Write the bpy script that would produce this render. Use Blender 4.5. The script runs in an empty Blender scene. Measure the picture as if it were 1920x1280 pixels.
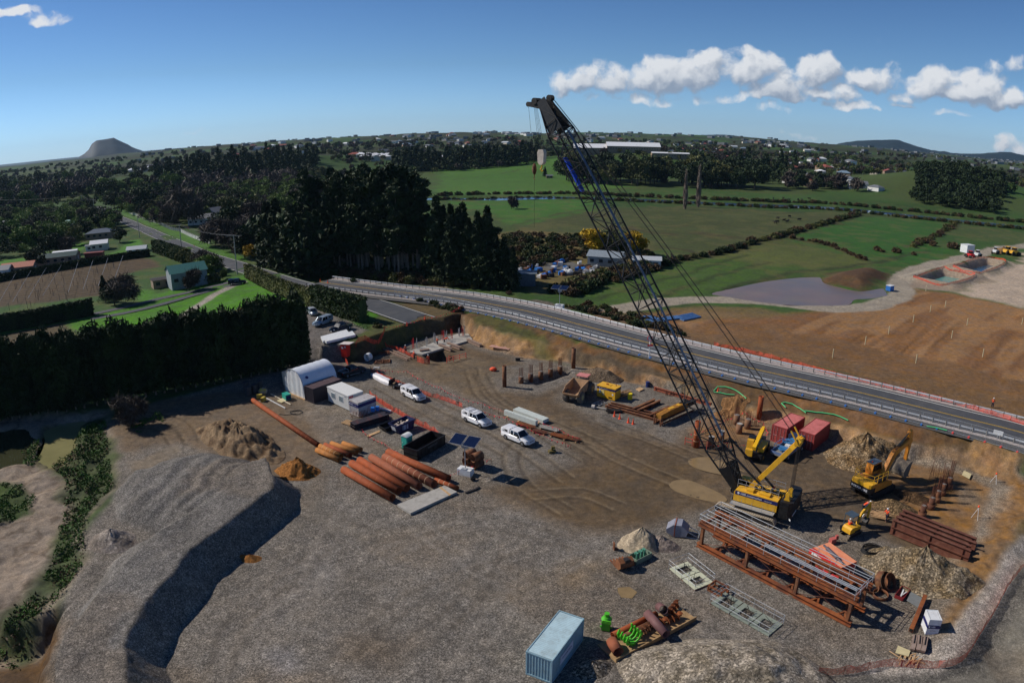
import bpy,bmesh,math,random
import numpy as np
from mathutils import Vector,Matrix,noise as mnoise
R=math.radians
random.seed(7)
rng=np.random.default_rng(7)
SC=bpy.context.scene
COL=SC.collection
# ---------------------------------------------------------------- camera
CAM_H=42.15;PITCH=0.3018;ROLL=-0.0043;FPX=1280.0;CK=-0.0803
cd=bpy.data.cameras.new("camera")
cam=bpy.data.objects.new("camera",cd);COL.objects.link(cam)
cd.type='PANO'
cd.panorama_type='FISHEYE_LENS_POLYNOMIAL'
cd.sensor_fit='HORIZONTAL';cd.sensor_width=36.0;cd.sensor_height=24.0
FMM=FPX*36.0/1920.0
cd.fisheye_polynomial_k0=0.0
cd.fisheye_polynomial_k1=-1.0/FMM
cd.fisheye_polynomial_k2=0.0
cd.fisheye_polynomial_k3=-CK/FMM**3
cd.fisheye_polynomial_k4=0.0
cd.fisheye_fov=R(175)
cd.clip_start=0.5;cd.clip_end=60000
cam.matrix_world=Matrix.Translation((0,0,CAM_H))@Matrix.Rotation(math.pi/2-PITCH,4,'X')@Matrix.Rotation(ROLL,4,'Z')
SC.camera=cam
# ---------------------------------------------------------------- light
SUN_AZ=R(286);SUN_EL=R(39)
sd=bpy.data.lights.new("sun",'SUN');sun=bpy.data.objects.new("sun",sd);COL.objects.link(sun)
sd.energy=5.0;sd.angle=R(0.5);sd.color=(1.0,0.93,0.84)
sv=Vector((math.sin(SUN_AZ)*math.cos(SUN_EL),math.cos(SUN_AZ)*math.cos(SUN_EL),math.sin(SUN_EL)))
sun.rotation_euler=sv.to_track_quat('Z','Y').to_euler()
sun.location=(-60,20,80)
SC.view_settings.view_transform='Standard';SC.view_settings.look='None'
SC.view_settings.exposure=-0.3;SC.view_settings.gamma=1.0
SC.render.film_transparent=False
try:
 SC.cycles.use_denoising=True
 SC.cycles.max_bounces=5;SC.cycles.diffuse_bounces=2;SC.cycles.glossy_bounces=2
 SC.cycles.transparent_max_bounces=6;SC.cycles.transmission_bounces=2
 SC.cycles.volume_bounces=0;SC.cycles.volume_step_rate=10
 SC.cycles.use_adaptive_sampling=True;SC.cycles.adaptive_threshold=0.02
 SC.cycles.sample_clamp_indirect=4
except Exception:
 pass
# node helper
class NT:
 def __init__(s,tree):s.t=tree;s.n=tree.nodes;s.l=tree.links
 def add(s,typ,**kw):
  n=s.n.new(typ)
  for k,v in kw.items():
   if k.startswith('i_'):
    key=k[2:]
    key=int(key)if key.isdigit()else key.replace('_',' ')
    if isinstance(v,bpy.types.NodeSocket):s.l.new(v,n.inputs[key])
    else:n.inputs[key].default_value=v
   else:setattr(n,k,v)
  return n
 def m(s,op,a,b=None,c=None,clamp=False):
  n=s.n.new('ShaderNodeMath');n.operation=op;n.use_clamp=clamp
  for i,v in enumerate((a,b,c)):
   if v is None:continue
   if isinstance(v,bpy.types.NodeSocket):s.l.new(v,n.inputs[i])
   else:n.inputs[i].default_value=v
  return n.outputs[0]
 def vm(s,op,a,b=None,scale=None):
  n=s.n.new('ShaderNodeVectorMath');n.operation=op
  for i,v in enumerate((a,b)):
   if v is None:continue
   if isinstance(v,bpy.types.NodeSocket):s.l.new(v,n.inputs[i])
   else:n.inputs[i].default_value=v
  if scale is not None:
   if isinstance(scale,bpy.types.NodeSocket):s.l.new(scale,n.inputs['Scale'])
   else:n.inputs['Scale'].default_value=scale
  return n.outputs['Value']if op in('DOT_PRODUCT','LENGTH','DISTANCE')else n.outputs[0]
 def mix(s,f,a,b,mode='MIX'):
  n=s.n.new('ShaderNodeMix');n.data_type='RGBA';n.blend_type=mode;n.clamp_factor=True
  for i,v in((0,f),(6,a),(7,b)):
   if isinstance(v,bpy.types.NodeSocket):s.l.new(v,n.inputs[i])
   else:n.inputs[i].default_value=v if i==0 or len(v)==4 else(*v,1)
  return n.outputs[2]
 def noise(s,vec,scale,detail=3,rough=0.55,out=0,**kw):
  n=s.add('ShaderNodeTexNoise',i_Scale=scale,i_Detail=detail,i_Roughness=rough,**kw)
  if vec is not None:s.l.new(vec,n.inputs['Vector'])
  return n.outputs[out]
 def ramp(s,f,a,b,lo=0.0,hi=1.0,smooth=False):
  n=s.n.new('ShaderNodeMapRange');n.clamp=True
  if smooth:n.interpolation_type='SMOOTHSTEP'
  s.l.new(f,n.inputs[0])
  for i,v in((1,a),(2,b),(3,lo),(4,hi)):
   if isinstance(v,bpy.types.NodeSocket):s.l.new(v,n.inputs[i])
   else:n.inputs[i].default_value=v
  return n.outputs[0]
def px_dir(px,py):
 """direction in the world that the photograph shows at a pixel of its 1920x1280 frame"""
 x=(px-960)/FPX;u=(640-py)/FPX
 r=math.hypot(x,u);th=r+CK*r**3
 s=math.sin(th)/max(r,1e-9);x*=s;u*=s;d=math.cos(th)
 cr,sr=math.cos(ROLL),math.sin(ROLL)
 x,u=x*cr-u*sr,x*sr+u*cr
 cp,sp=math.cos(PITCH),math.sin(PITCH)
 return Vector((x,d*cp+u*sp,-d*sp+u*cp))
def G(px,py,z=0.0):
 v=px_dir(px,py);t=(z-CAM_H)/v.z
 return(v.x*t,v.y*t)
def GL(pts,z=0.0):return[G(a,b,z)for a,b in pts]
# ---------------------------------------------------------------- sky
wd=bpy.data.worlds.new("World");SC.world=wd;wd.use_nodes=True
t=NT(wd.node_tree);t.n.clear()
sky=t.add('ShaderNodeTexSky',sky_type='NISHITA',sun_disc=False,sun_elevation=SUN_EL,sun_rotation=SUN_AZ,altitude=50.0,air_density=1.0,dust_density=0.1,ozone_density=3.0)
tc=t.add('ShaderNodeTexCoord');D=tc.outputs['Generated']
# clouds at their real bearing and elevation (tangent coordinates of the bearing / height)
sep=t.add('ShaderNodeSeparateXYZ');t.l.new(D,sep.inputs[0])
az=t.m('ARCTAN2',sep.outputs[0],sep.outputs[1])
el=t.m('ARCSINE',sep.outputs[2])
comb=t.add('ShaderNodeCombineXYZ');t.l.new(az,comb.inputs[0]);t.l.new(el,comb.inputs[1])
A=comb.outputs[0]
def cloud_density(vec,blobs):
 warp=t.noise(vec,12.0,4,0.6,out=1)
 q=t.vm('ADD',vec,t.vm('SCALE',t.vm('SUBTRACT',warp,(0.5,0.5,0.5)),scale=0.05))
 sq=t.add('ShaderNodeSeparateXYZ');t.l.new(q,sq.inputs[0])
 X,Y=sq.outputs[0],sq.outputs[1]
 tot=None
 for(px,py,rx,ry,s)in blobs:
  rx*=1.25;ry*=1.22
  v=px_dir(px,py);a0=math.atan2(v.x,v.y);e0=math.asin(v.z)
  dx=t.m('MULTIPLY',t.m('SUBTRACT',X,a0),FPX/rx)
  dy=t.m('MULTIPLY',t.m('SUBTRACT',Y,e0),FPX/ry)
  dy=t.m('ADD',t.m('MAXIMUM',dy,0.0),t.m('MULTIPLY',t.m('MINIMUM',dy,0.0),1.7))
  d=t.m('ADD',t.m('MULTIPLY',dx,dx),t.m('MULTIPLY',dy,dy))
  g=t.m('MULTIPLY',t.m('MAXIMUM',t.m('SUBTRACT',1.0,d),0.0),s)
  tot=g if tot is None else t.m('SMOOTH_MAX',tot,g,0.25)
 n1=t.noise(q,30.0,8,0.58)
 vor=t.add('ShaderNodeTexVoronoi',i_Scale=44.0,feature='SMOOTH_F1');t.l.new(q,vor.inputs['Vector']);vor.inputs['Smoothness'].default_value=.4
 puff=t.m('SUBTRACT',0.42,vor.outputs['Distance'])
 dn=t.m('ADD',t.m('MULTIPLY',t.m('SUBTRACT',n1,0.5),2.1),t.m('MULTIPLY',puff,0.7))
 return t.m('ADD',t.m('MULTIPLY',tot,1.5),t.m('MULTIPLY',dn,t.ramp(tot,0.06,0.4))),tot
CL_LO=(5.2,6.4,8.4,1);CL_HI=(14.6,15.0,15.6,1)
SKY_LO=(1.05,1.62,2.75,1);SKY_MID=(1.05,1.46,2.02,1);SKY_HI=(0.38,0.64,1.0,1)
CLOUDS=[(1075,160,55,34,.8),(1150,155,60,42,.9),(1240,148,62,48,.95),(1310,146,62,50,1.0),(1210,186,130,18,.6),
          (1408,140,56,52,1.05),(1460,165,60,40,.95),(1532,140,50,46,1.0),(1560,176,70,24,.8),(1450,186,100,16,.7),
          (1605,200,55,16,.85),(1640,150,62,30,.85),(1690,178,50,22,.6),(1750,160,48,38,.95),(1825,168,62,44,1.05),
          (1880,192,55,28,.9),(1792,214,46,10,.55),(1895,125,60,22,.55),(1885,272,34,22,.75),(1915,288,40,22,.8),(1455,207,34,14,.6),
          (20,18,48,14,.75),(85,38,46,18,.75),(780,203,34,5,.35),(385,250,75,12,.33),(1500,258,90,9,.3),(1680,128,34,14,.5),(1700,195,30,9,.5)]
den,tot=cloud_density(A,CLOUDS)
den2,tot2=cloud_density(t.vm('ADD',A,(-0.006,0.011,0.0)),[c for c in CLOUDS if c[3]>=22])
alpha=t.m('MULTIPLY',t.ramp(den,0.40,1.10,smooth=True),0.95)
lit=t.ramp(t.m('SUBTRACT',den,den2),-0.26,0.30)
base_=t.ramp(t.m('SUBTRACT',tot,tot2),-0.16,0.20)
lit=t.m('ADD',t.m('MULTIPLY',lit,0.5),t.m('MULTIPLY',base_,0.5))
litc=t.mix(lit,CL_LO,CL_HI)  # sunlit sides and grey undersides of the clouds are painted in as colour
elr=t.ramp(sep.outputs[2],0.0,0.42)
tint=t.mix(t.ramp(sep.outputs[2],0.0,0.10),SKY_LO,t.mix(elr,SKY_MID,SKY_HI))
skyb=t.vm('MULTIPLY',sky.outputs[0],tint)
final=t.mix(alpha,skyb,litc)
bg=t.add('ShaderNodeBackground',i_Strength=0.065);t.l.new(final,bg.inputs[0])
out=t.add('ShaderNodeOutputWorld');t.l.new(bg.outputs[0],out.inputs[0])
# ---------------------------------------------------------------- helpers
class MB:
 """collects shapes for ONE mesh"""
 def __init__(s):s.v=[];s.f=[];s.sm=[];s.T=Matrix.Identity(4)
 def add(s,vs,fs,smooth=False):
  o=len(s.v);T=s.T
  s.v+=[tuple(T@Vector(v))for v in vs];s.f+=[tuple(i+o for i in f)for f in fs];s.sm+=[smooth]*len(fs)
  return s
 def box(s,c,d,rz=0,rx=0,ry=0,tap=1.0):
  M=Matrix.Translation(c)@Matrix.Rotation(rz,4,'Z')@Matrix.Rotation(ry,4,'Y')@Matrix.Rotation(rx,4,'X')
  x,y,z=d[0]/2,d[1]/2,d[2]/2
  vs=[M@Vector(q)for q in((-x,-y,-z),(x,-y,-z),(x,y,-z),(-x,y,-z),(-x*tap,-y*tap,z),(x*tap,-y*tap,z),(x*tap,y*tap,z),(-x*tap,y*tap,z))]
  return s.add(vs,[(0,3,2,1),(4,5,6,7),(0,1,5,4),(1,2,6,5),(2,3,7,6),(3,0,4,7)])
 def bb(s,a,b):
  return s.box(((a[0]+b[0])/2,(a[1]+b[1])/2,(a[2]+b[2])/2),(abs(b[0]-a[0]),abs(b[1]-a[1]),abs(b[2]-a[2])))
 def bar(s,a,b,w,h=None,up=(0,0,1)):
  a,b=Vector(a),Vector(b);d=(b-a);L=d.length
  if L<1e-6:return s
  d/=L;up=Vector(up)
  if abs(d.dot(up))>.99:up=Vector((0,1,0))
  x=d.cross(up).normalized();z=x.cross(d);h=h or w
  vs=[]
  for q in(a,b):
   for i,j in((-1,-1),(1,-1),(1,1),(-1,1)):vs.append(q+x*i*w/2+z*j*h/2)
  return s.add(vs,[(0,3,2,1),(4,5,6,7),(0,1,5,4),(1,2,6,5),(2,3,7,6),(3,0,4,7)])
 def cyl(s,a,b,r,r2=None,n=10,caps=True,smooth=True,open_end=False):
  a,b=Vector(a),Vector(b);d=(b-a).normalized();r2=r if r2 is None else r2
  up=Vector((0,0,1))if abs(d.z)<.95 else Vector((1,0,0))
  x=d.cross(up).normalized();y=d.cross(x)
  vs=[]
  for q,rr in((a,r),(b,r2)):
   for i in range(n):
    t_=2*math.pi*i/n;vs.append(q+x*math.cos(t_)*rr+y*math.sin(t_)*rr)
  fs=[(i,(i+1)%n,n+(i+1)%n,n+i)for i in range(n)]
  s.add(vs,fs,smooth)
  if caps:s.add(vs,[tuple(range(n-1,-1,-1)),tuple(range(n,2*n))])
  return s
 def pipe(s,a,b,r,th=.03,n=20):
  """open tube with wall thickness"""
  a,b=Vector(a),Vector(b);d=(b-a).normalized()
  up=Vector((0,0,1))if abs(d.z)<.95 else Vector((1,0,0))
  x=d.cross(up).normalized();y=d.cross(x);vs=[]
  for q,rr in((a,r),(b,r),(b,r-th),(a,r-th)):
   for i in range(n):
    t_=2*math.pi*i/n;vs.append(q+x*math.cos(t_)*rr+y*math.sin(t_)*rr)
  fs=[]
  for k in range(4):
   k2=(k+1)%4
   fs+=[(k*n+i,k*n+(i+1)%n,k2*n+(i+1)%n,k2*n+i)for i in range(n)]
  return s.add(vs,fs,True)
 def tube(s,pts,r,n=5,smooth=True):
  pts=[Vector(q)for q in pts];N=len(pts);vs=[]
  for k,q in enumerate(pts):
   d=(pts[min(k+1,N-1)]-pts[max(k-1,0)]).normalized()
   up=Vector((0,0,1))if abs(d.z)<.95 else Vector((1,0,0))
   x=d.cross(up).normalized();y=d.cross(x);rr=r[k]if isinstance(r,(list,tuple))else r
   for i in range(n):
    t_=2*math.pi*i/n;vs.append(q+x*math.cos(t_)*rr+y*math.sin(t_)*rr)
  fs=[(k*n+i,k*n+(i+1)%n,(k+1)*n+(i+1)%n,(k+1)*n+i)for k in range(N-1)for i in range(n)]
  s.add(vs,fs,smooth)
  return s.add(vs,[tuple(range(n-1,-1,-1)),tuple(range((N-1)*n,N*n))])
 def prism(s,outline,y0,y1,axis='y',inset=0.0):
  """outline in (x,z) extruded along y (axis y), (x,y) along z (axis z), (y,z) along x (axis x); first cap inset for chamfer"""
  n=len(outline)
  def mk(p,w):
   return(p[0],w,p[1])if axis=='y' else(p[0],p[1],w)if axis=='z' else(w,p[0],p[1])
  vs=[mk(p,y0)for p in outline]+[mk(p,y1)for p in outline]
  fs=[(i,(i+1)%n,n+(i+1)%n,n+i)for i in range(n)]+[tuple(range(n-1,-1,-1)),tuple(range(n,2*n))]
  return s.add(vs,fs)
 def sphere(s,c,r,n=8,m=5,half=False):
  rr=r if isinstance(r,(list,tuple))else(r,r,r)
  vs=[];fs=[]
  for j in range(m+1):
   ph=(math.pi/2 if half else math.pi)*j/m
   for i in range(n):
    t_=2*math.pi*i/n
    vs.append((c[0]+rr[0]*math.sin(ph)*math.cos(t_),c[1]+rr[1]*math.sin(ph)*math.sin(t_),c[2]+rr[2]*math.cos(ph)))
  for j in range(m):
   for i in range(n):fs.append((j*n+i,(j+1)*n+i,(j+1)*n+(i+1)%n,j*n+(i+1)%n))
  return s.add(vs,fs,True)
 def mesh(s,name,mat=None):
  me=bpy.data.meshes.new(name);me.from_pydata(s.v,[],s.f)
  me.polygons.foreach_set('use_smooth',s.sm)
  if mat is not None:me.materials.append(mat)
  me.update();return me
 def build(s,name,mat,parent=None,**tags):
  o=bpy.data.objects.new(name,s.mesh(name,mat));COL.objects.link(o)
  if parent is not None:o.parent=parent
  for k,v in tags.items():o[k]=v
  return o
def tag(o,label,cat,group=None,kind=None):
 o['label']=label;o['category']=cat
 if group:o['group']=group
 if kind:o['kind']=kind
 return o
def thing(name,label,cat,loc=(0,0,0),rz=0.0,group=None,scale=1.0):
 o=bpy.data.objects.new(name,None);COL.objects.link(o);o.empty_display_size=.5
 o.location=loc;o.rotation_euler=(0,0,rz);o.scale=(scale,)*3
 return tag(o,label,cat,group)
KIDS={}
def copy_tree(o,parent=None):
 c=o.copy();COL.objects.link(c)
 if parent is not None:c.parent=parent
 for ch in o.children:copy_tree(ch,c)
 return c
def place(o,loc,rz=0.0,scale=None):
 o.location=loc;o.rotation_euler=(0,0,rz)
 if scale is not None:o.scale=scale if isinstance(scale,(tuple,list))else(scale,)*3
 return o
# ---------------------------------------------------------------- materials
_M={}
def mat(name,col,rough=.6,metal=0.0,var=.15,vs=2.0,dirt=None,dirt_amt=.35,dirt_scale=1.2,bump=0.0,bs=20.0,spec=.4,col2=None,rnd=0.0,coat=0):
 if name in _M:return _M[name]
 m_=bpy.data.materials.new(name);m_.use_nodes=True;t=NT(m_.node_tree)
 b=t.n['Principled BSDF'];b.inputs['Roughness'].default_value=rough;b.inputs['Metallic'].default_value=metal
 b.inputs['Specular IOR Level'].default_value=spec
 if coat:b.inputs['Coat Weight'].default_value=coat
 tc=t.add('ShaderNodeTexCoord');oi=t.add('ShaderNodeObjectInfo')
 v=t.vm('ADD',tc.outputs['Object'],t.vm('SCALE',oi.outputs['Location'],scale=0.37))
 n=t.noise(v,vs,4,.6)
 c=t.mix(t.ramp(n,.3,.7),tuple(x*(1-var)for x in col),tuple(min(1,x*(1+var))for x in col))
 if col2 is not None:c=t.mix(t.ramp(t.noise(v,vs*.6,5,.65),.42,.62),c,col2)
 if dirt is not None:
  nd=t.noise(v,dirt_scale,6,.7)
  c=t.mix(t.m('MULTIPLY',t.ramp(nd,.48,.72),dirt_amt),c,dirt)
 if rnd:c=t.mix(t.m('MULTIPLY',oi.outputs['Random'],rnd),c,tuple(x*.45 for x in col))
 t.l.new(c,b.inputs['Base Color'])
 if bump:
  bp=t.add('ShaderNodeBump',i_Strength=bump,i_Distance=.05);t.l.new(t.noise(v,bs,4,.6),bp.inputs['Height']);t.l.new(bp.outputs[0],b.inputs['Normal'])
 _M[name]=m_;return m_
def leaf_mat(name,c1,c2,rough=.7,trans=.0,rnd=.5,ns=.35):
 if name in _M:return _M[name]
 m_=bpy.data.materials.new(name);m_.use_nodes=True;t=NT(m_.node_tree)
 b=t.n['Principled BSDF'];b.inputs['Roughness'].default_value=rough;b.inputs['Specular IOR Level'].default_value=.25
 geo=t.add('ShaderNodeNewGeometry');oi=t.add('ShaderNodeObjectInfo')
 n=t.noise(geo.outputs['Position'],ns,4,.6)
 k=t.m('ADD',t.m('MULTIPLY',t.m('SUBTRACT',oi.outputs['Random'],.5),rnd),t.ramp(n,.3,.7),clamp=True)
 n2=t.noise(geo.outputs['Position'],2.5,2,.6)
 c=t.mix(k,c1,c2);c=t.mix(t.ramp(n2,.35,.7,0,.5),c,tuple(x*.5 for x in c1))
 t.l.new(c,b.inputs['Base Color'])
 if trans:
  tr=t.add('ShaderNodeBsdfTranslucent');t.l.new(c,tr.inputs[0])
  mx=t.add('ShaderNodeMixShader');mx.inputs[0].default_value=trans
  t.l.new(b.outputs[0],mx.inputs[1]);t.l.new(tr.outputs[0],mx.inputs[2]);t.l.new(mx.outputs[0],t.n['Material Output'].inputs[0])
 _M[name]=m_;return m_
# ---------------------------------------------------------------- numeric noise
def _hash(ix,iy,seed):
 h=(ix.astype(np.int64)*374761393+iy.astype(np.int64)*668265263+seed*1442695041)&0x7fffffff
 h=((h^(h>>13))*1274126177)&0x7fffffff
 return((h^(h>>16))&0xffff)/65535.0
def vnoise(x,y,seed=0):
 ix=np.floor(x);iy=np.floor(y);fx=x-ix;fy=y-iy
 fx=fx*fx*(3-2*fx);fy=fy*fy*(3-2*fy)
 a=_hash(ix,iy,seed);b=_hash(ix+1,iy,seed);c=_hash(ix,iy+1,seed);d=_hash(ix+1,iy+1,seed)
 return(a*(1-fx)+b*fx)*(1-fy)+(c*(1-fx)+d*fx)*fy
def fbm(x,y,s=1.0,o=4,seed=0,g=.5):
 x=x/s;y=y/s;t_=0;a=1;n=0
 for k in range(o):
  t_=t_+a*(vnoise(x,y,seed+k*17)-.5);n+=a;a*=g;x=x*2.03+11.3;y=y*2.03+5.7
 return t_/n*2
def sstep(a,b,x):
 t_=np.clip((x-a)/(b-a),0,1);return t_*t_*(3-2*t_)
def pdist(X,Y,pl,closed=False):
 pl=np.asarray(pl,float);best=np.full(X.shape,1e18)
 n=len(pl)if closed else len(pl)-1
 for i in range(n):
  a=pl[i];b=pl[(i+1)%len(pl)];d=b-a;L=max(d@d,1e-9)
  t_=np.clip(((X-a[0])*d[0]+(Y-a[1])*d[1])/L,0,1)
  best=np.minimum(best,(X-a[0]-t_*d[0])**2+(Y-a[1]-t_*d[1])**2)
 return np.sqrt(best)
def inside(X,Y,pl):
 pl=np.asarray(pl,float);r=np.zeros(X.shape,bool);n=len(pl)
 for i in range(n):
  a=pl[i];b=pl[(i+1)%n]
  if a[1]==b[1]:continue
  c=((a[1]>Y)!=(b[1]>Y))&(X<(b[0]-a[0])*(Y-a[1])/(b[1]-a[1])+a[0])
  r^=c
 return r
def sdist(X,Y,pl):
 """positive inside"""
 pl=np.asarray(pl,float)
 out=np.full(X.shape,-1e3);m=12.0
 k=(X>pl[:,0].min()-m)&(X<pl[:,0].max()+m)&(Y>pl[:,1].min()-m)&(Y<pl[:,1].max()+m)
 if k.any():
  d=pdist(X[k],Y[k],pl,True);out[k]=np.where(inside(X[k],Y[k],pl),d,-d)
 return out
def smooth_line(pts,step=2.0,closed=False):
 """Catmull-Rom resample, any dimension"""
 P_=[np.array(q,float)for q in pts];n=len(P_);outp=[]
 for i in range(n if closed else n-1):
  p1,p2=P_[i],P_[(i+1)%n]
  p0=P_[i-1]if(i>0 or closed)else 2*p1-p2
  p3=P_[(i+2)%n]if(i+2<n or closed)else 2*p2-p1
  k=max(1,int(np.linalg.norm(p2-p1)/step))
  for j in range(k):
   u=j/k
   outp.append(.5*((2*p1)+(-p0+p2)*u+(2*p0-5*p1+4*p2-p3)*u*u+(-p0+3*p1-3*p2+p3)*u**3))
 if not closed:outp.append(P_[-1])
 return np.array(outp)
# ---------------------------------------------------------------- the lie of the land
FENCE=GL([(740,553),(887,585),(1031,620),(1208,668),(1402,716),(1590,762),(1787,812),(1920,852)],3.5)+[(80,58),(92,42),(112,14),(140,-30)]
FARR=GL([(600,527),(695,533),(830,545),(960,560),(1080,585),(1200,614),(1320,646),(1440,672),(1560,698),(1700,735),(1860,778)],3.5)+[(86,74),(98,58),(110,42),(130,14),(158,-30)]
CREST=GL([(863,590),(913,613),(997,633),(1067,653),(1100,668),(1167,686),(1250,712),(1317,733),(1417,762),(1490,775),(1570,795),(1652,821),(1720,835),(1824,844),(1915,873)],1.9)
CREST=[G(863,590,3.2),G(913,613,2.9),G(997,633,2.3)]+CREST[3:]
TOE=GL([(864,618),(900,648),(967,668),(1067,677),(1108,690),(1155,710),(1225,727),(1292,742),(1350,767),(1417,790),(1500,806),(1560,822),(1600,850),(1686,862),(1778,872),(1824,888),(1881,908)],0)
RCREST=[CREST[-1]]+GL([(1935,905),(1925,960),(1900,1010),(1870,1060),(1820,1140),(1790,1190)],1.2)
RTOE=[TOE[-1]]+GL([(1887,930),(1870,958),(1847,1009),(1801,1058),(1785,1100),(1760,1160)],0)
WTOP=GL([(600,640),(655,648),(680,646),(713,630),(747,617),(797,601),(838,598),(862,590)],3.1)
FARLOW=[(FARR[i][0]+9,FARR[i][1]+9)for i in range(len(FARR))]
PA=TOE+CREST[::-1]
PB=CREST+[FENCE[7],FENCE[8],FENCE[9]][::1]+FENCE[:7][::-1]+[WTOP[-1]]
PB=CREST+[(FENCE[8])]+FENCE[1:8][::-1]+[WTOP[-1]]
DECK=FENCE+FARR[::-1]
PD=FARR+FARLOW[::-1]
RB=RTOE+RCREST[::-1]
RBOUT=RCREST+[(46,34),(60,5),(120,0),(110,12),(90,40),(82,54)]
NW=[(-230,300)]+[(-140,150),(-90,133),(-62,127),(-50,119),(-44,118),(-37,122)]+WTOP[1:]+[FENCE[1],FENCE[0],FARR[0],(-90,225),(-150,300)]
CR_PX=[(512,890),(508,914),(471,943),(429,977),(378,1012),(350,1036),(323,1074),(292,1101),(271,1132),(254,1160),(237,1184),(229,1211),(237,1245),(237,1285)]
STOCK=GL(CR_PX,2.8)+[(-29.5,33),(-26,26),(-36,24)]+GL([(88,1290),(100,1263),(110,1218),(127,1170),(144,1132),(172,1101),(206,1043),(250,1012),(296,992),(262,980),(218,962),(208,918),(235,885),(330,852),(400,842),(470,855),(505,878)],.9)
SCREST=GL(CR_PX,2.8)+[(-29.5,33),(-26,26)]
BANK=GL([(-200,1100),(60,1160),(130,1140),(118,1200),(95,1290),(60,1500),(-300,1500)],-1)
TRENCH=GL([(983,714),(1003,722),(1040,712),(1072,700),(1066,692),(1050,692),(1020,702)])
PIT=GL([(792,662),(820,654),(855,663),(868,668),(845,676),(822,678),(800,672)])
POND1=GL([(-90,815),(0,806),(48,802),(66,822),(60,850),(40,868),(0,880),(-90,900)],-1.2)
POND2=GL([(84,806),(112,790),(156,786),(150,820),(140,850),(118,872),(88,878),(72,862),(74,830)],-1.2)
LOW=GL([(-300,760),(60,780),(205,775),(212,850),(215,925),(160,985),(165,1060),(120,1130),(60,1200),(-300,1250)],-1)
FLOOD=GL([(1338,550),(1385,538),(1440,527),(1500,520),(1535,519),(1545,530),(1570,537),(1610,545),(1655,540),(1662,552),(1630,558),(1600,560),(1590,569),(1560,571),(1480,570),(1400,561)],0)
FILL=GL([(1535,527),(1548,516),(1600,505),(1665,512),(1668,520),(1640,540),(1620,543),(1570,533)],0)
BASIN1=GL([(1715,520),(1765,506),(1826,516),(1778,532)],.5)
BASIN2=GL([(1790,500),(1848,486),(1882,492),(1838,511)],.5)
RIVER=smooth_line(GL([(600,372),(700,373),(820,371),(900,373),(1000,369),(1100,370),(1200,373),(1260,376),(1340,380),(1440,384),(1560,388),(1700,402),(1820,414),(1920,424),(2100,445)],0),12)
XP=[-75,-50,-40,-33,-25,-12,-4,4,12,20,26,32,37,41,50,75]     # bearing in degrees
ZP=[14,16,18,22,30,37,38,38,39,38,32,26,24,24,24,24]          # height of the far land
def lerp2(X,Y,la,lb,za,zb):
 zc=np.interp(X,[-10,0,8],[3.2,2.5,1.9])
 za=zc if za=='c' else za;zb=zc if zb=='c' else zb
 da=pdist(X,Y,la);db=pdist(X,Y,lb)
 return za+(zb-za)*sstep(0,1,da/(da+db+1e-6))*1.0
HILLS=[]
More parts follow.
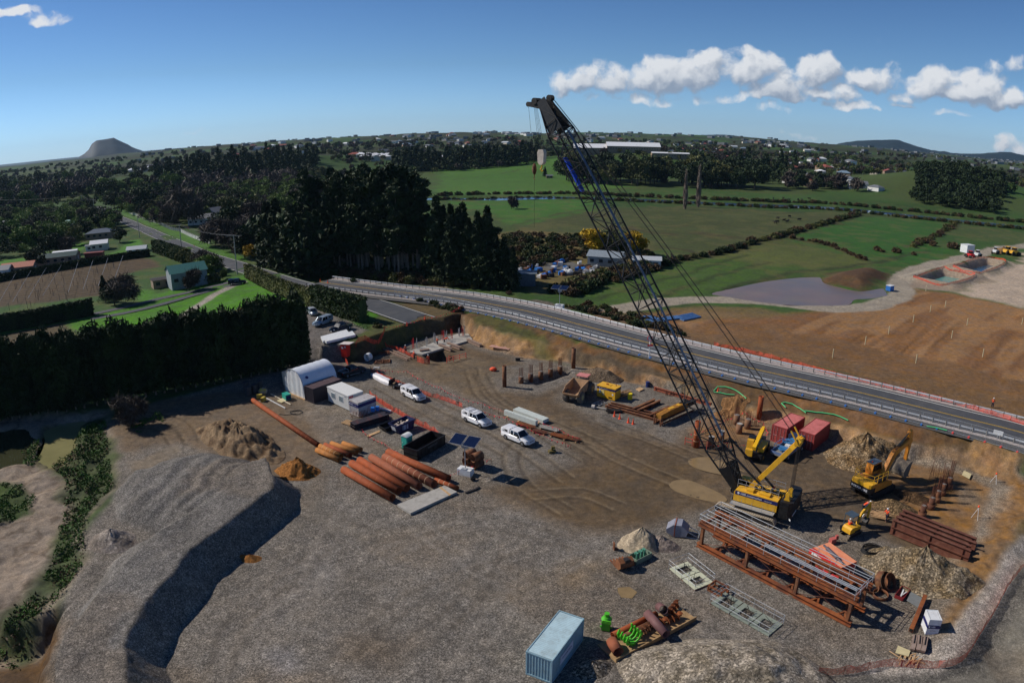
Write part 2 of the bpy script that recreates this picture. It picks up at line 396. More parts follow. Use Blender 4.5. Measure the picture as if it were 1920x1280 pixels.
def H(X,Y,rough=True):
 X=np.atleast_1d(np.asarray(X,float));Y=np.atleast_1d(np.asarray(Y,float))
 rho=np.hypot(X,Y);az=np.degrees(np.arctan2(X,Y));Z=np.zeros(X.shape)
 near=(rho<420)&(Y>-60)
 if near.any():
  x=X[near];y=Y[near];z=np.zeros(x.shape)
  jx=fbm(x,y,2.2,3,5)*.8;jy=fbm(x,y,2.2,3,6)*.8
  # rise towards the old road in the north-west
  d=sdist(x,y,NW)
  nw=3.2*sstep(0,.9,d)*np.clip(1-(-45-x)/70,0,1)*sstep(120,128,y+np.where(x>-37,30,0)-np.clip(-40-x,0,30)*.3)
  z=np.maximum(z,nw)
  for poly,la,lb,za,zb in((PA,TOE,CREST,0,'c'),(PB,CREST,FENCE,'c',3.5),(PD,FARR,FARLOW,3.5,0)):
   d=sdist(x+jx,y+jy,poly);k=d>-1.0
   if k.any():
    kk=k&(d>0)
    z[kk]=lerp2((x+jx)[kk],(y+jy)[kk],la,lb,za,zb)
  d=sdist(x,y,DECK);z=np.where(d>-.5,3.5,z)
  z=np.maximum(z,1.3*np.exp(-(pdist(x,y,RCREST)/3.6)**2));z=np.maximum(z,1.3*sstep(-1,5,sdist(x,y,RBOUT)))
  # low ground, ponds and dark bank on the left
  d=sdist(x,y,LOW);z=z-1.0*sstep(-1.5,2.5,d)
  for P_ in(POND1,POND2):
   d=sdist(x+jx,y+jy,P_);z=z-1.2*sstep(-1,1.5,d)
  d=sdist(x+jx*1.5,y+jy,BANK);z=z-3.5*sstep(-.3,3.0,d)
  # long gravel stockpile with its steep shaded side
  xs=x+jx*.35;ys=y+jy*.35
  d=sdist(xs,ys,STOCK);dc=pdist(xs,ys,SCREST)
  st=2.75*np.clip(1-np.exp(-np.clip(d,0,50)/2.8),0,1)+.11*np.sin(dc*2.2+fbm(x,y,6,2,12)*3)*sstep(.5,2,d)
  st=np.where((d>0)&(dc<6),np.maximum(st,2.9-.06*dc),st)
  st=np.where(d<=0,np.where(dc<4,2.9-.98*dc,-9),st)
  z=np.maximum(z,st*np.where(y<30,np.clip((y-12)/18,0,1),1))
  d=sdist(x+jx*.5,y+jy*.5,TRENCH);z=z-1.3*sstep(-.3,.9,d)
  d=sdist(x+jx*.3,y+jy*.3,PIT);z=z-1.8*sstep(-.1,.7,d)
  # settling pond, fill and basins
  d=sdist(x,y,FLOOD);z=z-.5*sstep(-2,1,d)
  d=sdist(x,y,FILL);z=z+2.2*sstep(-.5,7,d)
  for P_ in(BASIN1,BASIN2):
   d=sdist(x,y,P_);z=z+1.2*sstep(-6,-1.5,d)-4.2*sstep(-1,5,d)
  if rough:
   am=np.where(sdist(x,y,DECK)>-1,0,1.0)
   z=z+am*(fbm(x,y,14,3,1)*.22+fbm(x,y,1.6,3,2)*.07)
   cut=np.maximum(sdist(x,y,PA),sdist(x,y,RB));kc=sstep(-1,1,cut)
   z=z+kc*(fbm(x,y,1.3,4,3)*.45)
   d=sdist(x,y,LOW);z=z+sstep(-1,2,d)*fbm(x,y,2.5,4,9)*.5
   d=sdist(x,y,STOCK);z=z+sstep(.5,2,d)*(fbm(x,y,3.5,3,11)*.28)
  Z[near]=z
 f=rho>380
 if f.any():
  x,y=X[f],Y[f];zz=np.interp(az[f],XP,ZP)*sstep(720,2000,rho[f])
  zz=zz+fbm(x,y,260,4,21)*15*sstep(620,1100,rho[f])*sstep(6500,3500,rho[f])
  zz=np.maximum(zz,0)+fbm(x,y,60,3,22)*.8
  dr=pdist(x,y,RIVER[::3])if True else 0
  zz=zz-1.6*sstep(14,7,dr)
  # knoll on the right and rise on the left
  for(kx,ky,kr,kh)in KNOLLS:
   zz=zz+kh*np.exp(-(((x-kx)**2+(y-ky)**2)/kr**2))
  Z[f]=np.where(rho[f]>6000,-2+0*zz,zz)
 return Z
def bear(px,rho):
 v=px_dir(px,300);a=math.atan2(v.x,v.y);return rho*math.sin(a),rho*math.cos(a)
KNOLLS=[(*bear(1800,720),95,24),(*bear(330,900),160,12),(*bear(560,1000),130,16),(*bear(1620,900),140,10),(*bear(60,1100),200,8),(*bear(1150,860),110,14),(*bear(1255,830),110,12)]
def hz(x,y):return float(H(x,y)[0])
def P(px,py,dz=0.0):
 """the point of the land seen at a pixel of the photograph"""
 v=px_dir(px,py)
 if v.z>=-0.004:v=px_dir(px,py);v.z=-0.004
 z=0.0;x=y=0
 t0=20.0;zt=0
 tmax=CAM_H/-v.z*1.05
 ts=np.geomspace(20,max(tmax,25),260);hh=H(v.x*ts,v.y*ts,False)+dz;zz=CAM_H+v.z*ts
 k=np.argmax(zz<hh)
 if zz[k]>=hh[k]:k=len(ts)-1
 if k==0:return(v.x*ts[0],v.y*ts[0],hz(v.x*ts[0],v.y*ts[0]))
 a,b=ts[k-1],ts[k];fa=zz[k-1]-hh[k-1];fb=zz[k]-hh[k]
 for _ in range(4):
  c=a+(b-a)*fa/(fa-fb+1e-9);fc=CAM_H+v.z*c-hz(v.x*c,v.y*c)-dz
  if fc>0:a,fa=c,fc
  else:b,fb=c,fc
 return(v.x*c,v.y*c,hz(v.x*c,v.y*c))
def srgb(*c):return np.array([((q/255+.055)/1.055)**2.4 if q>10 else q/255/12.92 for q in c])
GR=srgb(120,113,104)        # crushed grey stone
def ground_colour(X,Y):
 N=len(X);C=np.zeros((N,3));g=np.zeros(N);rho=np.hypot(X,Y)
 n1=fbm(X,Y,30,4,31)[:,None];n2=fbm(X,Y,4,4,32)[:,None];n3=fbm(X,Y,90,3,33)[:,None]
 wx=X+fbm(X,Y,7,4,41)*3.5*np.clip(rho/120,.35,6);wy=Y+fbm(X,Y,7,4,42)*3.5*np.clip(rho/120,.35,6)
 def paint(poly,col,soft=1.0,gravel=0.0,amt=1.0,warp=1.0,vary=.15):
  nonlocal C,g
  poly=np.asarray(poly,float)
  x=X+(wx-X)*warp;y=Y+(wy-Y)*warp
  k=(x>poly[:,0].min()-soft*3-1)&(x<poly[:,0].max()+soft*3+1)&(y>poly[:,1].min()-soft*3-1)&(y<poly[:,1].max()+soft*3+1)
  if not k.any():return
  xk,yk=x[k],y[k]
  d=pdist(xk,yk,poly,True);d=np.where(inside(xk,yk,poly),d,-d)
  w=sstep(-soft,soft,d)*amt
  c=np.asarray(col)[None]*(1+vary*2*(n1[k]*.5+n2[k]*.5))
  C[k]=C[k]*(1-w[:,None])+c*w[:,None];g[k]=g[k]*(1-w)+gravel*w
 def line(pl,width,col,gravel=0.0,amt=1.0,soft=.6,warp=.25):
  nonlocal C,g
  pl=np.asarray(pl,float);x=X+(wx-X)*warp;y=Y+(wy-Y)*warp;m=width+6
  k=(x>pl[:,0].min()-m)&(x<pl[:,0].max()+m)&(y>pl[:,1].min()-m)&(y<pl[:,1].max()+m)
  if not k.any():return
  d=pdist(x[k],y[k],pl);w=sstep(width/2+soft,width/2-soft,d)*amt
  C[k]=C[k]*(1-w[:,None])+np.asarray(col)[None]*(1+.2*n2[k])*w[:,None];g[k]=g[k]*(1-w)+gravel*w
 green=srgb(60,86,40);dark=srgb(50,62,34);olive=srgb(80,82,50)
 C[:]=green*(1+.35*n3+.15*n2)
 # rough olive pasture in large patches
 w=sstep(.0,.22,fbm(X,Y,120,3,51)+.05)[:,None];C[:]=C*(1-w*.45)+olive*w*.45
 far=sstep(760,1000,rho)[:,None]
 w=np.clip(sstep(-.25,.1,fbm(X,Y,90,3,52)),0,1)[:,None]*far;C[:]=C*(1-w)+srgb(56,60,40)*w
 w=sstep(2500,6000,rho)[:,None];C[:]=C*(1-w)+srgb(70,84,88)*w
 fz=0
 paint(GL([(960,425),(1120,392),(1300,386),(1500,398),(1610,404),(1540,428),(1470,452),(1330,488),(1250,470),(1150,462)]),olive*.9,6,0,.75)
 paint(GL([(1060,540),(1180,500),(1330,480),(1450,470),(1640,490),(1560,512),(1400,530),(1330,552),(1150,575)]),srgb(70,92,40),4,0,.8)
 paint(GL([(1330,478),(1450,448),(1620,470),(1660,490),(1560,500),(1420,500)]),srgb(98,96,54),5,0,.55)
 paint(GL([(1470,452),(1620,404),(1800,418),(1740,450),(1800,478),(1700,500),(1640,492)]),srgb(52,92,36),5,0,.8)
 paint(GL([(820,316),(1010,310),(1100,330),(1180,350),(1100,366),(820,366)]),srgb(74,112,44),8,0,.8)
 paint(GL([(840,378),(1000,374),(1110,376),(1110,396),(960,424),(940,410)]),srgb(66,108,40),5,0,.8)
 for pl,w_,c_ in(([(1180,495),(1260,488),(1330,478),(1450,446),(1612,403)],6,(60,56,36)),([(1225,462),(1290,470),(1330,478)],3,(66,60,40)),([(1120,560),(1260,520),(1400,478)],2,(52,60,34)),([(1240,555),(1330,520),(1440,492)],2,(52,60,34)),([(1360,540),(1480,512),(1640,492),(1740,470)],3,(56,60,38)),([(1460,443),(1560,462),(1625,488)],4,(70,60,40)),([(960,424),(1000,412),(1060,400),(1100,392)],2,(70,66,46)),([(820,340),(960,326),(1010,318)],2,(70,74,46)),([(1440,402),(1560,395),(1612,403)],2,(60,64,40)),([(1100,352),(1300,356),(1500,362),(1760,385)],2,(66,72,44)),([(1612,403),(1740,412),(1790,422)],3,(56,62,38)),([(1700,462),(1750,445),(1800,418)],4,(66,58,38))):line(GL(pl),w_,srgb(*c_),0,.8,1.5,.4)
 for pl,w_ in(([(1120,425),(1200,432),(1260,440)],7),([(1290,436),(1350,442),(1380,445)],5),([(1060,400),(1100,402),(1140,405)],6),([(1240,420),(1290,425)],4)):line(GL(pl),w_,srgb(78,62,44),0,.6,3,1)
 mot=(sstep(.05,.3,fbm(X,Y,6,4,55))*sstep(150,200,rho)*sstep(620,480,rho))[:,None]*.35;C[:]=C*(1-mot)+srgb(104,98,60)*mot
 # scrub yard behind the highway
 paint(GL([(880,440),(980,430),(1110,440),(1230,470),(1200,500),(1130,520),(1060,548),(990,545),(900,510)]),srgb(104,90,56),4,.2,.9)
 paint(GL([(1030,495),(1090,490),(1090,508),(1020,512)]),srgb(100,98,94),1.5,.3)
 # brown earthworks
 BF=GL([(1160,590),(1290,580),(1440,592),(1560,580),(1665,572),(1700,558),(1712,540),(1790,552),(1925,580),(2050,640),(2000,760),(1920,745),(1690,700),(1440,655),(1300,625)])
 paint(BF,srgb(138,100,64),3,.15,1,.5)
 us=X*.8+Y*.6;vs_=-X*.6+Y*.8+fbm(X,Y,40,2,60)*6
 st=fbm(us*.05,vs_*1.1,1.0,3,61)*.8-np.maximum(0,fbm(us*.03,vs_*.8,1.0,2,66))*.8
 ins=sstep(-1,2,sdist(X,Y,BF));C[:]=C*(1+(ins*st*.55)[:,None])
 w=(ins*sstep(.05,.3,fbm(us*.02,vs_*.11,1,3,62)))[:,None]*.5;C[:]=C*(1-w)+srgb(120,86,58)*w
 w=(ins*sstep(.12,.3,fbm(us*.03,vs_*.16,1,4,63)))[:,None]*.45;C[:]=C*(1-w)+srgb(164,128,88)*w
 paint(GL([(1790,548),(1830,524),(1890,500),(1925,476),(2100,480),(2100,600),(1925,577)]),srgb(176,158,138),4,.3)
 paint(GL([(1760,500),(1830,482),(1890,490),(1850,520),(1790,545),(1700,540),(1700,522)]),srgb(150,134,116),2,.2)
 paint(FILL,srgb(92,70,50),3,.1)
 paint(GL([(1540,532),(1575,536),(1618,545),(1600,550),(1550,540)]),srgb(60,92,30),1.5)
 TR=smooth_line(GL([(1150,582),(1200,572),(1300,562),(1440,566),(1560,577),(1640,573),(1686,552),(1690,525),(1725,504),(1800,486),(1880,466),(1960,455)]),4)
 line(TR,8,srgb(152,142,126),.5)
 paint(GL([(1230,590),(1300,575),(1440,582),(1500,590),(1380,598),(1280,600)]),srgb(120,100,68),2,.2,.8)
 # embankment beyond the highway: stones, weeds and brown soil
 paint(PD,srgb(112,102,92),1.5,1.0,.9)
 paint(FARR[4:]+[(q[0]+5,q[1]+4)for q in FARR[4:]][::-1],srgb(120,88,60),.8,.4,.8)
 paint(GL([(700,520),(830,515),(900,530),(960,550),(960,566),(830,545),(700,536)],3),srgb(128,116,104),1,.9,.8)
 w=(sstep(-1,3,sdist(X,Y,PD))*sstep(.08,.25,fbm(X,Y,10,4,71)))[:,None];C[:]=C*(1-w)+srgb(58,84,34)*w
 line([(q[0]+15,q[1]+15)for q in FARR[6:]],26,srgb(120,90,60),.3,.95,1.5,1)
 line([(q[0]+7,q[1]+7)for q in FARR[4:]],17,srgb(116,90,62),.4,.9,1.5,1)
 # construction yard
 SITE=WTOP[1:]+[CREST[0]]+CREST[1:]+RCREST+[(62,35),(60,18),(40,5),(-60,5),(-60,40)]+GL([(30,1280),(120,1130),(160,1000),(215,930),(205,790),(330,745),(480,705),(560,690),(565,640)])
 paint(SITE,GR,1.0,1.0,1,.3,.10)
 lane=GL([(560,690),(700,690),(800,740),(900,790),(1040,850),(1100,880),(1000,900),(880,830),(700,750),(640,720)])
 paint(lane,srgb(118,110,100),2.5,.55,.8)
 MUD=GL([(735,672),(860,640),(960,672),(1040,684),(1000,700),(935,700),(925,735),(1000,745),(1060,720),(1040,750),(1130,790),(1270,836),(1290,810),(1420,800),(1440,830),(1560,850),(1690,865),(1870,960),(1800,1080),(1640,1000),(1540,975),(1330,955),(1200,990),(1080,990),(960,950),(905,925),(1000,890),(1090,862),(1070,812),(960,765),(850,725)])
 paint(MUD,srgb(100,84,65),2.2,.25,.95,.8,.25)
 paint(GL([(1000,900),(1250,850),(1340,860),(1330,950),(1180,985),(1000,960)]),srgb(96,80,60),2.5,.15,.7)
 paint(GL([(920,740),(1040,775),(1130,800),(1180,840),(1100,850),(960,765)]),srgb(120,104,84),1.5,.2,.6)
 paint(GL([(1110,735),(1190,715),(1300,760),(1300,800),(1230,812),(1120,780)]),GR*.95,1.5,.7,.95)
 paint(GL([(930,690),(1020,672),(1050,690),(1030,720),(960,735),(930,715)]),GR*.95,1.2,.8,.9)
 paint(GL([(1400,790),(1500,800),(1560,840),(1480,850),(1400,830)]),srgb(112,102,90),1.5,.6,.8)
 paint(GL([(1330,770),(1400,785),(1450,800),(1420,830),(1330,830),(1310,800)]),srgb(140,106,70),1.2,.3,.8)
 paint(GL([(735,690),(860,665),(990,690),(900,740),(830,725)]),srgb(122,108,88),2,.4,.5)
 paint(PA,srgb(156,122,84),.9,.3,1,.5,.3)
 w=(sstep(-.5,1,sdist(X,Y,PA))*sstep(.0,.3,fbm(X,Y,3.5,4,72)))[:,None]*.6;C[:]=C*(1-w)+srgb(120,84,54)*w
 paint(PB,srgb(112,82,54),.9,.2,1,.4,.3)
 w=(sstep(-.5,1,sdist(X,Y,PB))*sstep(.0,.25,fbm(X,Y,9,4,73)))[:,None]*.7;C[:]=C*(1-w)+srgb(92,74,52)*w
 paint(GL([(880,592),(930,594),(1010,625),(1050,646),(1090,655),(1020,642),(950,622),(890,600)],3.0),srgb(62,82,40),.9,0,.6)
 paint(CREST[3:9]+[(q[0]+1.2,q[1]+2.2)for q in CREST[3:9]][::-1],srgb(84,74,60),.6,.3,.8)
 paint(GL([(1690,868),(1780,878),(1872,925),(1850,1005),(1800,1055),(1690,985),(1670,930)]),srgb(142,106,66),1.5,.2,.9)
 paint(GL([(1785,905),(1840,930),(1850,960),(1800,950)]),srgb(126,114,96),1,.6,.6)
 line([G(a,b)for a,b in((1690,860),(1778,876),(1824,892),(1872,920),(1866,955),(1842,1005),(1800,1058),(1790,1085))],2.4,srgb(140,128,112),1.0,.9,.8,.3)
 paint(RB,srgb(134,100,62),1.2,.2,1)
 paint(GL([(1740,1235),(1800,1120),(1860,1060),(1925,990),(1925,1050),(1850,1140),(1800,1200)]),srgb(126,100,68),1.5,.2,.9)
 paint(GL([(1560,1275),(1700,1262),(1800,1235),(1845,1160),(1895,1090),(1960,1020),(2200,1100),(2000,1500),(1500,1400)]),srgb(126,120,108),.7,.35,.95,.3)
 line(GL([(1560,1290),(1700,1275),(1820,1245),(1865,1180),(1925,1100)]),2.0,srgb(96,92,86),1,.9,.5,.2)
 line(GL([(1640,1250),(1740,1245),(1790,1215),(1840,1140),(1890,1070),(1925,1030)]),2.2,srgb(160,152,142),1,.9,.6,.3)
 # left: clay, bank, washed silt
 paint(GL([(205,790),(300,750),(470,732),(560,745),(650,800),(720,835),(600,850),(600,885),(520,890),(440,852),(350,836),(280,842),(215,850)]),srgb(112,96,78),1.5,.3,.95)
 paint(GL([(560,760),(620,770),(640,800),(720,840),(640,850),(590,800)]),srgb(126,118,108),1.2,.7,.6)
 paint(LOW,srgb(116,102,88),1.5,.3,1,.6,.35)
 paint(BANK,srgb(90,68,44),1,.2)
 sil=(sstep(-1,1,sdist(X,Y,LOW))*sstep(.0,.2,np.abs(fbm((X+wx)*.5,Y,5,4,77))*2-.02))[:,None]*.5
 C[:]=C*(1-sil)+srgb(158,144,128)*sil
 VEG=GL([(150,790),(200,785),(205,860),(216,915),(170,960),(158,1000),(165,1060),(130,1100),(80,1165),(40,1190),(0,1215),(-40,1180),(60,1120),(100,1050),(120,960),(125,900),(95,872)],-1)
 paint(VEG,srgb(52,72,32),1.2,0,.85)
 paint(GL([(-80,895),(50,905),(66,930),(55,962),(-80,1000)],-1),srgb(54,76,30),1,0,.9)
 line(WTOP[1:],3.2,srgb(84,62,42),.1,.95,.4,.1)
 for pl,c_,am in(([(640,1195),(700,1180),(780,1200),(740,1250),(650,1240)],(124,104,80),.4),([(500,1235),(540,1225),(550,1260),(510,1270)],(160,156,156),.5),([(560,1070),(600,1060),(610,1090),(570,1100)],(140,138,136),.35),([(700,1000),(840,980),(900,1010),(820,1060),(720,1050)],(120,104,84),.35),([(860,1090),(1000,1060),(1040,1090),(940,1150)],(122,112,98),.4),([(1040,1060),(1130,1040),(1160,1080),(1090,1110)],(126,108,84),.5),([(600,900),(640,960),(700,1010),(620,1000),(560,940)],(130,122,110),.4)):paint(GL(pl),srgb(*c_),1.8,.7,am)
 for Pp in(POND1,POND2):paint(Pp,srgb(104,98,72),.6,0,1)
 paint(STOCK,srgb(112,108,103),.8,1.0,1,.2,.14)
 paint(GL([(230,870),(330,838),(350,850),(300,870),(245,890)]),srgb(128,116,100),.7,.3,.9)
 for pl in([(-60,496),(20,486),(60,482),(58,498),(0,508),(-60,515)],[(185,482),(225,470),(240,452),(262,448),(262,466),(235,478)],[(0,450),(30,438),(60,440),(40,456),(0,466)],[(400,425),(440,430),(470,455),(440,458)],[(125,470),(150,455),(170,458),(150,474)],[(255,540),(300,552),(420,535),(380,552),(260,575)]):paint(GL(pl),srgb(72,118,36),1,0,.95,.3)
 line([G(a,b)for a,b in((215,392),(262,410),(310,430),(352,448),(400,470),(450,488))],7,srgb(72,112,40),0,.9,.6,.1)
 line([G(a,b)for a,b in((200,400),(240,420),(290,444),(340,468),(400,492))],4,srgb(84,92,50),0,.8,.8,.4)
 # NW car park, green fields, drive
 FIELD=GL([(-200,640),(0,600),(150,600),(310,562),(440,528),(470,524),(600,572),(720,612),(640,655),(560,640),(400,700),(-200,800)],0)
 paint(FIELD,srgb(70,116,30),1.2,0,1,.3,.25)
 paint(GL([(560,575),(578,572),(640,598),(690,622),(652,640),(640,665),(600,700),(520,700),(540,640)],3.0),srgb(112,106,100),.8,.7,1,.3)
 paint(GL([(650,655),(690,640),(780,605),(862,582),(900,580),(740,553),(700,610)],3.2),srgb(88,88,52),1,.1,.8)
 paint(GL([(755,562),(860,582),(862,590),(780,600),(730,575)],3.3),srgb(104,84,64),1,.3,.7)
 line([G(a,b,1)for a,b in((330,612),(352,590),(392,562),(430,542),(456,533))],2.8,srgb(150,142,132),.6,1,.5,.1)
 ORCH=GL([(-200,520),(0,506),(150,490),(275,483),(300,500),(235,515),(262,545),(180,556),(-200,600)],0)
 paint(ORCH,srgb(92,76,58),1.5,.35,.95,.3)
 C[:]=C*(1-(sstep(0,2,sdist(X,Y,ORCH))*.38*(np.sin((X*.45-Y*.9)*1.7)>.2))[:,None])
 paint(GL([(-200,650),(0,628),(120,604),(150,640),(110,690),(-200,740)],0),srgb(90,76,60),1.5,.3,.95,.3)
 # stony grit sprinkled everywhere a vehicle goes: tyre ruts
 for pl in([(1130,790),(1230,830),(1330,870),(1420,905)],[(1060,800),(1160,860),(1250,900),(1350,940)],[(900,700),(930,750),(1020,790),(1120,830)],[(1020,800),(960,850),(980,910),(1060,960)],[(880,690),(905,740),(980,790),(1100,860)],[(1000,930),(1090,925),(1160,950)],[(700,700),(820,760),(960,830),(1060,900)],[(690,730),(800,790),(930,860)],[(210,790),(300,800),(330,830)],[(230,770),(330,790),(360,830)]):
  c_=smooth_line(GL(pl),1.5);tg=np.gradient(c_,axis=0);nn=np.stack([-tg[:,1],tg[:,0]],1);nn/=np.linalg.norm(nn,axis=1)[:,None]+1e-9
  for off in(-1.1,1.1):line(c_+nn*off,.5,srgb(70,58,44),.1,.55,.25,.15)
  for off in(-.6,1.6):line(c_+nn*off,.3,srgb(140,124,100),.2,.4,.2,.15)
 for k_,pl in enumerate(([(430,1240),(560,1120),(760,1020),(960,955)],[(600,1275),(760,1130),(1000,1030)],[(860,1265),(960,1120),(1150,1010)],[(560,950),(700,1000),(900,980),(1100,1020)],[(760,960),(860,1040),(980,1100)],[(1040,980),(1120,1060),(1240,1150)],[(1180,1060),(1300,1150),(1400,1230)],[(400,1270),(460,1150),(600,1030),(640,960)],[(700,900),(620,1000),(560,1130)],[(930,1000),(880,1120),(700,1260)])):
  c_=smooth_line(GL(pl),1.5);tg=np.gradient(c_,axis=0);nn=np.stack([-tg[:,1],tg[:,0]],1);nn/=np.linalg.norm(nn,axis=1)[:,None]+1e-9
  for off in(-1.0,1.0):line(c_+nn*off,.7,srgb(96,88,78)if k_%2 else srgb(142,134,124),.5,.38,.35,.3)
 w=(sstep(.05,.3,fbm(X,Y,9,4,81))*sstep(0,2,sdist(X,Y,SITE)))[:,None]*.28;C[:]=C*(1-w)+srgb(112,94,72)*w
 w=(sstep(.12,.3,fbm(X,Y,3,3,82))*sstep(0,2,sdist(X,Y,SITE)))[:,None]*.18;C[:]=C*(1-w)+srgb(70,64,56)*w
 return np.clip(C,0.004,.9),g
# one sheet from under the camera to the horizon, rings that widen with distance
azs=np.concatenate([np.arange(-180,-56,3.0),np.arange(-56,-46,.6),np.arange(-46,46,.19),np.arange(46,56,.6),np.arange(56,180,3.0)])
rs=[6.0]
while rs[-1]<26:rs.append(rs[-1]*1.03)
while rs[-1]<330:rs.append(rs[-1]*1.0036)
while rs[-1]<1500:rs.append(rs[-1]*1.007)
while rs[-1]<28000:rs.append(rs[-1]*1.035)
rs=np.array(rs);na,nr=len(azs),len(rs)
RR,AA=np.meshgrid(rs,np.radians(azs),indexing='ij')
GX=(RR*np.sin(AA)).ravel();GY=(RR*np.cos(AA)).ravel();GZ=H(GX,GY)
GX=np.append(GX,0.0);GY=np.append(GY,0.0);GZ=np.append(GZ,0.0)
ii,jj=np.meshgrid(np.arange(nr-1),np.arange(na),indexing='ij');j2=(jj+1)%na
quads=np.stack([ii*na+jj,ii*na+j2,(ii+1)*na+j2,(ii+1)*na+jj],-1).reshape(-1,4)[:,::-1]
cidx=nr*na
me=bpy.data.meshes.new("ground")
nq=len(quads);tri=np.array([[cidx,(j+1)%na,j]for j in range(na)])
me.vertices.add(len(GX));me.vertices.foreach_set('co',np.stack([GX,GY,GZ],1).ravel())
me.loops.add(nq*4+na*3);me.loops.foreach_set('vertex_index',np.concatenate([quads.ravel(),tri.ravel()]).astype(np.int32))
me.polygons.add(nq+na)
me.polygons.foreach_set('loop_start',np.concatenate([np.arange(nq)*4,nq*4+np.arange(na)*3]).astype(np.int32))
me.polygons.foreach_set('use_smooth',np.ones(nq+na,bool))
me.update(calc_edges=True)
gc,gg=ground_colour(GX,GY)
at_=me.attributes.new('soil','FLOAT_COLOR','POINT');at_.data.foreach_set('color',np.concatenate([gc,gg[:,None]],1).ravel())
gm=bpy.data.materials.new("ground_soil");gm.use_nodes=True;t=NT(gm.node_tree);b=t.n['Principled BSDF']
at=t.add('ShaderNodeAttribute',attribute_name='soil');geo=t.add('ShaderNodeNewGeometry');pos=geo.outputs['Position']
gra=at.outputs['Alpha']
v1=t.add('ShaderNodeTexVoronoi',i_Scale=7.5);t.l.new(pos,v1.inputs['Vector'])
v2=t.add('ShaderNodeTexVoronoi',i_Scale=15.0);t.l.new(pos,v2.inputs['Vector'])
s1=t.add('ShaderNodeSeparateColor');t.l.new(v1.outputs['Color'],s1.inputs[0]);s2=t.add('ShaderNodeSeparateColor');t.l.new(v2.outputs['Color'],s2.inputs[0])
st1=t.m('MULTIPLY',t.m('POWER',s1.outputs[0],3.0),1.0);st2=t.m('MULTIPLY',s2.outputs[1],.9)
stones=t.m('ADD',t.m('ADD',st1,st2),.30)
nz=t.noise(pos,1.1,8,.68);soilv=t.ramp(nz,.25,.75,.60,1.40)
nzf=t.noise(pos,.35,6,.7);soilv=t.m('MULTIPLY',soilv,t.ramp(nzf,.3,.7,.82,1.18))
fac=t.m('ADD',t.m('MULTIPLY',gra,t.m('SUBTRACT',stones,1.0)),1.0)
tot=t.m('MULTIPLY',fac,soilv)
cc=t.vm('SCALE',at.outputs['Color'],scale=tot)
hs=t.add('ShaderNodeHueSaturation',i_Color=cc);t.l.new(t.ramp(nzf,.3,.7,.8,1.15),hs.inputs['Saturation'])
t.l.new(hs.outputs[0],b.inputs['Base Color']);b.inputs['Roughness'].default_value=.9;b.inputs['Specular IOR Level'].default_value=.15
hgt=t.m('ADD',t.m('MULTIPLY',t.m('MULTIPLY',gra,stones),.09),t.m('MULTIPLY',nz,.5))
bp=t.add('ShaderNodeBump',i_Strength=.55,i_Distance=.35);t.l.new(hgt,bp.inputs['Height']);t.l.new(bp.outputs[0],b.inputs['Normal'])
me.materials.append(gm)
ground=bpy.data.objects.new("ground",me);COL.objects.link(ground);ground['kind']='structure'
# ---------------------------------------------------------------- roads, water
def sheet(name,left,right,m_,z=None,dz=.05,parent=None,kind='structure',sub=1):
 """strip between two lines of equal length"""
 L_=np.asarray(left,float);R_=np.asarray(right,float);n=len(L_)
 us=np.linspace(0,1,sub+1);V=[]
 for u in us:V.append(L_[:,:2]*(1-u)+R_[:,:2]*u)
 V=np.concatenate(V);Z=np.full(len(V),z)if z is not None else H(V[:,0],V[:,1],False)+dz
 fs=[(k*n+i,k*n+i+1,(k+1)*n+i+1,(k+1)*n+i)for k in range(sub)for i in range(n-1)]
 mb=MB();mb.add([tuple(q)for q in np.column_stack([V,Z])],fs);me_=mb.mesh(name,m_)
 o=bpy.data.objects.new(name,me_);COL.objects.link(o)
 if parent:o.parent=parent
 elif kind:o['kind']=kind
 return o
def offset(pl,d):
 pl=np.asarray(pl,float)[:,:2];tg=np.gradient(pl,axis=0);nn=np.stack([tg[:,1],-tg[:,0]],1);nn/=np.linalg.norm(nn,axis=1)[:,None]+1e-9
 return pl+nn*d
def dashes(name,pl,w,L,gap,m_,z,parent):
 pl=smooth_line(pl,.5);d=np.concatenate([[0],np.cumsum(np.linalg.norm(np.diff(pl,axis=0),axis=1))]);mb=MB();s=0
 while s+L<d[-1]:
  q=[np.array([np.interp(s+L*k/2,d,pl[:,0]),np.interp(s+L*k/2,d,pl[:,1])])for k in range(3)]
  tg=(q[2]-q[0])/np.linalg.norm(q[2]-q[0]);n_=np.array([tg[1],-tg[0]])*w/2
  a,b_,c_,e_=q[0]-n_,q[0]+n_,q[2]+n_,q[2]-n_
  zz=[z if z is not None else hz(*k)+.12 for k in(a,b_,c_,e_)]
  mb.add([(a[0],a[1],zz[0]),(b_[0],b_[1],zz[1]),(c_[0],c_[1],zz[2]),(e_[0],e_[1],zz[3])],[(0,1,2,3)]);s+=L+gap
 return mb.build(name,m_,parent)
M_asph=mat('asphalt',srgb(74,76,80),.85,var=.12,vs=.6,bump=.2,bs=30,dirt=srgb(110,104,96),dirt_amt=.4,dirt_scale=.15)
M_asph2=mat('old_asphalt',srgb(70,73,78),.85,var=.12,vs=.4,bump=.2,bs=30,dirt=srgb(96,94,92),dirt_amt=.5,dirt_scale=.2)
M_white=mat('white_line',srgb(196,196,190),.7,var=.1);M_yel=mat('yellow_line',srgb(196,158,60),.7,var=.1)
M_gravl=mat('shoulder_gravel',srgb(86,84,82),.95,var=.5,vs=6,bump=.5,bs=12)
YEL=GL([(600,529),(718,544),(852,559),(930,572),(1000,586),(1100,612),(1197,638),(1310,666),(1420,693),(1600,733),(1788,779),(1920,812)],3.5)+[(82,68),(94,51),(106,35)]
YEL=smooth_line(YEL,2.0)
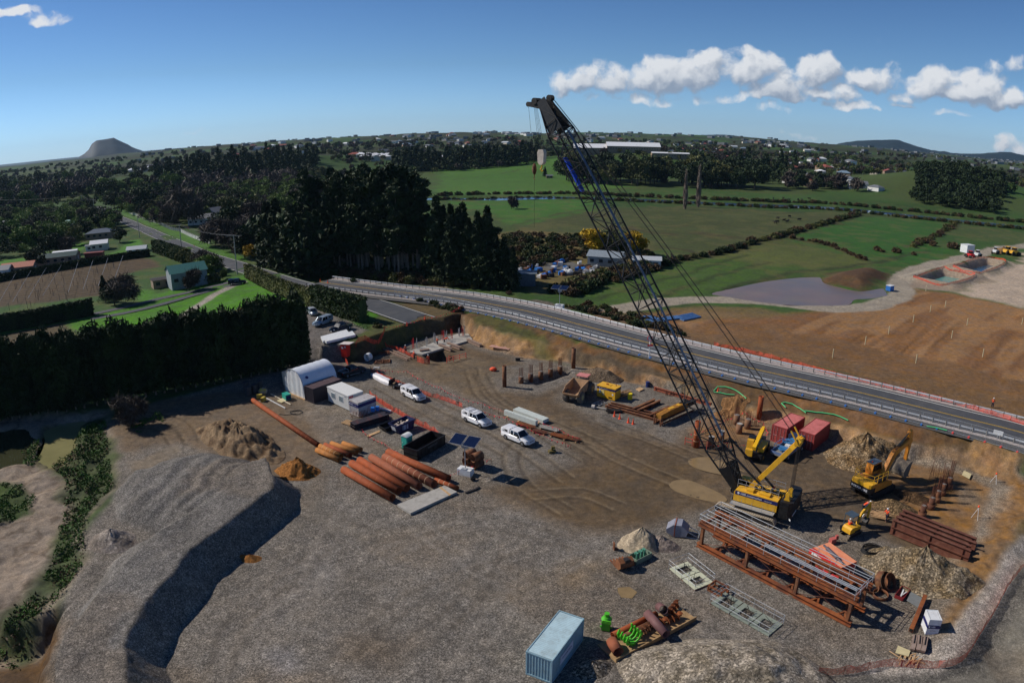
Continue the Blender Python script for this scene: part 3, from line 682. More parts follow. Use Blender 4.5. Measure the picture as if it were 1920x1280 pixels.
road=sheet('highway',offset(YEL,-4.3),offset(YEL,4.5),M_asph,z=3.52,sub=2)
for d_,m_,w_ in((-.1,M_yel,.06),(.1,M_yel,.06),(-3.45,M_white,.13),(3.5,M_white,.13)):
 sheet('lane_line',offset(YEL,d_-w_),offset(YEL,d_+w_),m_,z=3.535,parent=road)
sheet('road_shoulder',offset(YEL,4.5),offset(YEL,8.2),M_gravl,z=3.512)
sheet('road_shoulder',offset(YEL,-6.4),offset(YEL,-4.3),mat('pale_shoulder',srgb(170,160,154),.95,var=.3,vs=3),z=3.512)
OLD=smooth_line([P(*q)[:2]for q in((180,388),(200,398),(240,416),(290,438),(340,460),(400,484),(450,500))]+[G(540,528,2.6),G(620,548,3.3),G(700,570,3.3),G(745,585,3.3),G(790,600,3.3)],3.0)
oroad=sheet('old_road',offset(OLD,-3.9),offset(OLD,4.3),M_asph2,dz=.10,sub=3)
for d_ in(-3.5,3.9):sheet('edge_line',offset(OLD,d_-.1),offset(OLD,d_+.1),M_white,dz=.14,parent=oroad)
dashes('centre_line',OLD[::3],.14,3,7,M_white,None,oroad)
DRV=smooth_line([P(*q)[:2]for q in((170,598),(230,588),(300,572),(370,552),(420,538),(460,530))],3)
sheet('driveway',offset(DRV,-1.5),offset(DRV,1.5),M_asph2,dz=.09,sub=2)
DRV2=smooth_line([P(*q)[:2]for q in((170,590),(240,575),(300,560),(370,545),(440,527))],3)
sheet('driveway',offset(DRV2,-1.6),offset(DRV2,1.6),M_asph,dz=.09,sub=2)
def water_mat(name,col,rough=.08,bump=.05,sc=1.2):
 m_=mat(name,col,rough,var=.12,vs=.25,bump=bump,bs=sc,spec=.5);return m_
def flat(name,poly,z,m_,kind='structure',step=1.5,**tags):
 q=smooth_line(poly,step,True);mb=MB();mb.add([(a[0],a[1],z)for a in q],[tuple(range(len(q)))])
 o=mb.build(name,m_,**tags)
 if kind:o['kind']=kind
 return o
M_olive=water_mat('silty_water',srgb(136,132,92));M_dkw=water_mat('dark_pond_water',srgb(60,62,44))
def grow(poly,d):
 q=np.asarray(poly,float);c=q.mean(0);return c+(q-c)*(1+d/np.linalg.norm(q-c,axis=1)[:,None])
flat('pond_water',grow(POND1,1.5),-1.45,M_dkw);flat('pond_water',grow(POND2,1.5),-1.45,M_olive)
flat('flood_water',grow(FLOOD,.5),-.2,mat('flood_water_brown',srgb(122,100,88),.28,var=.15,vs=.08,bump=.1,bs=1.2,spec=.35,col2=srgb(104,96,92),dirt=srgb(128,112,84),dirt_amt=.6,dirt_scale=.12))
flat('basin_water',BASIN1,-1.2,water_mat('basin_green_water',srgb(92,150,142),.15));flat('basin_water',BASIN2,-1.2,water_mat('basin_blue_water',srgb(44,80,104),.15))
sheet('river',offset(RIVER,-9),offset(RIVER,9),water_mat('river_water',srgb(60,84,120),.1),z=-.75)
for pl in([(1292,862),(1330,858),(1385,878),(1398,892),(1350,890),(1300,876)],[(1256,905),(1290,900),(1350,925),(1362,940),(1320,938),(1265,920)],[(1158,1100),(1180,1098),(1195,1108),(1185,1120),(1165,1118)]):
 c_=np.array(GL(pl));zz=float(H(c_[:,0],c_[:,1]).mean());flat('puddle',c_,zz+.03,mat('puddle_mud',srgb(142,120,84),.22,var=.12,vs=.8,spec=.5),step=.6)
# ================================================================ THE YARD
M_blk=mat('black_paint',srgb(24,25,28),.5,var=.25,dirt=srgb(90,84,76),dirt_amt=.25)
M_dark=mat('dark_steel',srgb(44,42,42),.6,var=.3,dirt=srgb(96,84,70),dirt_amt=.5)
M_rub=mat('rubber',srgb(38,37,36),.85,var=.3,dirt=srgb(110,98,82),dirt_amt=.6,dirt_scale=3)
M_ywl=mat('machine_yellow',srgb(232,176,44),.45,var=.08,vs=1,dirt=srgb(150,112,60),dirt_amt=.45,dirt_scale=1.5)
M_org=mat('machine_orange',srgb(228,146,52),.45,var=.08,vs=1,dirt=srgb(140,96,50),dirt_amt=.4,dirt_scale=1.5)
M_wht=mat('white_paint',srgb(226,228,228),.4,var=.04,dirt=srgb(160,150,136),dirt_amt=.35,dirt_scale=1.5)
M_car=mat('white_car_paint',srgb(232,233,236),.25,var=.02,coat=.5,dirt=srgb(170,158,142),dirt_amt=.35,dirt_scale=1.6)
M_gal=mat('galvanised_steel',srgb(178,182,186),.4,.35,var=.12)
M_gls=mat('dark_glass',srgb(18,22,28),.06,var=.1,spec=.8)
M_nav=mat('navy_paint',srgb(30,38,96),.5,var=.08)
M_rust=mat('rusty_pipe',srgb(152,74,34),.8,var=.16,vs=1.5,dirt=srgb(96,52,32),dirt_amt=.6,dirt_scale=1.1,bump=.15)
M_rust2=mat('weathered_rust',srgb(122,76,48),.85,var=.3,vs=1.3,col2=srgb(88,56,44),dirt=srgb(176,132,92),dirt_amt=.5,bump=.2)
M_rust3=mat('bright_rust_beam',srgb(142,78,40),.8,var=.25,vs=.9,col2=srgb(102,58,40),dirt=srgb(184,122,68),dirt_amt=.4)
M_red=mat('red_container',srgb(158,66,62),.6,var=.1,dirt=srgb(100,44,40),dirt_amt=.5,dirt_scale=1.4)
M_redtop=mat('faded_red',srgb(196,110,106),.7,var=.1,dirt=srgb(120,58,50),dirt_amt=.55,dirt_scale=.9)
M_blu=mat('pale_blue_container',srgb(140,172,184),.55,var=.08,dirt=srgb(108,100,84),dirt_amt=.35,dirt_scale=.8)
M_cab=mat('cabin_panel',srgb(208,210,208),.5,var=.04,dirt=srgb(150,142,130),dirt_amt=.3)
M_conc=mat('concrete',srgb(170,166,158),.85,var=.12,dirt=srgb(120,112,100),dirt_amt=.5,bump=.1)
M_wood=mat('timber',srgb(196,160,118),.8,var=.2,vs=3,dirt=srgb(120,90,62),dirt_amt=.4)
M_teal=mat('teal_plastic',srgb(40,156,140),.5,var=.06,dirt=srgb(60,100,90),dirt_amt=.3)
M_hot=mat('orange_mesh',srgb(222,84,58),.7,var=.15);M_hot2=mat('pink_flag',srgb(255,66,78),.6,var=.1)
M_orf=mat('hi_vis_orange',srgb(255,92,52),.7,var=.1);M_blue=mat('blue_plastic',srgb(44,112,190),.5,var=.1)
M_grn=mat('lime_green_paint',srgb(84,186,48),.45,var=.12,dirt=srgb(40,90,30),dirt_amt=.4);M_gpipe=mat('green_duct',srgb(84,190,122),.5,var=.05)
M_chr=mat('chrome',srgb(200,204,210),.15,.9,var=.02);M_sol=mat('solar_cells',srgb(20,30,58),.12,var=.15,spec=.7)
M_redp=mat('red_paint',srgb(206,48,48),.5,var=.12,dirt=srgb(120,40,36),dirt_amt=.4)
M_salm=mat('faded_orange_panel',srgb(236,152,112),.6,var=.08,dirt=srgb(214,96,70),dirt_amt=.5,dirt_scale=.8)
M_rebar=mat('rebar',srgb(104,62,46),.85,var=.3);M_hose=mat('black_hose',srgb(30,30,32),.6)
M_mud=mat('muddy_steel',srgb(132,120,104),.85,var=.3,vs=3,dirt=srgb(60,56,52),dirt_amt=.6,dirt_scale=3)
M_txt=mat('white_lettering',srgb(232,234,240),.5,var=.02)
def lettering(s,size,loc,rot,parent,m_=None,name='lettering'):
 cu=bpy.data.curves.new(name,'FONT');cu.body=s;cu.size=size;cu.align_x='CENTER';cu.align_y='CENTER';cu.extrude=.004
 cu.materials.append(m_ or M_txt)
 tmp=bpy.data.objects.new(name,cu);me_=bpy.data.meshes.new_from_object(tmp);me_.name=name
 o=bpy.data.objects.new(name,me_);bpy.data.objects.remove(tmp);bpy.data.curves.remove(cu)
 COL.objects.link(o);o.parent=parent;o.location=loc;o.rotation_euler=rot;return o
def I_beam(mb,a,b,h=.6,w=.3,t_=.03):
 a,b=Vector(a),Vector(b);d=(b-a).normalized();up=Vector((0,0,1));x=d.cross(up).normalized();up=x.cross(d)
 for s in(-1,1):mb.bar(a+up*s*(h/2-t_/2),b+up*s*(h/2-t_/2),w,t_)
 mb.bar(a,b,t_,h-2*t_);return mb
# ---- containers
def corrug(x0,x1,n,d=.035):
 pts=[];s=(x1-x0)/n
 for i in range(n):
  a=x0+i*s;pts+=[(a,0),(a+s*.3,0),(a+s*.4,d),(a+s*.9,d)]
 return pts+[(x1,0)]
def container(label,loc,rz,L=6.058,W=2.438,Hh=2.591,m_=None,top=None,door=True,name='shipping_container',cat='container',group=None,corr=True,stripe=None):
 m_=m_ or M_red;T=thing(name,label,cat,loc,rz,group)
 b=MB();n=int(L/.28);pts=corrug(-L/2+.12,L/2-.12,n)
 z0,z1=.16,Hh-.12
 if corr:
  for s in(-1,1):
   vs=[];fs=[]
   for(x,d)in pts:vs+=[(x,s*(W/2-.03-d),z0),(x,s*(W/2-.03-d),z1)]
   for i in range(len(pts)-1):fs.append((2*i,2*i+2,2*i+3,2*i+1))
   b.add(vs,fs)
  for e in((1,)if door else(-1,1)):
   pw=corrug(-W/2+.12,W/2-.12,int(W/.28));vs=[];fs=[]
   for(y,d)in pw:vs+=[(e*(L/2-.03-d),y,z0),(e*(L/2-.03-d),y,z1)]
   for i in range(len(pw)-1):fs.append((2*i,2*i+2,2*i+3,2*i+1))
   b.add(vs,fs)
 else:b.bb((-L/2+.03,-W/2+.03,z0),(L/2-.03,W/2-.03,z1))
 b.build('wall',m_,T)
 f=MB()
 for sx in(-1,1):
  for sy in(-1,1):f.box((sx*(L/2-.07),sy*(W/2-.07),Hh/2),(.14,.14,Hh))
  f.box((sx*(L/2-.05),0,.09),(.1,W-.28,.16));f.box((sx*(L/2-.05),0,Hh-.07),(.1,W-.28,.12))
 for sy in(-1,1):
  f.box((0,sy*(W/2-.04),.09),(L-.28,.08,.16));f.box((0,sy*(W/2-.04),Hh-.05),(L-.28,.08,.1))
 f.build('frame',m_,T)
 r=MB();pr=corrug(-L/2+.15,L/2-.15,int(L/.21),.02);vs=[];fs=[]
 for(x,d)in pr:vs+=[(x,-W/2+.08,Hh-.035-d*corr),(x,W/2-.08,Hh-.035-d*corr)]
 for i in range(len(pr)-1):fs.append((2*i,2*i+2,2*i+3,2*i+1))
 r.add(vs,fs);r.build('roof',top or m_,T)
 if door:
  for s in(-1,1):
   d_=MB();d_.box((-L/2+.06,s*(W-.3)/4,Hh/2),(.05,(W-.34)/2,Hh-.3))
   for k in range(6):d_.box((-L/2+.028,s*(W-.3)/4,.35+k*(Hh-.6)/5),(.02,(W-.5)/2,.09))
   D_=d_.build('door',m_,T)
   h_=MB()
   for q in(.28,.8):h_.cyl((-L/2-.0,s*q,.2),(-L/2-.0,s*q,Hh-.2),.022,n=6)
   h_.box((-L/2-.02,s*.54,1.15),(.03,.5,.05));h_.build('locking_bar',mat('worn_bar',srgb(190,150,146),.5,var=.1),D_)
 if stripe:stripe(T)
 return T
def corner_pose(x,y,a,L=6.058,W=2.438,z=None):
 l=(math.cos(a),math.sin(a));w=(math.sin(a),-math.cos(a))
 X,Y=x+l[0]*L/2+w[0]*W/2,y+l[1]*L/2+w[1]*W/2
 return(X,Y,hz(X,Y)if z is None else z),a
p_,a_=corner_pose(37.42,86.5,.730);container('faded red shipping container nearest the lone steel pile behind the crane',p_,a_,m_=M_red,top=M_redtop)
p_,a_=corner_pose(40.77,84.3,.758);container('faded red shipping container beside the brown gravel heap',p_,a_,m_=M_red,top=M_redtop)
def blue_sign(T):
 s=MB();s.box((-.35,-2.438/2-.002,1.35),(2.4,.02,.9));S=s.build('sign',mat('dirty_grey_sign',srgb(196,198,212),.6),T)
 lettering('CONTAINER SPACES',.2,(-.35,-2.438/2-.018,1.4),(R(90),0,0),S,M_nav)
p_,a_=corner_pose(1.008,42.75,1.046);container('pale blue corrugated shipping container at the front of the yard',p_,a_,m_=M_blu,top=mat('pale_blue_roof',srgb(176,202,210),.5,var=.08,dirt=srgb(120,116,108),dirt_amt=.5,dirt_scale=.7),door=False,stripe=blue_sign)
def heb_band(L,W,z,hgt,small='construction',side=-1,both=False):
 def f(T):
  s=MB();s.bb((-L/2-.012,-W/2-.012,z),(L/2+.012,W/2+.012,z+hgt));S=s.build('stripe',M_nav,T)
  lettering('\u25c6 HEB ',hgt*.55,(-L*.25,-W/2-.016,z+hgt/2),(R(90),0,0),S)
  lettering(small,hgt*.26,(L*.12,-W/2-.016,z+hgt/2-.04),(R(90),0,0),S)
  if both:lettering('\u25c6 HEB ',hgt*.5,(-L/2-.016,0,z+hgt/2),(R(90),0,R(-90)),S)
 return f
# site office, small store, dark container beside the tent
def on_line(a,b,L,W,z=0,side=1,ang=None):
 """box whose long base edge runs from pixel a; side +1: body to the left of a->b"""
 A_=np.array(G(*a,z));B_=np.array(G(*b,z));d=B_-A_;an=math.atan2(d[1],d[0])if ang is None else ang;d=np.array([math.cos(an),math.sin(an)]);n_=np.array([-d[1],d[0]])/np.linalg.norm(d)
 c=A_+d/np.linalg.norm(d)*L/2+n_*W/2*side;return(c[0],c[1],hz(*c)),an
cl,ca=on_line((616,753),(652,770),6.0,2.9)
cab=thing('site_office','white portable site office with two windows between the dark container and striped store','cabin',cl,ca)
MB().bb((-3,-1.45,.12),(3,1.45,2.5)).build('wall',M_cab,cab)
MB().bb((-3.06,-1.51,2.502),(3.06,1.51,2.62)).build('roof',mat('pale_roof',srgb(222,222,218),.5,var=.03),cab)
MB().bb((-3,-1.4,0),(3,1.4,.118)).build('skid',M_dark,cab)
for wx in(-1.35,.9):
 w=MB();w.box((wx,-1.47,1.5),(1.15,.05,1.0));Wn=w.build('window',M_wht,cab)
 g_=MB();g_.box((wx-.27,-1.5,1.5),(.48,.02,.86));g_.box((wx+.27,-1.5,1.5),(.48,.02,.86));g_.build('pane',mat('curtained_glass',srgb(120,134,142),.15,var=.3,vs=4),Wn)
s_=MB();s_.box((3.02,-.9,2.25),(.03,.8,.3));S_=s_.build('sign',M_redp,cab);lettering('CITY BOX',.15,(3.04,-.9,2.25),(R(90),0,R(90)),S_)
lettering('\u25b2 HEB',.22,(2.2,-1.456,2.2),(R(90),0,0),cab,M_nav)
sl,sa=on_line((656,775),(669,780.5),2.3,3.6)
container('rusty white store with a navy band at the end of the cabins',sl,sa,L=2.3,W=3.6,Hh=2.35,m_=mat('rust_streaked_white',srgb(204,200,196),.6,var=.05,dirt=srgb(140,92,72),dirt_amt=.55,dirt_scale=1.4),door=False,name='storage_container',stripe=heb_band(2.3,3.6,1.5,.5))
dl,da=on_line((573,751),(585,757.5),2.44,6.06,ang=R(-38))
container('dark purple shipping container pushed against the white tent',dl,da,L=2.44,W=6.06,m_=mat('dark_purple_steel',srgb(52,46,54),.6,var=.1),top=mat('brown_roof',srgb(104,84,84),.7,var=.1,dirt=srgb(160,150,150),dirt_amt=.4,dirt_scale=.6),door=False)
bl_,ba=on_line((531,722),(541,727),2.44,6.06,ang=R(-39))
container('grimy white container behind the left side of the tent',bl_,ba,L=2.44,W=6.06,Hh=2.5,m_=mat('grimy_white',srgb(196,190,176),.6,var=.1,dirt=srgb(110,100,84),dirt_amt=.6),door=False)
# arched white tent
ta=R(-39);tl=(-34.6,107.6,hz(-34.6,107.6))
tent=thing('dome_shelter','white arched fabric shelter beside the row of tall dark trees','shelter',tl,ta)
def arch(t_,hw=2.95,h=4.7):
 return(-hw*math.cos(math.pi*t_)*(1 if True else 1),h*math.sin(math.pi*t_)**.62)
c=MB();N=22;K=10;vs=[];fs=[]
for k in range(K+1):
 y=-3.5+7.0*k/K;ins=.985 if k%2 else 1.0
 for i in range(N+1):
  ax,az_=arch(i/N);vs.append((ax*ins,y,az_*ins))
for k in range(K):
 for i in range(N):fs.append((k*(N+1)+i,k*(N+1)+i+1,(k+1)*(N+1)+i+1,(k+1)*(N+1)+i))
M_fab=mat('white_tent_fabric',srgb(214,220,230),.5,var=.04,bump=.35,bs=1.4)
c.add(vs,fs,True);c.build('cover',M_fab,tent)
for ye,sgn in((-3.45,-1),(3.4,1)):
 c=MB();vs=[];fs=[]
 for i in range(N+1):
  ax,az_=arch(i/N);vs+=[(ax*.98,ye,0),(ax*.98,ye+.1*math.sin(i*1.7),az_*.98)]
 for i in range(N):fs.append((2*i,2*i+1,2*i+3,2*i+2))
 c.add(vs,fs,True);c.build('end_curtain',M_wht,tent)
c=MB();c.tube([(*(lambda q:(q[0]*1.01,-3.52,q[1]*1.01))(arch(i/N)),)for i in range(N+1)],.05);c.build('hoop',M_gal,tent)
c=MB();c.bb((-3.1,-3.7,0),(3.1,-3.53,.2));c.build('base_board',M_wood,tent)
c=MB();c.cyl((2.35,-2.3,3.5),(2.38,-2.3,3.54),.28,n=14);c.build('emblem',M_nav,tent)
# ---- skips, toilet, generators
def skip(label,loc,rz,L,W,Hh,m_,m_in,name='skip_bin',flare=0.0,txt=None,posters=False):
 T=thing(name,label,'skip',loc,rz);b=MB();t_=.06;f=flare
 def ring(hw,hl,z):return[(-hl,-hw,z),(hl,-hw,z),(hl,hw,z),(-hl,hw,z)]
 o0=ring(W/2,L/2-f,.12);o1=ring(W/2,L/2,Hh);i1=ring(W/2-t_,L/2-t_,Hh);i0=ring(W/2-t_,L/2-t_-f,.2)
 vs=o0+o1+i1+i0;fs=[(0,3,2,1)]
 for k in range(3):
  for i in range(4):fs.append((k*4+i,k*4+(i+1)%4,(k+1)*4+(i+1)%4,(k+1)*4+i))
 b.add(vs,fs);b.build('body',m_,T)
 b=MB();b.bb((-L/2+f+.07,-W/2+.07,.2),(L/2-f-.07,W/2-.07,.24));b.build('floor_plate',m_in,T)
 r=MB();n=max(2,int(L/.8))
 for s in(-1,1):
  r.box((0,s*(W/2+.03),Hh-.06),(L+.1,.1,.12))
  for i in range(n+1):r.box((-L/2+f+.1+i*(L-2*f-.2)/n,s*(W/2+.03),Hh/2),(.09,.055,Hh-.25))
 for s in(-1,1):
  r.box((s*(L/2+.02),0,Hh-.06),(.09,W,.12))
  if not f:
   for z in(.35,.85):r.box((s*(L/2+.02),0,z),(.07,W-.1,.08))
 r.build('rib',m_,T)
 if txt:lettering(txt,.4,(.2,-W/2-.062,Hh*.68),(R(90),0,0),T,mat('grey_letter',srgb(120,124,128),.6))
 if posters:
  q=MB();q.box((-.2,-W/2-.035,.85),(1.1,.02,.7));q.build('poster',mat('pale_poster',srgb(150,168,190),.6,var=.3,vs=3),T)
  q=MB();q.box((-L/2+f*.4-.03,0,.8),(.02,.9,.7),ry=-math.atan2(f,Hh));q.build('poster',M_wht,T)
 return T
ks,ka=on_line((783,864),(834.5,834),6.0,2.45)
skip('long black hook bin beside the teal toilet and rusty pipes',ks,ka,6.0,2.45,1.6,M_blk,M_rust2,txt='WASTE CO')
ks,ka=on_line((746,816),(779,802),3.4,1.9)
sk2=skip('navy blue skip of rubbish with pale posters on its side',ks,ka,3.6,1.9,1.5,mat('navy_skip',srgb(32,42,84),.5,var=.15),M_rust2,flare=.45,posters=True)
ks,ka=on_line((722,812),(745,803),2.6,1.6)
skip('low black skip with scraps in it beside the navy skip',ks,ka,2.6,1.7,.8,M_blk,M_dark,flare=.35)
rr=MB()
for i in range(26):rr.box((random.uniform(-1.1,1.1),random.uniform(-.6,.6),.9+random.uniform(0,.35)),(random.uniform(.2,.6),random.uniform(.1,.35),random.uniform(.05,.2)),random.uniform(0,3),random.uniform(-.5,.5))
w_=rr.build('rubbish',mat('pale_rubbish',srgb(200,184,170),.8,var=.4,vs=4));w_.location=sk2.location;w_.rotation_euler=sk2.rotation_euler
tag(w_,'pale broken boards heaped inside the navy skip','rubbish',kind='stuff')
pl_=P(764,840);pt=thing('portable_toilet','teal portable toilet with a white arched roof behind the black bin','toilet',pl_,R(57))
b=MB();b.bb((-.55,-.55,.12),(.55,.55,2.0));b.build('wall',M_teal,pt)
b=MB();b.bb((-.58,-.4,.2),(-.552,.4,1.9));D_=b.build('door',mat('teal_door',srgb(60,186,164),.5,var=.06),pt);MB().box((-.6,.3,1.05),(.04,.1,.12)).build('handle',M_wht,D_)
b=MB();vs=[];fs=[]
for i in range(9):
 t_=i/8;y=-.62+1.24*t_;z=2.0+.28*math.sin(math.pi*t_);vs+=[(-.64,y,z),(.62,y,z)]
for i in range(8):fs.append((2*i,2*i+1,2*i+3,2*i+2))
b.add(vs,fs,True)
for e in(-.64,.62):b.add([(e,-.62+1.24*i/8,2.0+.28*math.sin(math.pi*i/8))for i in range(9)],[tuple(range(9))])
for i in range(5):b.tube([(-.5+i*.25,-.6+1.2*k/6,2.03+.28*math.sin(math.pi*k/6))for k in range(7)],.03,4)
b.build('roof',M_wht,pt);MB().bb((-.6,-.6,0),(.6,.6,.12)).build('base',M_dark,pt)
gl,ga=on_line((1119,744),(1146,751),3.4,1.9)
gen=thing('power_pack','yellow power pack with a blue band next to the dump truck','power pack',(gl[0],gl[1],gl[2]),ga)
MB().bb((-1.7,-.95,.1),(1.7,.95,1.95)).build('housing',M_ywl,gen)
r=MB();r.bb((-1.76,-1.0,1.952),(1.76,1.0,2.1));r.box((-.2,0,2.13),(1.2,.9,.06));r.build('roof',M_ywl,gen)
MB().box((-.3,0,2.25),(.4,.12,.2)).build('lifting_lug',M_rust,gen);MB().cyl((1.1,.4,2.1),(1.1,.4,2.45),.06).build('exhaust',M_rust,gen)
s=MB();s.bb((-1.715,-.965,1.55),(1.715,.965,1.88));S_=s.build('stripe',M_nav,gen)
lettering('\u25c6 HEB construction',.2,(-.5,-.97,1.72),(R(90),0,0),S_)
for(x,z,w,h,m_)in((-1.15,1.15,.3,.6,M_wht),(-.6,1.15,.55,.65,mat('pale_yellow',srgb(226,206,130),.5)),(1.25,1.0,.25,.3,M_wht),(.85,.4,.7,.22,M_blk),(-.5,.7,.45,.18,mat('grey_plate',srgb(170,170,170),.5))):
 MB().box((x,-.962,z),(w,.03,h)).build('access_panel',m_,gen)
tgp=P(538,748);tg=thing('generator','small teal generator on the ground in front of the tent','generator',tgp,R(-47))
MB().bb((-.75,-.5,.08),(.75,.5,1.0)).build('canopy',M_teal,tg);MB().box((.76,0,.5),(.02,.8,.6)).build('control_panel',M_nav,tg);MB().bb((-.8,-.52,0),(.8,.52,.08)).build('skid',M_dark,tg)
# ---- vehicles
def wheel(parent,x,y,r=.38,w=.26,rim=M_chr,z=None):
 s=1 if y>0 else-1;z=r if z is None else z
 t_=MB();t_.cyl((x,y-s*w/2,z),(x,y+s*w/2,z),r,n=18);t_.cyl((x,y+s*w*.5,z),(x,y+s*w*.56,z),r,r*.86,n=18)
 o=t_.build('wheel',M_rub,parent);q=MB();q.cyl((x,y+s*(w/2),z),(x,y+s*(w/2+.03),z),r*.58,r*.45,n=12);q.build('rim',rim,o);return o
def loft(mb,secs,closed_top=True,smooth=False):
 """secs: list of (x, [(y,z)...]) half sections from sill to roof centre, mirrored"""
 rows=[]
 for x,pr in secs:rows.append([(x,-y,z)for y,z in pr]+[(x,y,z)for y,z in pr[::-1]])
 n=len(rows[0]);vs=[v for r_ in rows for v in r_];fs=[]
 for k in range(len(rows)-1):
  for i in range(n-1):fs.append((k*n+i,k*n+i+1,(k+1)*n+i+1,(k+1)*n+i))
 fs+=[tuple(range(n-1,-1,-1)),tuple(range((len(rows)-1)*n,len(rows)*n))]
 mb.add(vs,fs,smooth);return mb
def ute(label,loc,rz,paint=M_car,canopy=True,tray=False,group=None,hatch=False,rails=False):
 T=thing('utility_truck' if not hatch else 'parked_car',label,'ute' if not hatch else 'car',loc,rz,group);W=.92
 hl=2.62 if not hatch else 2.1;b=MB()
 def lo(y):return[(y,.42),(y+.02,.7),(y-.02,.98)]
 if not hatch:
  secs=[(-hl,[(.78,.5),(.80,.75),(.78,1.0),(0,1.02)]),(-hl+.12,[(.88,.42),(.92,.75),(.9,1.04),(0,1.06)]),(-.6,[(.9,.4),(.93,.75),(.9,1.06),(0,1.08)]),
    (1.0,[(.9,.4),(.93,.75),(.89,1.08),(0,1.1)]),(1.9,[(.9,.42),(.92,.75),(.84,1.02),(0,1.1)]),(2.4,[(.84,.42),(.86,.72),(.74,.94),(0,1.0)]),(hl,[(.62,.45),(.66,.7),(.56,.86),(0,.9)])]
 else:
  secs=[(-hl,[(.6,.45),(.66,.7),(.6,.9),(0,.92)]),(-hl+.15,[(.82,.35),(.86,.7),(.8,.95),(0,.98)]),(-.5,[(.84,.32),(.87,.7),(.83,.96),(0,.98)]),(.9,[(.84,.32),(.87,.7),(.8,.95),(0,1.0)]),
    (1.6,[(.82,.34),(.84,.65),(.7,.82),(0,.9)]),(hl,[(.55,.4),(.6,.6),(.5,.7),(0,.74)])]
 loft(b,secs,smooth=True);b.build('body',paint,T)
 z0=1.04 if not hatch else .94;zt=1.74 if not hatch else 1.46
 x0,x1,x2,x3=((-.95,-.75,.55,1.25)if not hatch else(-1.95,-1.5,.35,1.15))
 g_=MB();loft(g_,[(x0,[(.86,z0),(.84,z0+.02),(.8,z0+.03),(0,z0+.04)]),(x1,[(.86,z0),(.80,z0+.35),(.68,zt-.03),(0,zt)]),(x2,[(.86,z0),(.80,z0+.35),(.66,zt-.03),(0,zt)]),(x3,[(.84,z0-.02),(.8,z0),(.76,z0+.02),(0,z0+.05)])]);g_.build('glasshouse',M_gls,T)
 r=MB();loft(r,[(x1-.02,[(.70,zt-.05),(.70,zt-.01),(.62,zt+.03),(0,zt+.05)]),(x2+.02,[(.68,zt-.05),(.68,zt-.01),(.6,zt+.03),(0,zt+.05)])])
 for s in(-1,1):
  r.bar((x2+.02,s*.68,zt-.02),(x3-.05,s*.83,z0+.02),.07,.05);r.bar((x1,s*.7,zt-.02),(x1-.02 if not hatch else x0,s*.86,z0),.12,.05);r.bar((-.1,s*.705,zt-.04),(-.1,s*.875,z0),.09,.04)
  r.bar((x1,s*.7,zt-.02),(x2,s*.68,zt-.02),.06,.05)
 r.build('roof',paint,T)
 if canopy:
  c_=MB();loft(c_,[(-hl+.02,[(.86,1.04),(.84,1.3),(.74,1.62),(0,1.66)]),(-hl+.3,[(.88,1.05),(.86,1.4),(.76,1.76),(0,1.8)]),(-.92,[(.88,1.06),(.85,1.4),(.75,1.78),(0,1.82)])]);CA=c_.build('canopy',paint,T)
  for s in(-1,1):MB().box((-1.75,s*.835,1.42),(1.0,.03,.26),rx=s*.24).build('canopy_window',M_gls,CA)
  MB().box((-hl+.02,0,1.42),(.03,1.2,.3),ry=.2).build('canopy_window',M_gls,CA)
  if rails:
   q=MB()
   for s in(-1,1):q.bar((-2.2,s*.6,1.86),(.4,s*.6,1.86),.05)
   for x in(-1.9,-1.1,.1):q.bar((x,-.66,1.9),(x,.66,1.9),.06)
   q.build('roof_rack',M_gal,T)
 elif not hatch:
  q=MB();q.bb((-hl+.12,-.78,1.09),(-1.0,.78,1.1));q.build('tray_liner',M_blk,T)
  q=MB()
  for s in(-1,1):q.bar((-hl+.1,s*.82,1.12),(-1.0,s*.82,1.12),.08,.1)
  q.bar((-1.3,-.75,1.5),(-1.3,.75,1.5),.06);q.bar((-1.3,-.75,1.1),(-1.3,-.75,1.5),.06);q.bar((-1.3,.75,1.1),(-1.3,.75,1.5),.06)
  q.build('sports_bar',M_chr,T)
 wb=1.62 if not hatch else 1.3
 for x in(-wb+.02,wb-.02+(.0 if hatch else .05)):
  for s in(-1,1):wheel(T,x,s*(.84 if not hatch else .78),.39 if not hatch else .32,.24)
 for s in(-1,1):
  MB().box((hl-.2,s*(.66 if not hatch else .58),.86 if not hatch else .68),(.3,.3,.14),rz=-s*.6).build('headlight',mat('headlamp_glass',srgb(140,150,168),.1,var=.2),T)
  MB().box((-hl+.06,s*.8,.95),(.1,.1,.28)).build('tail_light',M_redp,T)
  MB().box((.95 if not hatch else .8,s*1.0,1.12 if not hatch else 1.0),(.14,.2,.16)).build('wing_mirror',paint if not canopy else M_blk,T)
  MB().box((0.0,s*.955,.42),(2.2,.1,.07)).build('side_step',M_gal,T)
 MB().box((hl-.03,0,.74 if not hatch else .6),(.06,.9,.2)).build('grille',M_blk,T)
 MB().box((hl+.01,0,.5),(.04,1.3,.16)).build('bumper',paint,T)
 MB().box((hl+.04,0,.5),(.02,.4,.12)).build('number_plate',M_wht,T)
 return T
def by_wheels(rear,front,half=.84,wb=3.24,left=True):
 """pose from the pixels of the two near wheels"""
 a=np.array(P(*rear)[:2]);b_=np.array(P(*front)[:2]);d=(b_-a)/np.linalg.norm(b_-a);n_=np.array([-d[1],d[0]])*(1 if left else-1)
 c=(a+b_)/2+n_*half;return(c[0],c[1],hz(*c)),math.atan2(d[1],d[0])
l_,a_=by_wheels((757.5,742),(778,752.5));ute('white ute with a canopy parked ahead of the boat shaped bundle',l_,a_)
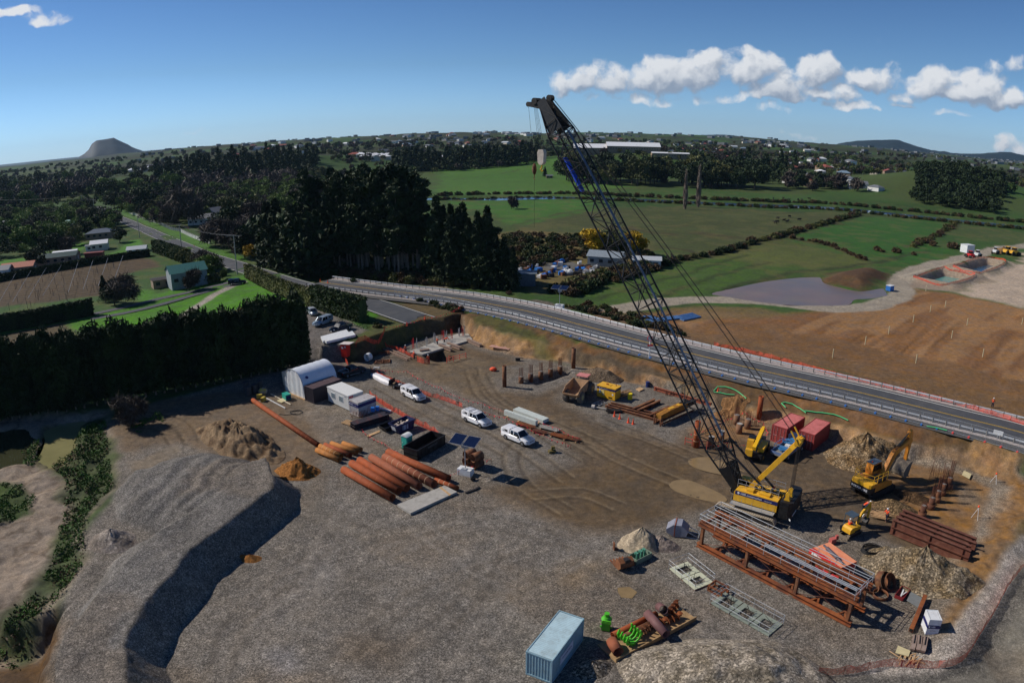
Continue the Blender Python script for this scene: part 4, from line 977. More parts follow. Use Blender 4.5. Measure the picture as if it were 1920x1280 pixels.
l_,a_=by_wheels((872.5,790),(901,802.5));ute('white ute with canopy and roof rails in the middle of the three',l_,a_,rails=True)
l_,a_=by_wheels((947.5,822.5),(980,836.5));ute('white ute with a canopy nearest the white concrete beams',l_,a_)
M_silv=mat('silver_paint',srgb(176,184,192),.3,.3,var=.03);M_dnv=mat('black_navy_paint',srgb(18,24,40),.2,var=.1)
l_,a_=by_wheels((575.5,588),(584.5,593),.8);ute('silver hatchback parked by the green hedge',l_,a_,M_silv,False,hatch=True)
l_,a_=by_wheels((621.5,604.5),(600,613.5),.84,left=False);ute('silver blue ute with a canopy between two other parked cars',l_,a_,mat('silver_blue_paint',srgb(150,166,182),.3,.3,var=.03))
l_,a_=by_wheels((658,617.5),(631,625.5),.84,left=False);ute('dark navy ute with an open tray in the car park',l_,a_,M_dnv,False)
l_,a_=by_wheels((651,709),(681,700),.9,left=True);u_=ute('black ute in the tree shade below the red booth',l_,a_,M_blk,False)
# ---- crawler crane
CA=R(142);cc=(28.4,67.9);crane=thing('crawler_crane','tall black lattice boom crawler crane with a yellow and blue engine house','crane',(cc[0],cc[1],hz(*cc)),CA)
for s,nm in((1,'l'),(-1,'r')):
 Lh=3.7;y=s*2.55;w=.95;t_=MB();path=[]
 for i in range(9):a=math.pi/2+math.pi*i/8;path.append((-Lh+.5+.5*math.cos(a),.5+.5*math.sin(a)))
 for i in range(9):a=-math.pi/2+math.pi*i/8;path.append((Lh-.5+.5*math.cos(a),.5+.5*math.sin(a)))
 path.append(path[0]);n=0
 for i in range(len(path)-1):
  a,b_=Vector((path[i][0],0,path[i][1])),Vector((path[i+1][0],0,path[i+1][1]));L=(b_-a).length;k=max(1,round(L/.27))
  for j in range(k):
   p0=a.lerp(b_,j/k);p1=a.lerp(b_,(j+.86)/k);t_.bar((p0.x,y,p0.z+.03),(p1.x,y,p1.z+.03),w,.07)
 TR=t_.build('track',mat('dusty_track',srgb(168,154,134),.9,var=.25,vs=4,dirt=srgb(90,82,72),dirt_amt=.5,dirt_scale=3),crane)
 f=MB();f.bb((-Lh+.6,y-.3,.25),(Lh-.6,y+.3,.78));f.build('track_frame',M_dark,TR)
 q=MB()
 for i in range(9):q.cyl((-Lh+.7+i*(2*Lh-1.4)/8,y-s*.1-.34,.24),(-Lh+.7+i*(2*Lh-1.4)/8,y-s*.1+.44,.24),.18,n=10)
 for e in(-1,1):q.cyl((e*(Lh-.5),y-.4,.52),(e*(Lh-.5),y+.4,.52),.42,n=14)
 q.build('roller',M_dark,TR)
cb=MB();cb.bb((-1.5,-2.1,.55),(1.5,2.1,1.0));cb.cyl((0,0,1.0),(0,0,1.35),1.1,n=20);cb.build('carbody',M_dark,crane)
# upper works: engine house on the side towards the camera
up=MB();up.bb((-3.7,-1.5,1.36),(2.2,1.5,1.62));up.build('turntable_frame',M_dark,crane)
h=MB();h.prism([(-3.4,1.64),(1.9,1.64),(1.9,2.75),(1.7,3.05),(-3.4,3.05)],.62,1.95,'y');h.bb((-.3,.9,3.052),(.5,1.7,3.35));h.bb((-2.3,.9,3.052),(-1.0,1.65,3.3));H_=h.build('engine_house',M_ywl,crane)
s=MB();s.bb((-3.42,1.953,2.5),(1.75,1.975,2.95));S_=s.build('stripe',M_nav,H_)
lettering('\u25c6 HEB construction',.36,(.0,1.98,2.72),(R(90),0,R(180)),S_);lettering('0800 CRANES',.14,(-2.3,1.98,2.66),(R(90),0,R(180)),S_)
for x in(-2.8,-1.9,-1.0,-.1,.8):MB().box((x,1.957,2.05),(.82,.012,.7)).build('door_panel',mat('door_yellow',srgb(222,170,48),.5,var=.05),H_)
h=MB();h.prism([(-3.4,1.64),(.4,1.64),(.4,2.5),(-3.4,2.7)],-1.9,-.7,'y');h.build('engine_house',M_ywl,crane)
c_=MB();c_.prism([(.9,1.62),(2.4,1.62),(2.5,2.2),(2.25,3.1),(1.0,3.1)],-1.9,-1.0,'y');CB=c_.build('cab',M_ywl,crane);MB().prism([(1.05,2.1),(2.42,2.15),(2.22,2.95),(1.1,2.95)],-1.94,-.97,'y').build('cab_window',M_gls,CB)
w_=MB();w_.bb((-3.3,1.98,1.5),(2.0,2.75,1.57));w_.build('side_walkway',M_gal,crane)
r_=MB()
for x in np.linspace(-3.2,1.8,6):r_.bar((x,1.15,3.05),(x,1.15,4.05),.04)
for z in(3.55,4.05):r_.bar((-3.2,1.15,z),(1.8,1.15,z),.04)
for x in np.linspace(-3.2,.2,4):r_.bar((x,-1.6,2.65),(x,-1.6,3.7),.04)
for z in(3.2,3.7):r_.bar((-3.2,-1.6,z),(.2,-1.6,z),.04)
for x in np.linspace(-3.2,1.9,5):r_.bar((x,2.73,1.57),(x,2.73,2.4),.03)
r_.build('handrail',M_gal,crane)
m_=MB()
for x,y in((-2.2,0),(-.9,0),(.3,0)):m_.cyl((x,-.5,2.25),(x,.5,2.25),.5,n=16);m_.cyl((x,-.56,2.25),(x,-.5,2.25),.66,n=16);m_.cyl((x,.5,2.25),(x,.56,2.25),.66,n=16)
for k in range(22):a=(random.uniform(-3.2,.6),random.uniform(-.5,.5),random.uniform(1.8,2.9));m_.tube([a,(a[0]+random.uniform(-.6,.6),a[1]+random.uniform(-.4,.4),a[2]+random.uniform(-.3,.5)),(a[0]+random.uniform(-.9,.9),a[1]+random.uniform(-.4,.4),1.8)],.04,4)
m_.build('winch',M_dark,crane)
cw=MB()
for k in range(5):cw.prism([(-5.2,-1.9),(-4.8,-2.35),(-3.75,-2.35),(-3.75,2.35),(-4.8,2.35),(-5.2,1.9)],1.3+k*.42,1.3+k*.42+.4,'z')
CW=cw.build('counterweight',M_blk,crane);s=MB();s.box((-5.02,2.14,1.42),(.9,.03,.2),rz=R(-48));s.box((-5.21,0.6,1.45),(.03,1.6,.2));s.build('hazard_strip',M_wht,CW)
yb=MB()
for y in(.5,1.6):yb.prism([(-4.7,3.4),(-4.0,3.4),(-4.15,3.7),(-4.1,4.2),(-4.3,4.45),(-4.6,4.3),(-4.55,3.8)],y-.2,y+.2,'y')
yb.build('lifting_cylinder',M_ywl,crane)
# mast
def plane_local(px,py):
 v=px_dir(px,py);n_=Vector((-math.sin(CA),math.cos(CA),0));o=Vector((0,0,CAM_H));c0=Vector((cc[0],cc[1],0));t_=(c0-o).dot(n_)/v.dot(n_);W_=o+v*t_-c0
 return Vector((W_.x*math.cos(CA)+W_.y*math.sin(CA),0,W_.z))
TIP=plane_local(1021,192);MT=plane_local(1498,828);FT=Vector((1.9,0,2.1));MF=Vector((.9,0,2.3))
ms=MB()
ms.bar(MF+Vector((0,0,0)),MT,.5,.55);ms.bar(MT+Vector((0,-.6,0)),MT+Vector((0,.6,0)),.7,.7);d_=(MT-MF).normalized()
ms.bar(MT-d_*1.2+Vector((0,-.3,0)),MT+d_*.5+Vector((0,-.55,0)),.2,.5);ms.bar(MT-d_*1.2+Vector((0,.3,0)),MT+d_*.5+Vector((0,.55,0)),.2,.5)
for y in(-.7,.7):ms.bar(MT+Vector((0,y,0)),MT+Vector((.9,y,1.3)),.16)
ms.build('mast',M_ywl,crane)
# boom
U=(TIP-FT);BL=U.length;u=U/BL;vv=Vector((0,1,0));nn=u.cross(vv)*-1
if nn.z<0 and False:nn=-nn
if nn.x>0:nn=-nn          # back (upper) side faces the mast
BW,BH=1.30,1.15
def bp_(s,a,b_):return FT+u*s+vv*a+nn*b_
def sec(s):
 if s<6:k=s/6;return .75+(BW-.75)*k,.25+(BH-.25)*k
 if s>BL-4.5:k=(BL-s)/4.5;return .55+(BW-.55)*k,.55+(BH-.55)*k
 return BW,BH
bm=MB();stations=[0]+list(np.arange(1.8,6,1.4))+list(np.arange(6,BL-5,2.05))+[BL-4.5,BL-3,BL-.6]
for i in range(len(stations)-1):
 s0,s1=stations[i],stations[i+1];(w0,h0),(w1,h1)=sec(s0),sec(s1)
 cs0=[bp_(s0,a*w0,b_*h0)for a,b_ in((-1,-1),(1,-1),(1,1),(-1,1))];cs1=[bp_(s1,a*w1,b_*h1)for a,b_ in((-1,-1),(1,-1),(1,1),(-1,1))]
 for k in range(4):
  k2=(k+1)%4;bm.cyl(cs0[k],cs1[k],.105,n=6,caps=False)
  mid=(s0+s1)/2;wm,hm=sec(mid);sg=((-1,-1),(1,-1),(1,1),(-1,1))
  bm.cyl(cs0[k],cs0[k2],.045,n=4,caps=False)
  if(i+k)%2:bm.cyl(cs0[k],cs1[k2],.05,n=4,caps=False)
  else:bm.cyl(cs0[k2],cs1[k],.05,n=4,caps=False)
 if i%4==2:bm.cyl(cs0[0],cs0[2],.04,n=4,caps=False);bm.cyl(cs0[1],cs0[3],.04,n=4,caps=False)
BM=bm.build('boom',M_blk,crane)
pl=MB()
for a in(-1,1):
 q=[bp_(BL-4.3,a*1.0,-1.05),bp_(BL+.3,a*.6,-.65),bp_(BL+.3,a*.6,.65),bp_(BL-4.3,a*1.0,1.05)];o_=vv*a*.05;pl.add([x+o_ for x in q]+[x-o_ for x in q],[(0,1,2,3),(7,6,5,4),(0,4,5,1),(1,5,6,2),(2,6,7,3),(3,7,4,0)])
 q=[bp_(0,a*.8,-.3),bp_(3.4,a*1.08,-.8),bp_(3.4,a*1.08,.8),bp_(0,a*.8,.3)];pl.add([x+o_ for x in q]+[x-o_ for x in q],[(0,1,2,3),(7,6,5,4),(0,4,5,1),(1,5,6,2),(2,6,7,3),(3,7,4,0)])
pl.build('head_plate',M_blk,BM)
sh=MB()
for k in range(5):sh.cyl(bp_(BL+.7,-.55+k*.27,-.9),bp_(BL+.7,-.42+k*.27,-.9),.42,n=16)
for k in range(4):sh.cyl(bp_(BL+1.0,-.45+k*.27,-2.0),bp_(BL+1.0,-.35+k*.27,-2.0),.32,n=14)
sh.bar(bp_(BL-1,-.5,0),bp_(BL+1.1,-.5,-2.1),.1,.5);sh.bar(bp_(BL-1,.5,0),bp_(BL+1.1,.5,-2.1),.1,.5)
for k in range(3):sh.cyl(bp_(BL-.1,-.4+k*.3,.95),bp_(BL-.1,-.28+k*.3,.95),.4,n=14)
sh.build('sheave',M_dark,BM)
cwk=MB();cwk.bar(bp_(7,.45,BH+.12),bp_(BL*.62,.45,BH+.12),.34,.14)
cwk.bar(bp_(BL*.62,.45,BH+.1),bp_(BL-5,.45,BH+.1),.5,.05);cwk.build('catwalk',mat('boom_grey',srgb(104,110,124),.4,.2,var=.15),BM)
bs_=MB();bs_.bar(bp_(BL-12.2,-.2,-BH-.15),bp_(BL-7.4,-.2,-BH-.15),.75,.18);BS=bs_.build('banner',mat('blue_banner',srgb(36,74,190),.5,var=.1),BM)
rp=MB()
for y in(-.95,.95):
 for e in(-.08,.08):rp.cyl(MT+Vector((.9,y*.75+e,1.3)),bp_(BL-.3,y*.55+e,1.0),.028,n=4,caps=False)
 rp.cyl(bp_(0,0,0)*0+MT.lerp(bp_(BL-.3,y*.55,1.0),.5)+Vector((0,y,0))*.3,MT.lerp(bp_(BL-.3,y*.55,1.0),.515)+Vector((0,y,0))*.3,.1,n=6)
for k in range(6):rp.cyl(MT+Vector((-.1,-.9+k*.36,-.2)),Vector((-4.3,-.9+k*.36,3.0)),.022,n=4,caps=False)
for y in(-.2,.2):rp.cyl(Vector((-.9,y,2.7)),bp_(BL-1,y,1.0),.02,n=4,caps=False)
rp.build('pendant_rope',M_dark,crane)
st=MB()
for y in(-.75,.75):st.cyl(bp_(6.2,y*1.5,BH),Vector((-2.0,y*1.2,3.1)),.14,n=8);
ST=st.build('backstop',M_blk,crane)
for y in(-.75,.75):MB().cyl(Vector((-1.9,y*1.2,3.13)),Vector((-2.15,y*1.2,3.04)),.17,n=8).build('red_cap',M_redp,ST)
# hook block and fly line
HB=plane_local(1016,295);HK=plane_local(1002,318)
hk=MB();x0=HB.x
hk.prism([(x0-.35,HB.z+.9),(x0+.35,HB.z+.9),(x0+.5,HB.z+.5),(x0+.42,HB.z-.7),(x0+.2,HB.z-1.0),(x0-.2,HB.z-1.0),(x0-.42,HB.z-.7),(x0-.5,HB.z+.5)],-.32,.32,'y')
HBo=hk.build('hook_block',mat('dirty_white_block',srgb(214,200,184),.5,var=.1,dirt=srgb(120,96,80),dirt_amt=.5),crane)
hk=MB();hk.tube([(x0,0,HB.z-1.0),(x0,0,HB.z-1.35),(x0+.22,0,HB.z-1.6),(x0,0,HB.z-1.85),(x0-.22,0,HB.z-1.65)],.08,6);hk.build('hook',M_ywl,HBo)
rp=MB()
for y in(-.3,-.1,.1,.3):rp.cyl((x0+y*.6,y,HB.z+.8),bp_(BL+.7,y,-1.3),.022,n=4,caps=False)
x1=HK.x
rp.cyl((x1,0,HK.z),bp_(BL+1.0,0,-2.3),.022,n=4,caps=False);rp.cyl((x1,0,HK.z-1),(x1,0,HK.z-7.5),.02,n=4,caps=False)
rp.build('hoist_rope',M_dark,crane)
hk=MB();hk.sphere((x1,0,HK.z),(.3,.3,.75));hk.tube([(x1,0,HK.z-.6),(x1,0,HK.z-1.0),(x1+.12,0,HK.z-1.2),(x1-.1,0,HK.z-1.3)],.06,5);hk.build('ball_hook',M_rust2,crane)
# ---- excavators
def tracks(T,Lh,gauge,w,hgt,m_=M_mud):
 for s in(-1,1):
  y=s*gauge;t_=MB();r=hgt/2;path=[]
  for i in range(7):a=math.pi/2+math.pi*i/6;path.append((-Lh+r+r*math.cos(a),r+r*math.sin(a)))
  for i in range(7):a=-math.pi/2+math.pi*i/6;path.append((Lh-r+r*math.cos(a),r+r*math.sin(a)))
  path.append(path[0])
  for i in range(len(path)-1):
   a,b_=Vector((path[i][0],0,path[i][1])),Vector((path[i+1][0],0,path[i+1][1]));k=max(1,round((b_-a).length/(.2 if Lh>1.2 else .13)))
   for j in range(k):p0=a.lerp(b_,j/k);p1=a.lerp(b_,(j+.85)/k);t_.bar((p0.x,y,p0.z),(p1.x,y,p1.z),w,.06)
  TR=t_.build('track',m_,T);f=MB();f.bb((-Lh+r,y-w*.35,hgt*.2),(Lh-r,y+w*.35,hgt*.85))
  for e in(-1,1):f.cyl((e*(Lh-r),y-w*.4,r),(e*(Lh-r),y+w*.4,r),r*.82,n=12)
  f.build('track_frame',M_dark,TR)
ep=P(1636,921);EA=R(27)
ex=thing('excavator','large yellow excavator digging beside the row of short piles','excavator',ep,EA,None,1.07)
tracks(ex,2.4,1.25,.6,.95,M_dark)
MB().cyl((0,0,.7),(0,0,1.05),.85,n=18).build('slew_ring',M_dark,ex)
b=MB();b.prism([(-2.6,1.1),(1.55,1.1),(1.55,1.55),(.6,1.9),(-2.3,2.15),(-2.65,1.9)],-1.45,1.45,'y');EB=b.build('body',M_org,ex)
b=MB();b.prism([(-3.15,-1.1),(-2.95,-1.45),(-2.1,-1.5),(-2.1,1.5),(-2.95,1.45),(-3.15,1.1)],1.05,1.75,'z');CWt=b.build('counterweight',M_blk,ex)
b=MB();b.prism([(-3.05,-1.15),(-2.9,-1.38),(-1.7,-1.42),(-1.7,1.42),(-2.9,1.38),(-3.05,1.15)],1.76,2.2,'z');b.build('engine_cover',M_ywl,ex)
lettering('PORTER HIRE',.38,(-3.17,0,1.42),(R(90),0,R(-90)),CWt)
b=MB();b.bb((-1.65,-1.3,2.0),(.2,.1,2.3));b.build('deck',M_blk,ex)
b=MB();b.prism([(-.2,1.95),(1.65,1.7),(1.8,2.4),(1.45,3.35),(-.1,3.35),(-.25,2.6)],.45,1.45,'y');EC=b.build('cab',M_org,ex)
b=MB();b.prism([(-.12,2.4),(1.66,2.35),(1.42,3.2),(-.05,3.2)],.42,1.48,'y');b.prism([(.55,2.35),(1.35,2.35),(1.35,3.2),(.55,3.2)],-2,-1.99,'x')if False else None;b.build('cab_window',M_gls,EC)
b=MB();b.bb((-.2,.4,3.352),(1.45,1.5,3.44));b.build('cab_roof',mat('slate_grey_roof',srgb(98,108,116),.4,var=.08),EC);MB().cyl((.1,.9,3.44),(.1,.9,3.58),.07,n=8).build('beacon',M_orf,EC)
r_=MB()
for z in(2.75,3.2):r_.tube([(.3,-1.4,z),(-2.5,-1.35,z),(-2.8,0,z),(-2.5,1.35,z),(-.4,1.4,z)],.035,5)
for x,y in((.3,-1.4),(-.7,-1.38),(-1.7,-1.37),(-2.5,-1.35),(-2.8,0),(-2.5,1.35),(-1.5,1.37)):r_.cyl((x,y,2.1),(x,y,3.2),.035,n=5)
r_.build('guard_rail',M_ywl,ex)
def boomseg(pts,y,w,m_,name,par):
 b=MB();b.prism(pts,y-w/2,y+w/2,'y');return b.build(name,m_,par)
bx,bz=1.0,1.9
BO=boomseg([(.8,1.7),(1.2,1.55),(3.1,4.0),(5.9,5.0),(6.3,4.9),(6.4,5.25),(6.1,5.5),(5.6,5.5),(2.8,4.7),(2.2,4.2)],-.15,.5,M_org,'boom',ex)
SK=boomseg([(5.4,6.4),(5.85,6.75),(6.15,6.3),(6.35,5.2),(6.1,2.7),(5.85,2.65),(5.75,5.0)],-.15,.42,M_org,'stick',BO)
M_ram=mat('ram_steel',srgb(140,120,96),.35,.4)
for y in(-.5,.2):MB().cyl((1.5,y,1.6),(2.9,y,3.5),.11,n=8).cyl((2.9,y,3.5),(3.5,y,4.2),.06,n=8).build('hydraulic_ram',M_ram,BO)
c_=MB();c_.cyl((3.6,-.15,5.05),(4.8,-.15,5.9),.12,n=8);c_.cyl((4.8,-.15,5.9),(5.6,-.15,6.45),.07,n=8);c_.build('hydraulic_ram',M_ram,BO);c_=MB();c_.cyl((6.3,-.15,6.0),(6.5,-.15,4.2),.1,n=8);c_.cyl((6.5,-.15,4.2),(6.4,-.15,3.0),.06,n=8)
c_.build('hydraulic_ram',mat('ram_steel',srgb(140,120,96),.35,.4),BO)
c_=MB()
for k in range(4):c_.tube([(1.3,-.4+k*.12,2.3),(2.7,-.4+k*.12,4.75),(4.2,-.35+k*.12,5.4),(5.9,-.3+k*.1,5.8)],.03,4)
c_.build('hydraulic_hose',M_hose,BO)
bk=MB();prof=[(6.3,2.7),(5.75,2.6),(5.1,2.2),(4.7,1.6),(4.75,1.0),(5.2,.7),(5.9,.75)]
vs=[];fs=[]
for y in(-1.05,.75):
 for q in prof:vs.append((q[0],y,q[1]))
n=len(prof)
for i in range(n-1):fs.append((i,i+1,n+i+1,n+i))
fs+=[tuple(range(n)),tuple(range(2*n-1,n-1,-1))]
bk.add(vs,fs);bk.box((5.95,-.15,.72),(.2,1.9,.06))
for k in range(5):bk.box((6.1,-1.0+k*.42,.7),(.25,.1,.06))
bk.build('bucket',M_mud,SK)
# mini excavator
mp=P(1592,1000);MA=R(25)
mi=thing('mini_excavator','small yellow excavator with a dark cab beside the scaffold frame','excavator',mp,MA)
tracks(mi,1.15,.72,.34,.55,M_mud)
b=MB();b.bb((-1.5,-.95,.05),(-1.42,.95,.4));b.bar((-1.45,-.4,.25),(-.6,-.4,.3),.1);b.bar((-1.45,.4,.25),(-.6,.4,.3),.1);b.build('dozer_blade',M_mud,mi)
b=MB();b.prism([(-1.15,-.5),(-.9,-.85),(.7,-.9),(.9,-.5),(.9,.5),(.7,.9),(-.9,.85),(-1.15,.5)],.6,.95,'z');b.build('deck',M_blk,mi)
b=MB();b.prism([(-1.2,.75),(-.3,.75),(-.3,1.45),(-.9,1.45),(-1.15,1.25)],-.9,.3,'y');b.prism([(-.3,.95),(.8,.95),(.7,1.3),(-.3,1.4)],-.9,-.35,'y');b.build('engine_cover',M_ywl,mi)
c_=MB()
for x,y in((-.35,-.3),(-.35,.8),(.75,-.3),(.75,.8)):c_.bar((x,y,.95),(x*.9,y,2.35),.07)
c_.bb((-.4,-.36,2.352),(.8,.86,2.44));c_.bb((-.4,-.32,.95),(.78,.82,1.15));MC=c_.build('cab',mat('cab_grey',srgb(70,84,96),.4,var=.1),mi)
MB().box((-.1,.25,1.25),(.5,.5,.3)).build('seat',M_blk,MC)
BO=boomseg([(.8,.8),(1.1,.7),(1.7,2.0),(2.9,2.95),(3.0,3.15),(2.75,3.2),(1.5,2.4)],-.05,.22,M_ywl,'boom',mi)
SK=boomseg([(2.7,3.35),(3.0,3.3),(3.15,2.5),(3.0,1.2),(2.85,1.2),(2.9,2.6)],-.05,.18,M_ywl,'stick',BO)
c_=MB();c_.cyl((1.2,-.05,.8),(2.1,-.05,2.0),.06,n=6);c_.cyl((1.9,-.05,2.9),(2.8,-.05,3.35),.05,n=6);c_.build('hydraulic_ram',M_chr,BO)
b=MB();b.prism([(3.1,1.2),(2.75,1.15),(2.45,.8),(2.5,.45),(2.85,.35),(2.9,.6),(3.0,.9)],-.35,.3,'y');b.build('bucket',M_dark,SK)
# ---- articulated dump truck seen from behind
dp=P(1083,746);DA=R(62)
du=thing('dump_truck','muddy articulated dump truck with an empty tipping body','dump truck',dp,DA)
b=MB();oa=[(-3.4,1.9),(-2.7,1.35),(.6,1.35),(1.0,2.0),(1.3,2.9),(.6,2.85),(-2.2,2.6)]
b.prism(oa,-1.35,-1.27,'y');b.prism(oa,1.27,1.35,'y')
b.add([(-3.4,-1.3,1.9),(-3.4,1.3,1.9),(-2.7,1.3,1.35),(-2.7,-1.3,1.35),(.6,-1.3,1.35),(.6,1.3,1.35),(1.3,1.3,2.9),(1.3,-1.3,2.9)],[(0,1,2,3),(3,2,5,4),(4,5,6,7)])
b.add([(-3.4,-1.3,1.84),(-3.4,1.3,1.84),(-2.7,1.3,1.27),(-2.7,-1.3,1.27),(.65,-1.3,1.27),(.65,1.3,1.27),(1.38,1.3,2.9),(1.38,-1.3,2.9)],[(3,2,1,0),(4,5,2,3),(7,6,5,4)])
for y in(-1.36,1.36):b.bar((-2.2,y,2.62),(1.3,y,2.92),.12,.12)
b.bar((-3.4,-1.3,1.88),(-3.4,1.3,1.88),.14)
b.build('tipping_body',mat('muddy_tipper',srgb(176,140,104),.7,var=.15,dirt=srgb(112,86,64),dirt_amt=.6),du)
MB().bb((-2.4,-.5,.8),(2.0,.5,1.25)).build('chassis',M_mud,du)
b=MB();b.prism([(1.7,1.2),(3.9,1.1),(4.0,1.7),(3.2,2.1),(1.7,2.2)],-.95,.95,'y');b.build('bonnet',M_dark,du)
b=MB()
for x,y in((1.7,-.75),(1.7,.75),(2.9,-.75),(2.9,.75)):b.bar((x,y,2.1),(x,y,3.2),.1)
b.bb((1.75,-.7,2.2),(2.85,.7,2.6));DC=b.build('cab',M_dark,du);b=MB();b.bb((1.5,-1.0,3.2),(3.1,1.0,3.34));b.build('cab_roof',mat('pink_faded_roof',srgb(206,130,124),.6,var=.1),DC)
M_tyre=mat('muddy_tyre',srgb(120,112,100),.9,var=.3,vs=3,dirt=srgb(60,56,50),dirt_amt=.6,dirt_scale=3)
for x in(-1.7,2.7):
 for s in(-1,1):
  y=s*1.25;t_=MB();t_.cyl((x,y-.33,.95),(x,y+.33,.95),.95,n=22)
  for k in range(16):
   a=2*math.pi*k/16;t_.box((x+.96*math.cos(a),y,.95+.96*math.sin(a)),(.1,.6,.12),ry=-a)
  o=t_.build('wheel',M_tyre,du);MB().cyl((x,y+s*.33,.95),(x,y+s*.36,.95),.45,n=12).build('rim',mat('muddy_rim',srgb(190,176,120),.7),o)
# ---- yellow pick-and-carry crane and loaded flatbed
fp=P(1418,853);FA=R(58)
fr=thing('mobile_crane','yellow pick and carry crane parked left of the red containers','crane',fp,FA)
b=MB();b.bb((-2.6,-1.2,.8),(2.9,1.2,1.3));b.build('chassis',M_blk,fr)
b=MB();b.bb((-1.6,-1.2,1.3),(1.2,-.35,1.9));b.bb((-2.9,.1,1.0),(-2.3,1.1,1.9));b.build('body',M_ywl,fr)
b=MB();b.prism([(-1.6,1.3),(.5,1.3),(.6,1.8),(.3,2.7),(-1.5,2.7)],.35,1.25,'y');FC=b.build('cab',M_ywl,fr)
MB().prism([(-1.4,1.8),(.52,1.8),(.28,2.5),(-1.4,2.5)],.32,1.28,'y').build('cab_window',M_gls,FC);MB().bb((-.9,.32,2.702),(.3,1.28,2.78)).build('cab_roof',M_blk,FC)
b=MB();b.bar((-2.6,-.0,2.1),(2.4,0,2.9),.5,.55);b.bar((2.0,0,2.85),(3.0,0,3.0),.36,.4);b.build('boom',mat('boom_yellow',srgb(240,184,30),.45,var=.04),fr)
MB().box((3.3,0,1.1),(.8,.9,.7)).build('front_weight',M_blk,fr)
for x in(-1.6,2.0):
 for s in(-1,1):wheel(fr,x,s*1.05,.58,.45,M_ywl)
tp=P(1476,851);TA=R(40)
tk=thing('flatbed_truck','flatbed truck loaded with blue tarpaulin and drums under the crane mast','truck',tp,TA)
b=MB();b.bb((-3.0,-1.15,.75),(1.6,1.15,.95));b.build('deck',mat('grey_deck',srgb(140,140,140),.6,var=.2),tk)
b=MB()
for s in(-1,1):b.bb((-3.0,s*1.15-.03,.95),(1.6,s*1.15+.03,1.3))
b.bb((-3.03,-1.1,.95),(-2.97,1.1,1.3));b.bar((-2.2,-1.1,2.0),(-2.2,1.1,2.0),.06);b.bar((.2,-1.1,2.0),(.2,1.1,2.0),.06)
for x in(-2.2,.2):
 for y in(-1.1,1.1):b.bar((x,y,1.0),(x,y,2.0),.06)
for y in(-1.1,1.1):b.bar((-2.2,y,2.0),(.2,y,2.0),.06)
b.build('drop_side',mat('blue_grey_side',srgb(96,118,160),.5,var=.2),tk)
b=MB();b.prism([(1.7,.6),(3.3,.6),(3.35,1.4),(2.9,2.2),(1.7,2.2)],-1.05,1.05,'y');TC=b.build('cab',mat('truck_cab_blue',srgb(46,56,84),.4),tk);MB().prism([(1.9,1.45),(3.3,1.45),(2.88,2.1),(1.9,2.1)],-1.07,1.07,'y').build('cab_window',M_gls,TC)
b=MB()
for i in range(10):b.box((random.uniform(-2.2,1.2),random.uniform(-.7,.7),1.5+random.uniform(-.2,.55)),(random.uniform(.5,1.3),random.uniform(.4,1.0),.12),random.uniform(0,3),random.uniform(-.3,.3))
w_=b.build('tarpaulin',mat('blue_tarpaulin',srgb(60,120,168),.5,var=.3,vs=3));w_.location=tk.location;w_.rotation_euler=tk.rotation_euler;tag(w_,'crumpled blue tarpaulin and boards on the flatbed deck','tarpaulin')
MB().bb((-.6,-.4,.96),(-.1,.3,1.6)).build('tool_box',M_wht,tk)
for x in(-1.8,2.3):
 for s in(-1,1):wheel(tk,x,s*.95,.42,.3,M_gal)
# ================================================================ STORES AND WORKS IN THE YARD
def ppos(px,py,z):x,y=G(px,py,z);return(x,y,z)
def pipe_px(a,b,r,label,m_=None,z=None,group=None,weld=0,marks=False,name='steel_pipe',L=None):
 z=r+.05 if z is None else z;A_,B_=Vector(ppos(*a,z)),Vector(ppos(*b,z));d=B_-A_;L=L or d.length
 T=thing(name,label,'pipe',(A_+B_)/2,math.atan2(d.y,d.x),group)
 b_=MB();b_.pipe((-L/2,0,0),(L/2,0,0),r,.03,24)
 b_.build('shell',m_ or M_rust,T)
 if weld:
  w_=MB()
  for i in range(1,int(L/weld)):w_.pipe((-L/2+i*weld-.03,0,0),(-L/2+i*weld+.03,0,0),r+.012,.02,20)
  w_.build('weld_seam',mat('chalk_mark',srgb(214,176,140),.8)if marks else mat('weld_rust',srgb(178,100,58),.8),T)
 return T
pipe_px((474,750),(597,834),.38,'single very long orange rusty pipe lying across the brown clay',weld=1.4)
G1='short rusty pipes between the long pipe and the big stack'
for i,(a,b,lab)in enumerate((((594,843),(637,862),'short rusty pipe nearest the brown soil cone'),((600,836),(640,855),'short chalk marked rusty pipe second from the brown soil cone'),((609,834),(657,853),'short rusty pipe in the middle of the small row'),((621,831),(669,848),'short ochre rusty pipe, second from the far side of the small row'),((643,831),(677,843),'shortest rusty pipe, at the far side of the small row'))):
 pipe_px(a,b,.37,lab,mat('ochre_rust',srgb(172,112,52),.8,var=.2,dirt=srgb(110,72,40),dirt_amt=.5)if i!=2 else M_rust,group=G1,weld=.9 if i==1 else 2.5,marks=i==1)
G2='stack of large rusty pipes beside the black bin'
PB_=[((644,880),(736,933),.5,'large orange rusty pipe nearest the camera in the stack',0),((659,868),(748,920),.5,'large orange rusty pipe second from the camera',0),((674,862),(763,915),.5,'large orange rusty pipe third from the camera',0),((696,857),(786,911),.52,'large brown rusty pipe in the middle of the stack',0),((721,856),(814,907),.52,'large brown pipe banded with chalk rings and numbers',1.15),((727,847),(841,897),.5,'longest orange rusty pipe, farthest in the stack',0)]
for a,b,r,lab,wd_ in PB_:pipe_px(a,b,r,lab,M_rust if 'brown' not in lab else mat('brown_pipe',srgb(148,84,56),.8,var=.15,dirt=srgb(100,60,40),dirt_amt=.5),group=G2,weld=wd_ or 3.1,marks=bool(wd_))
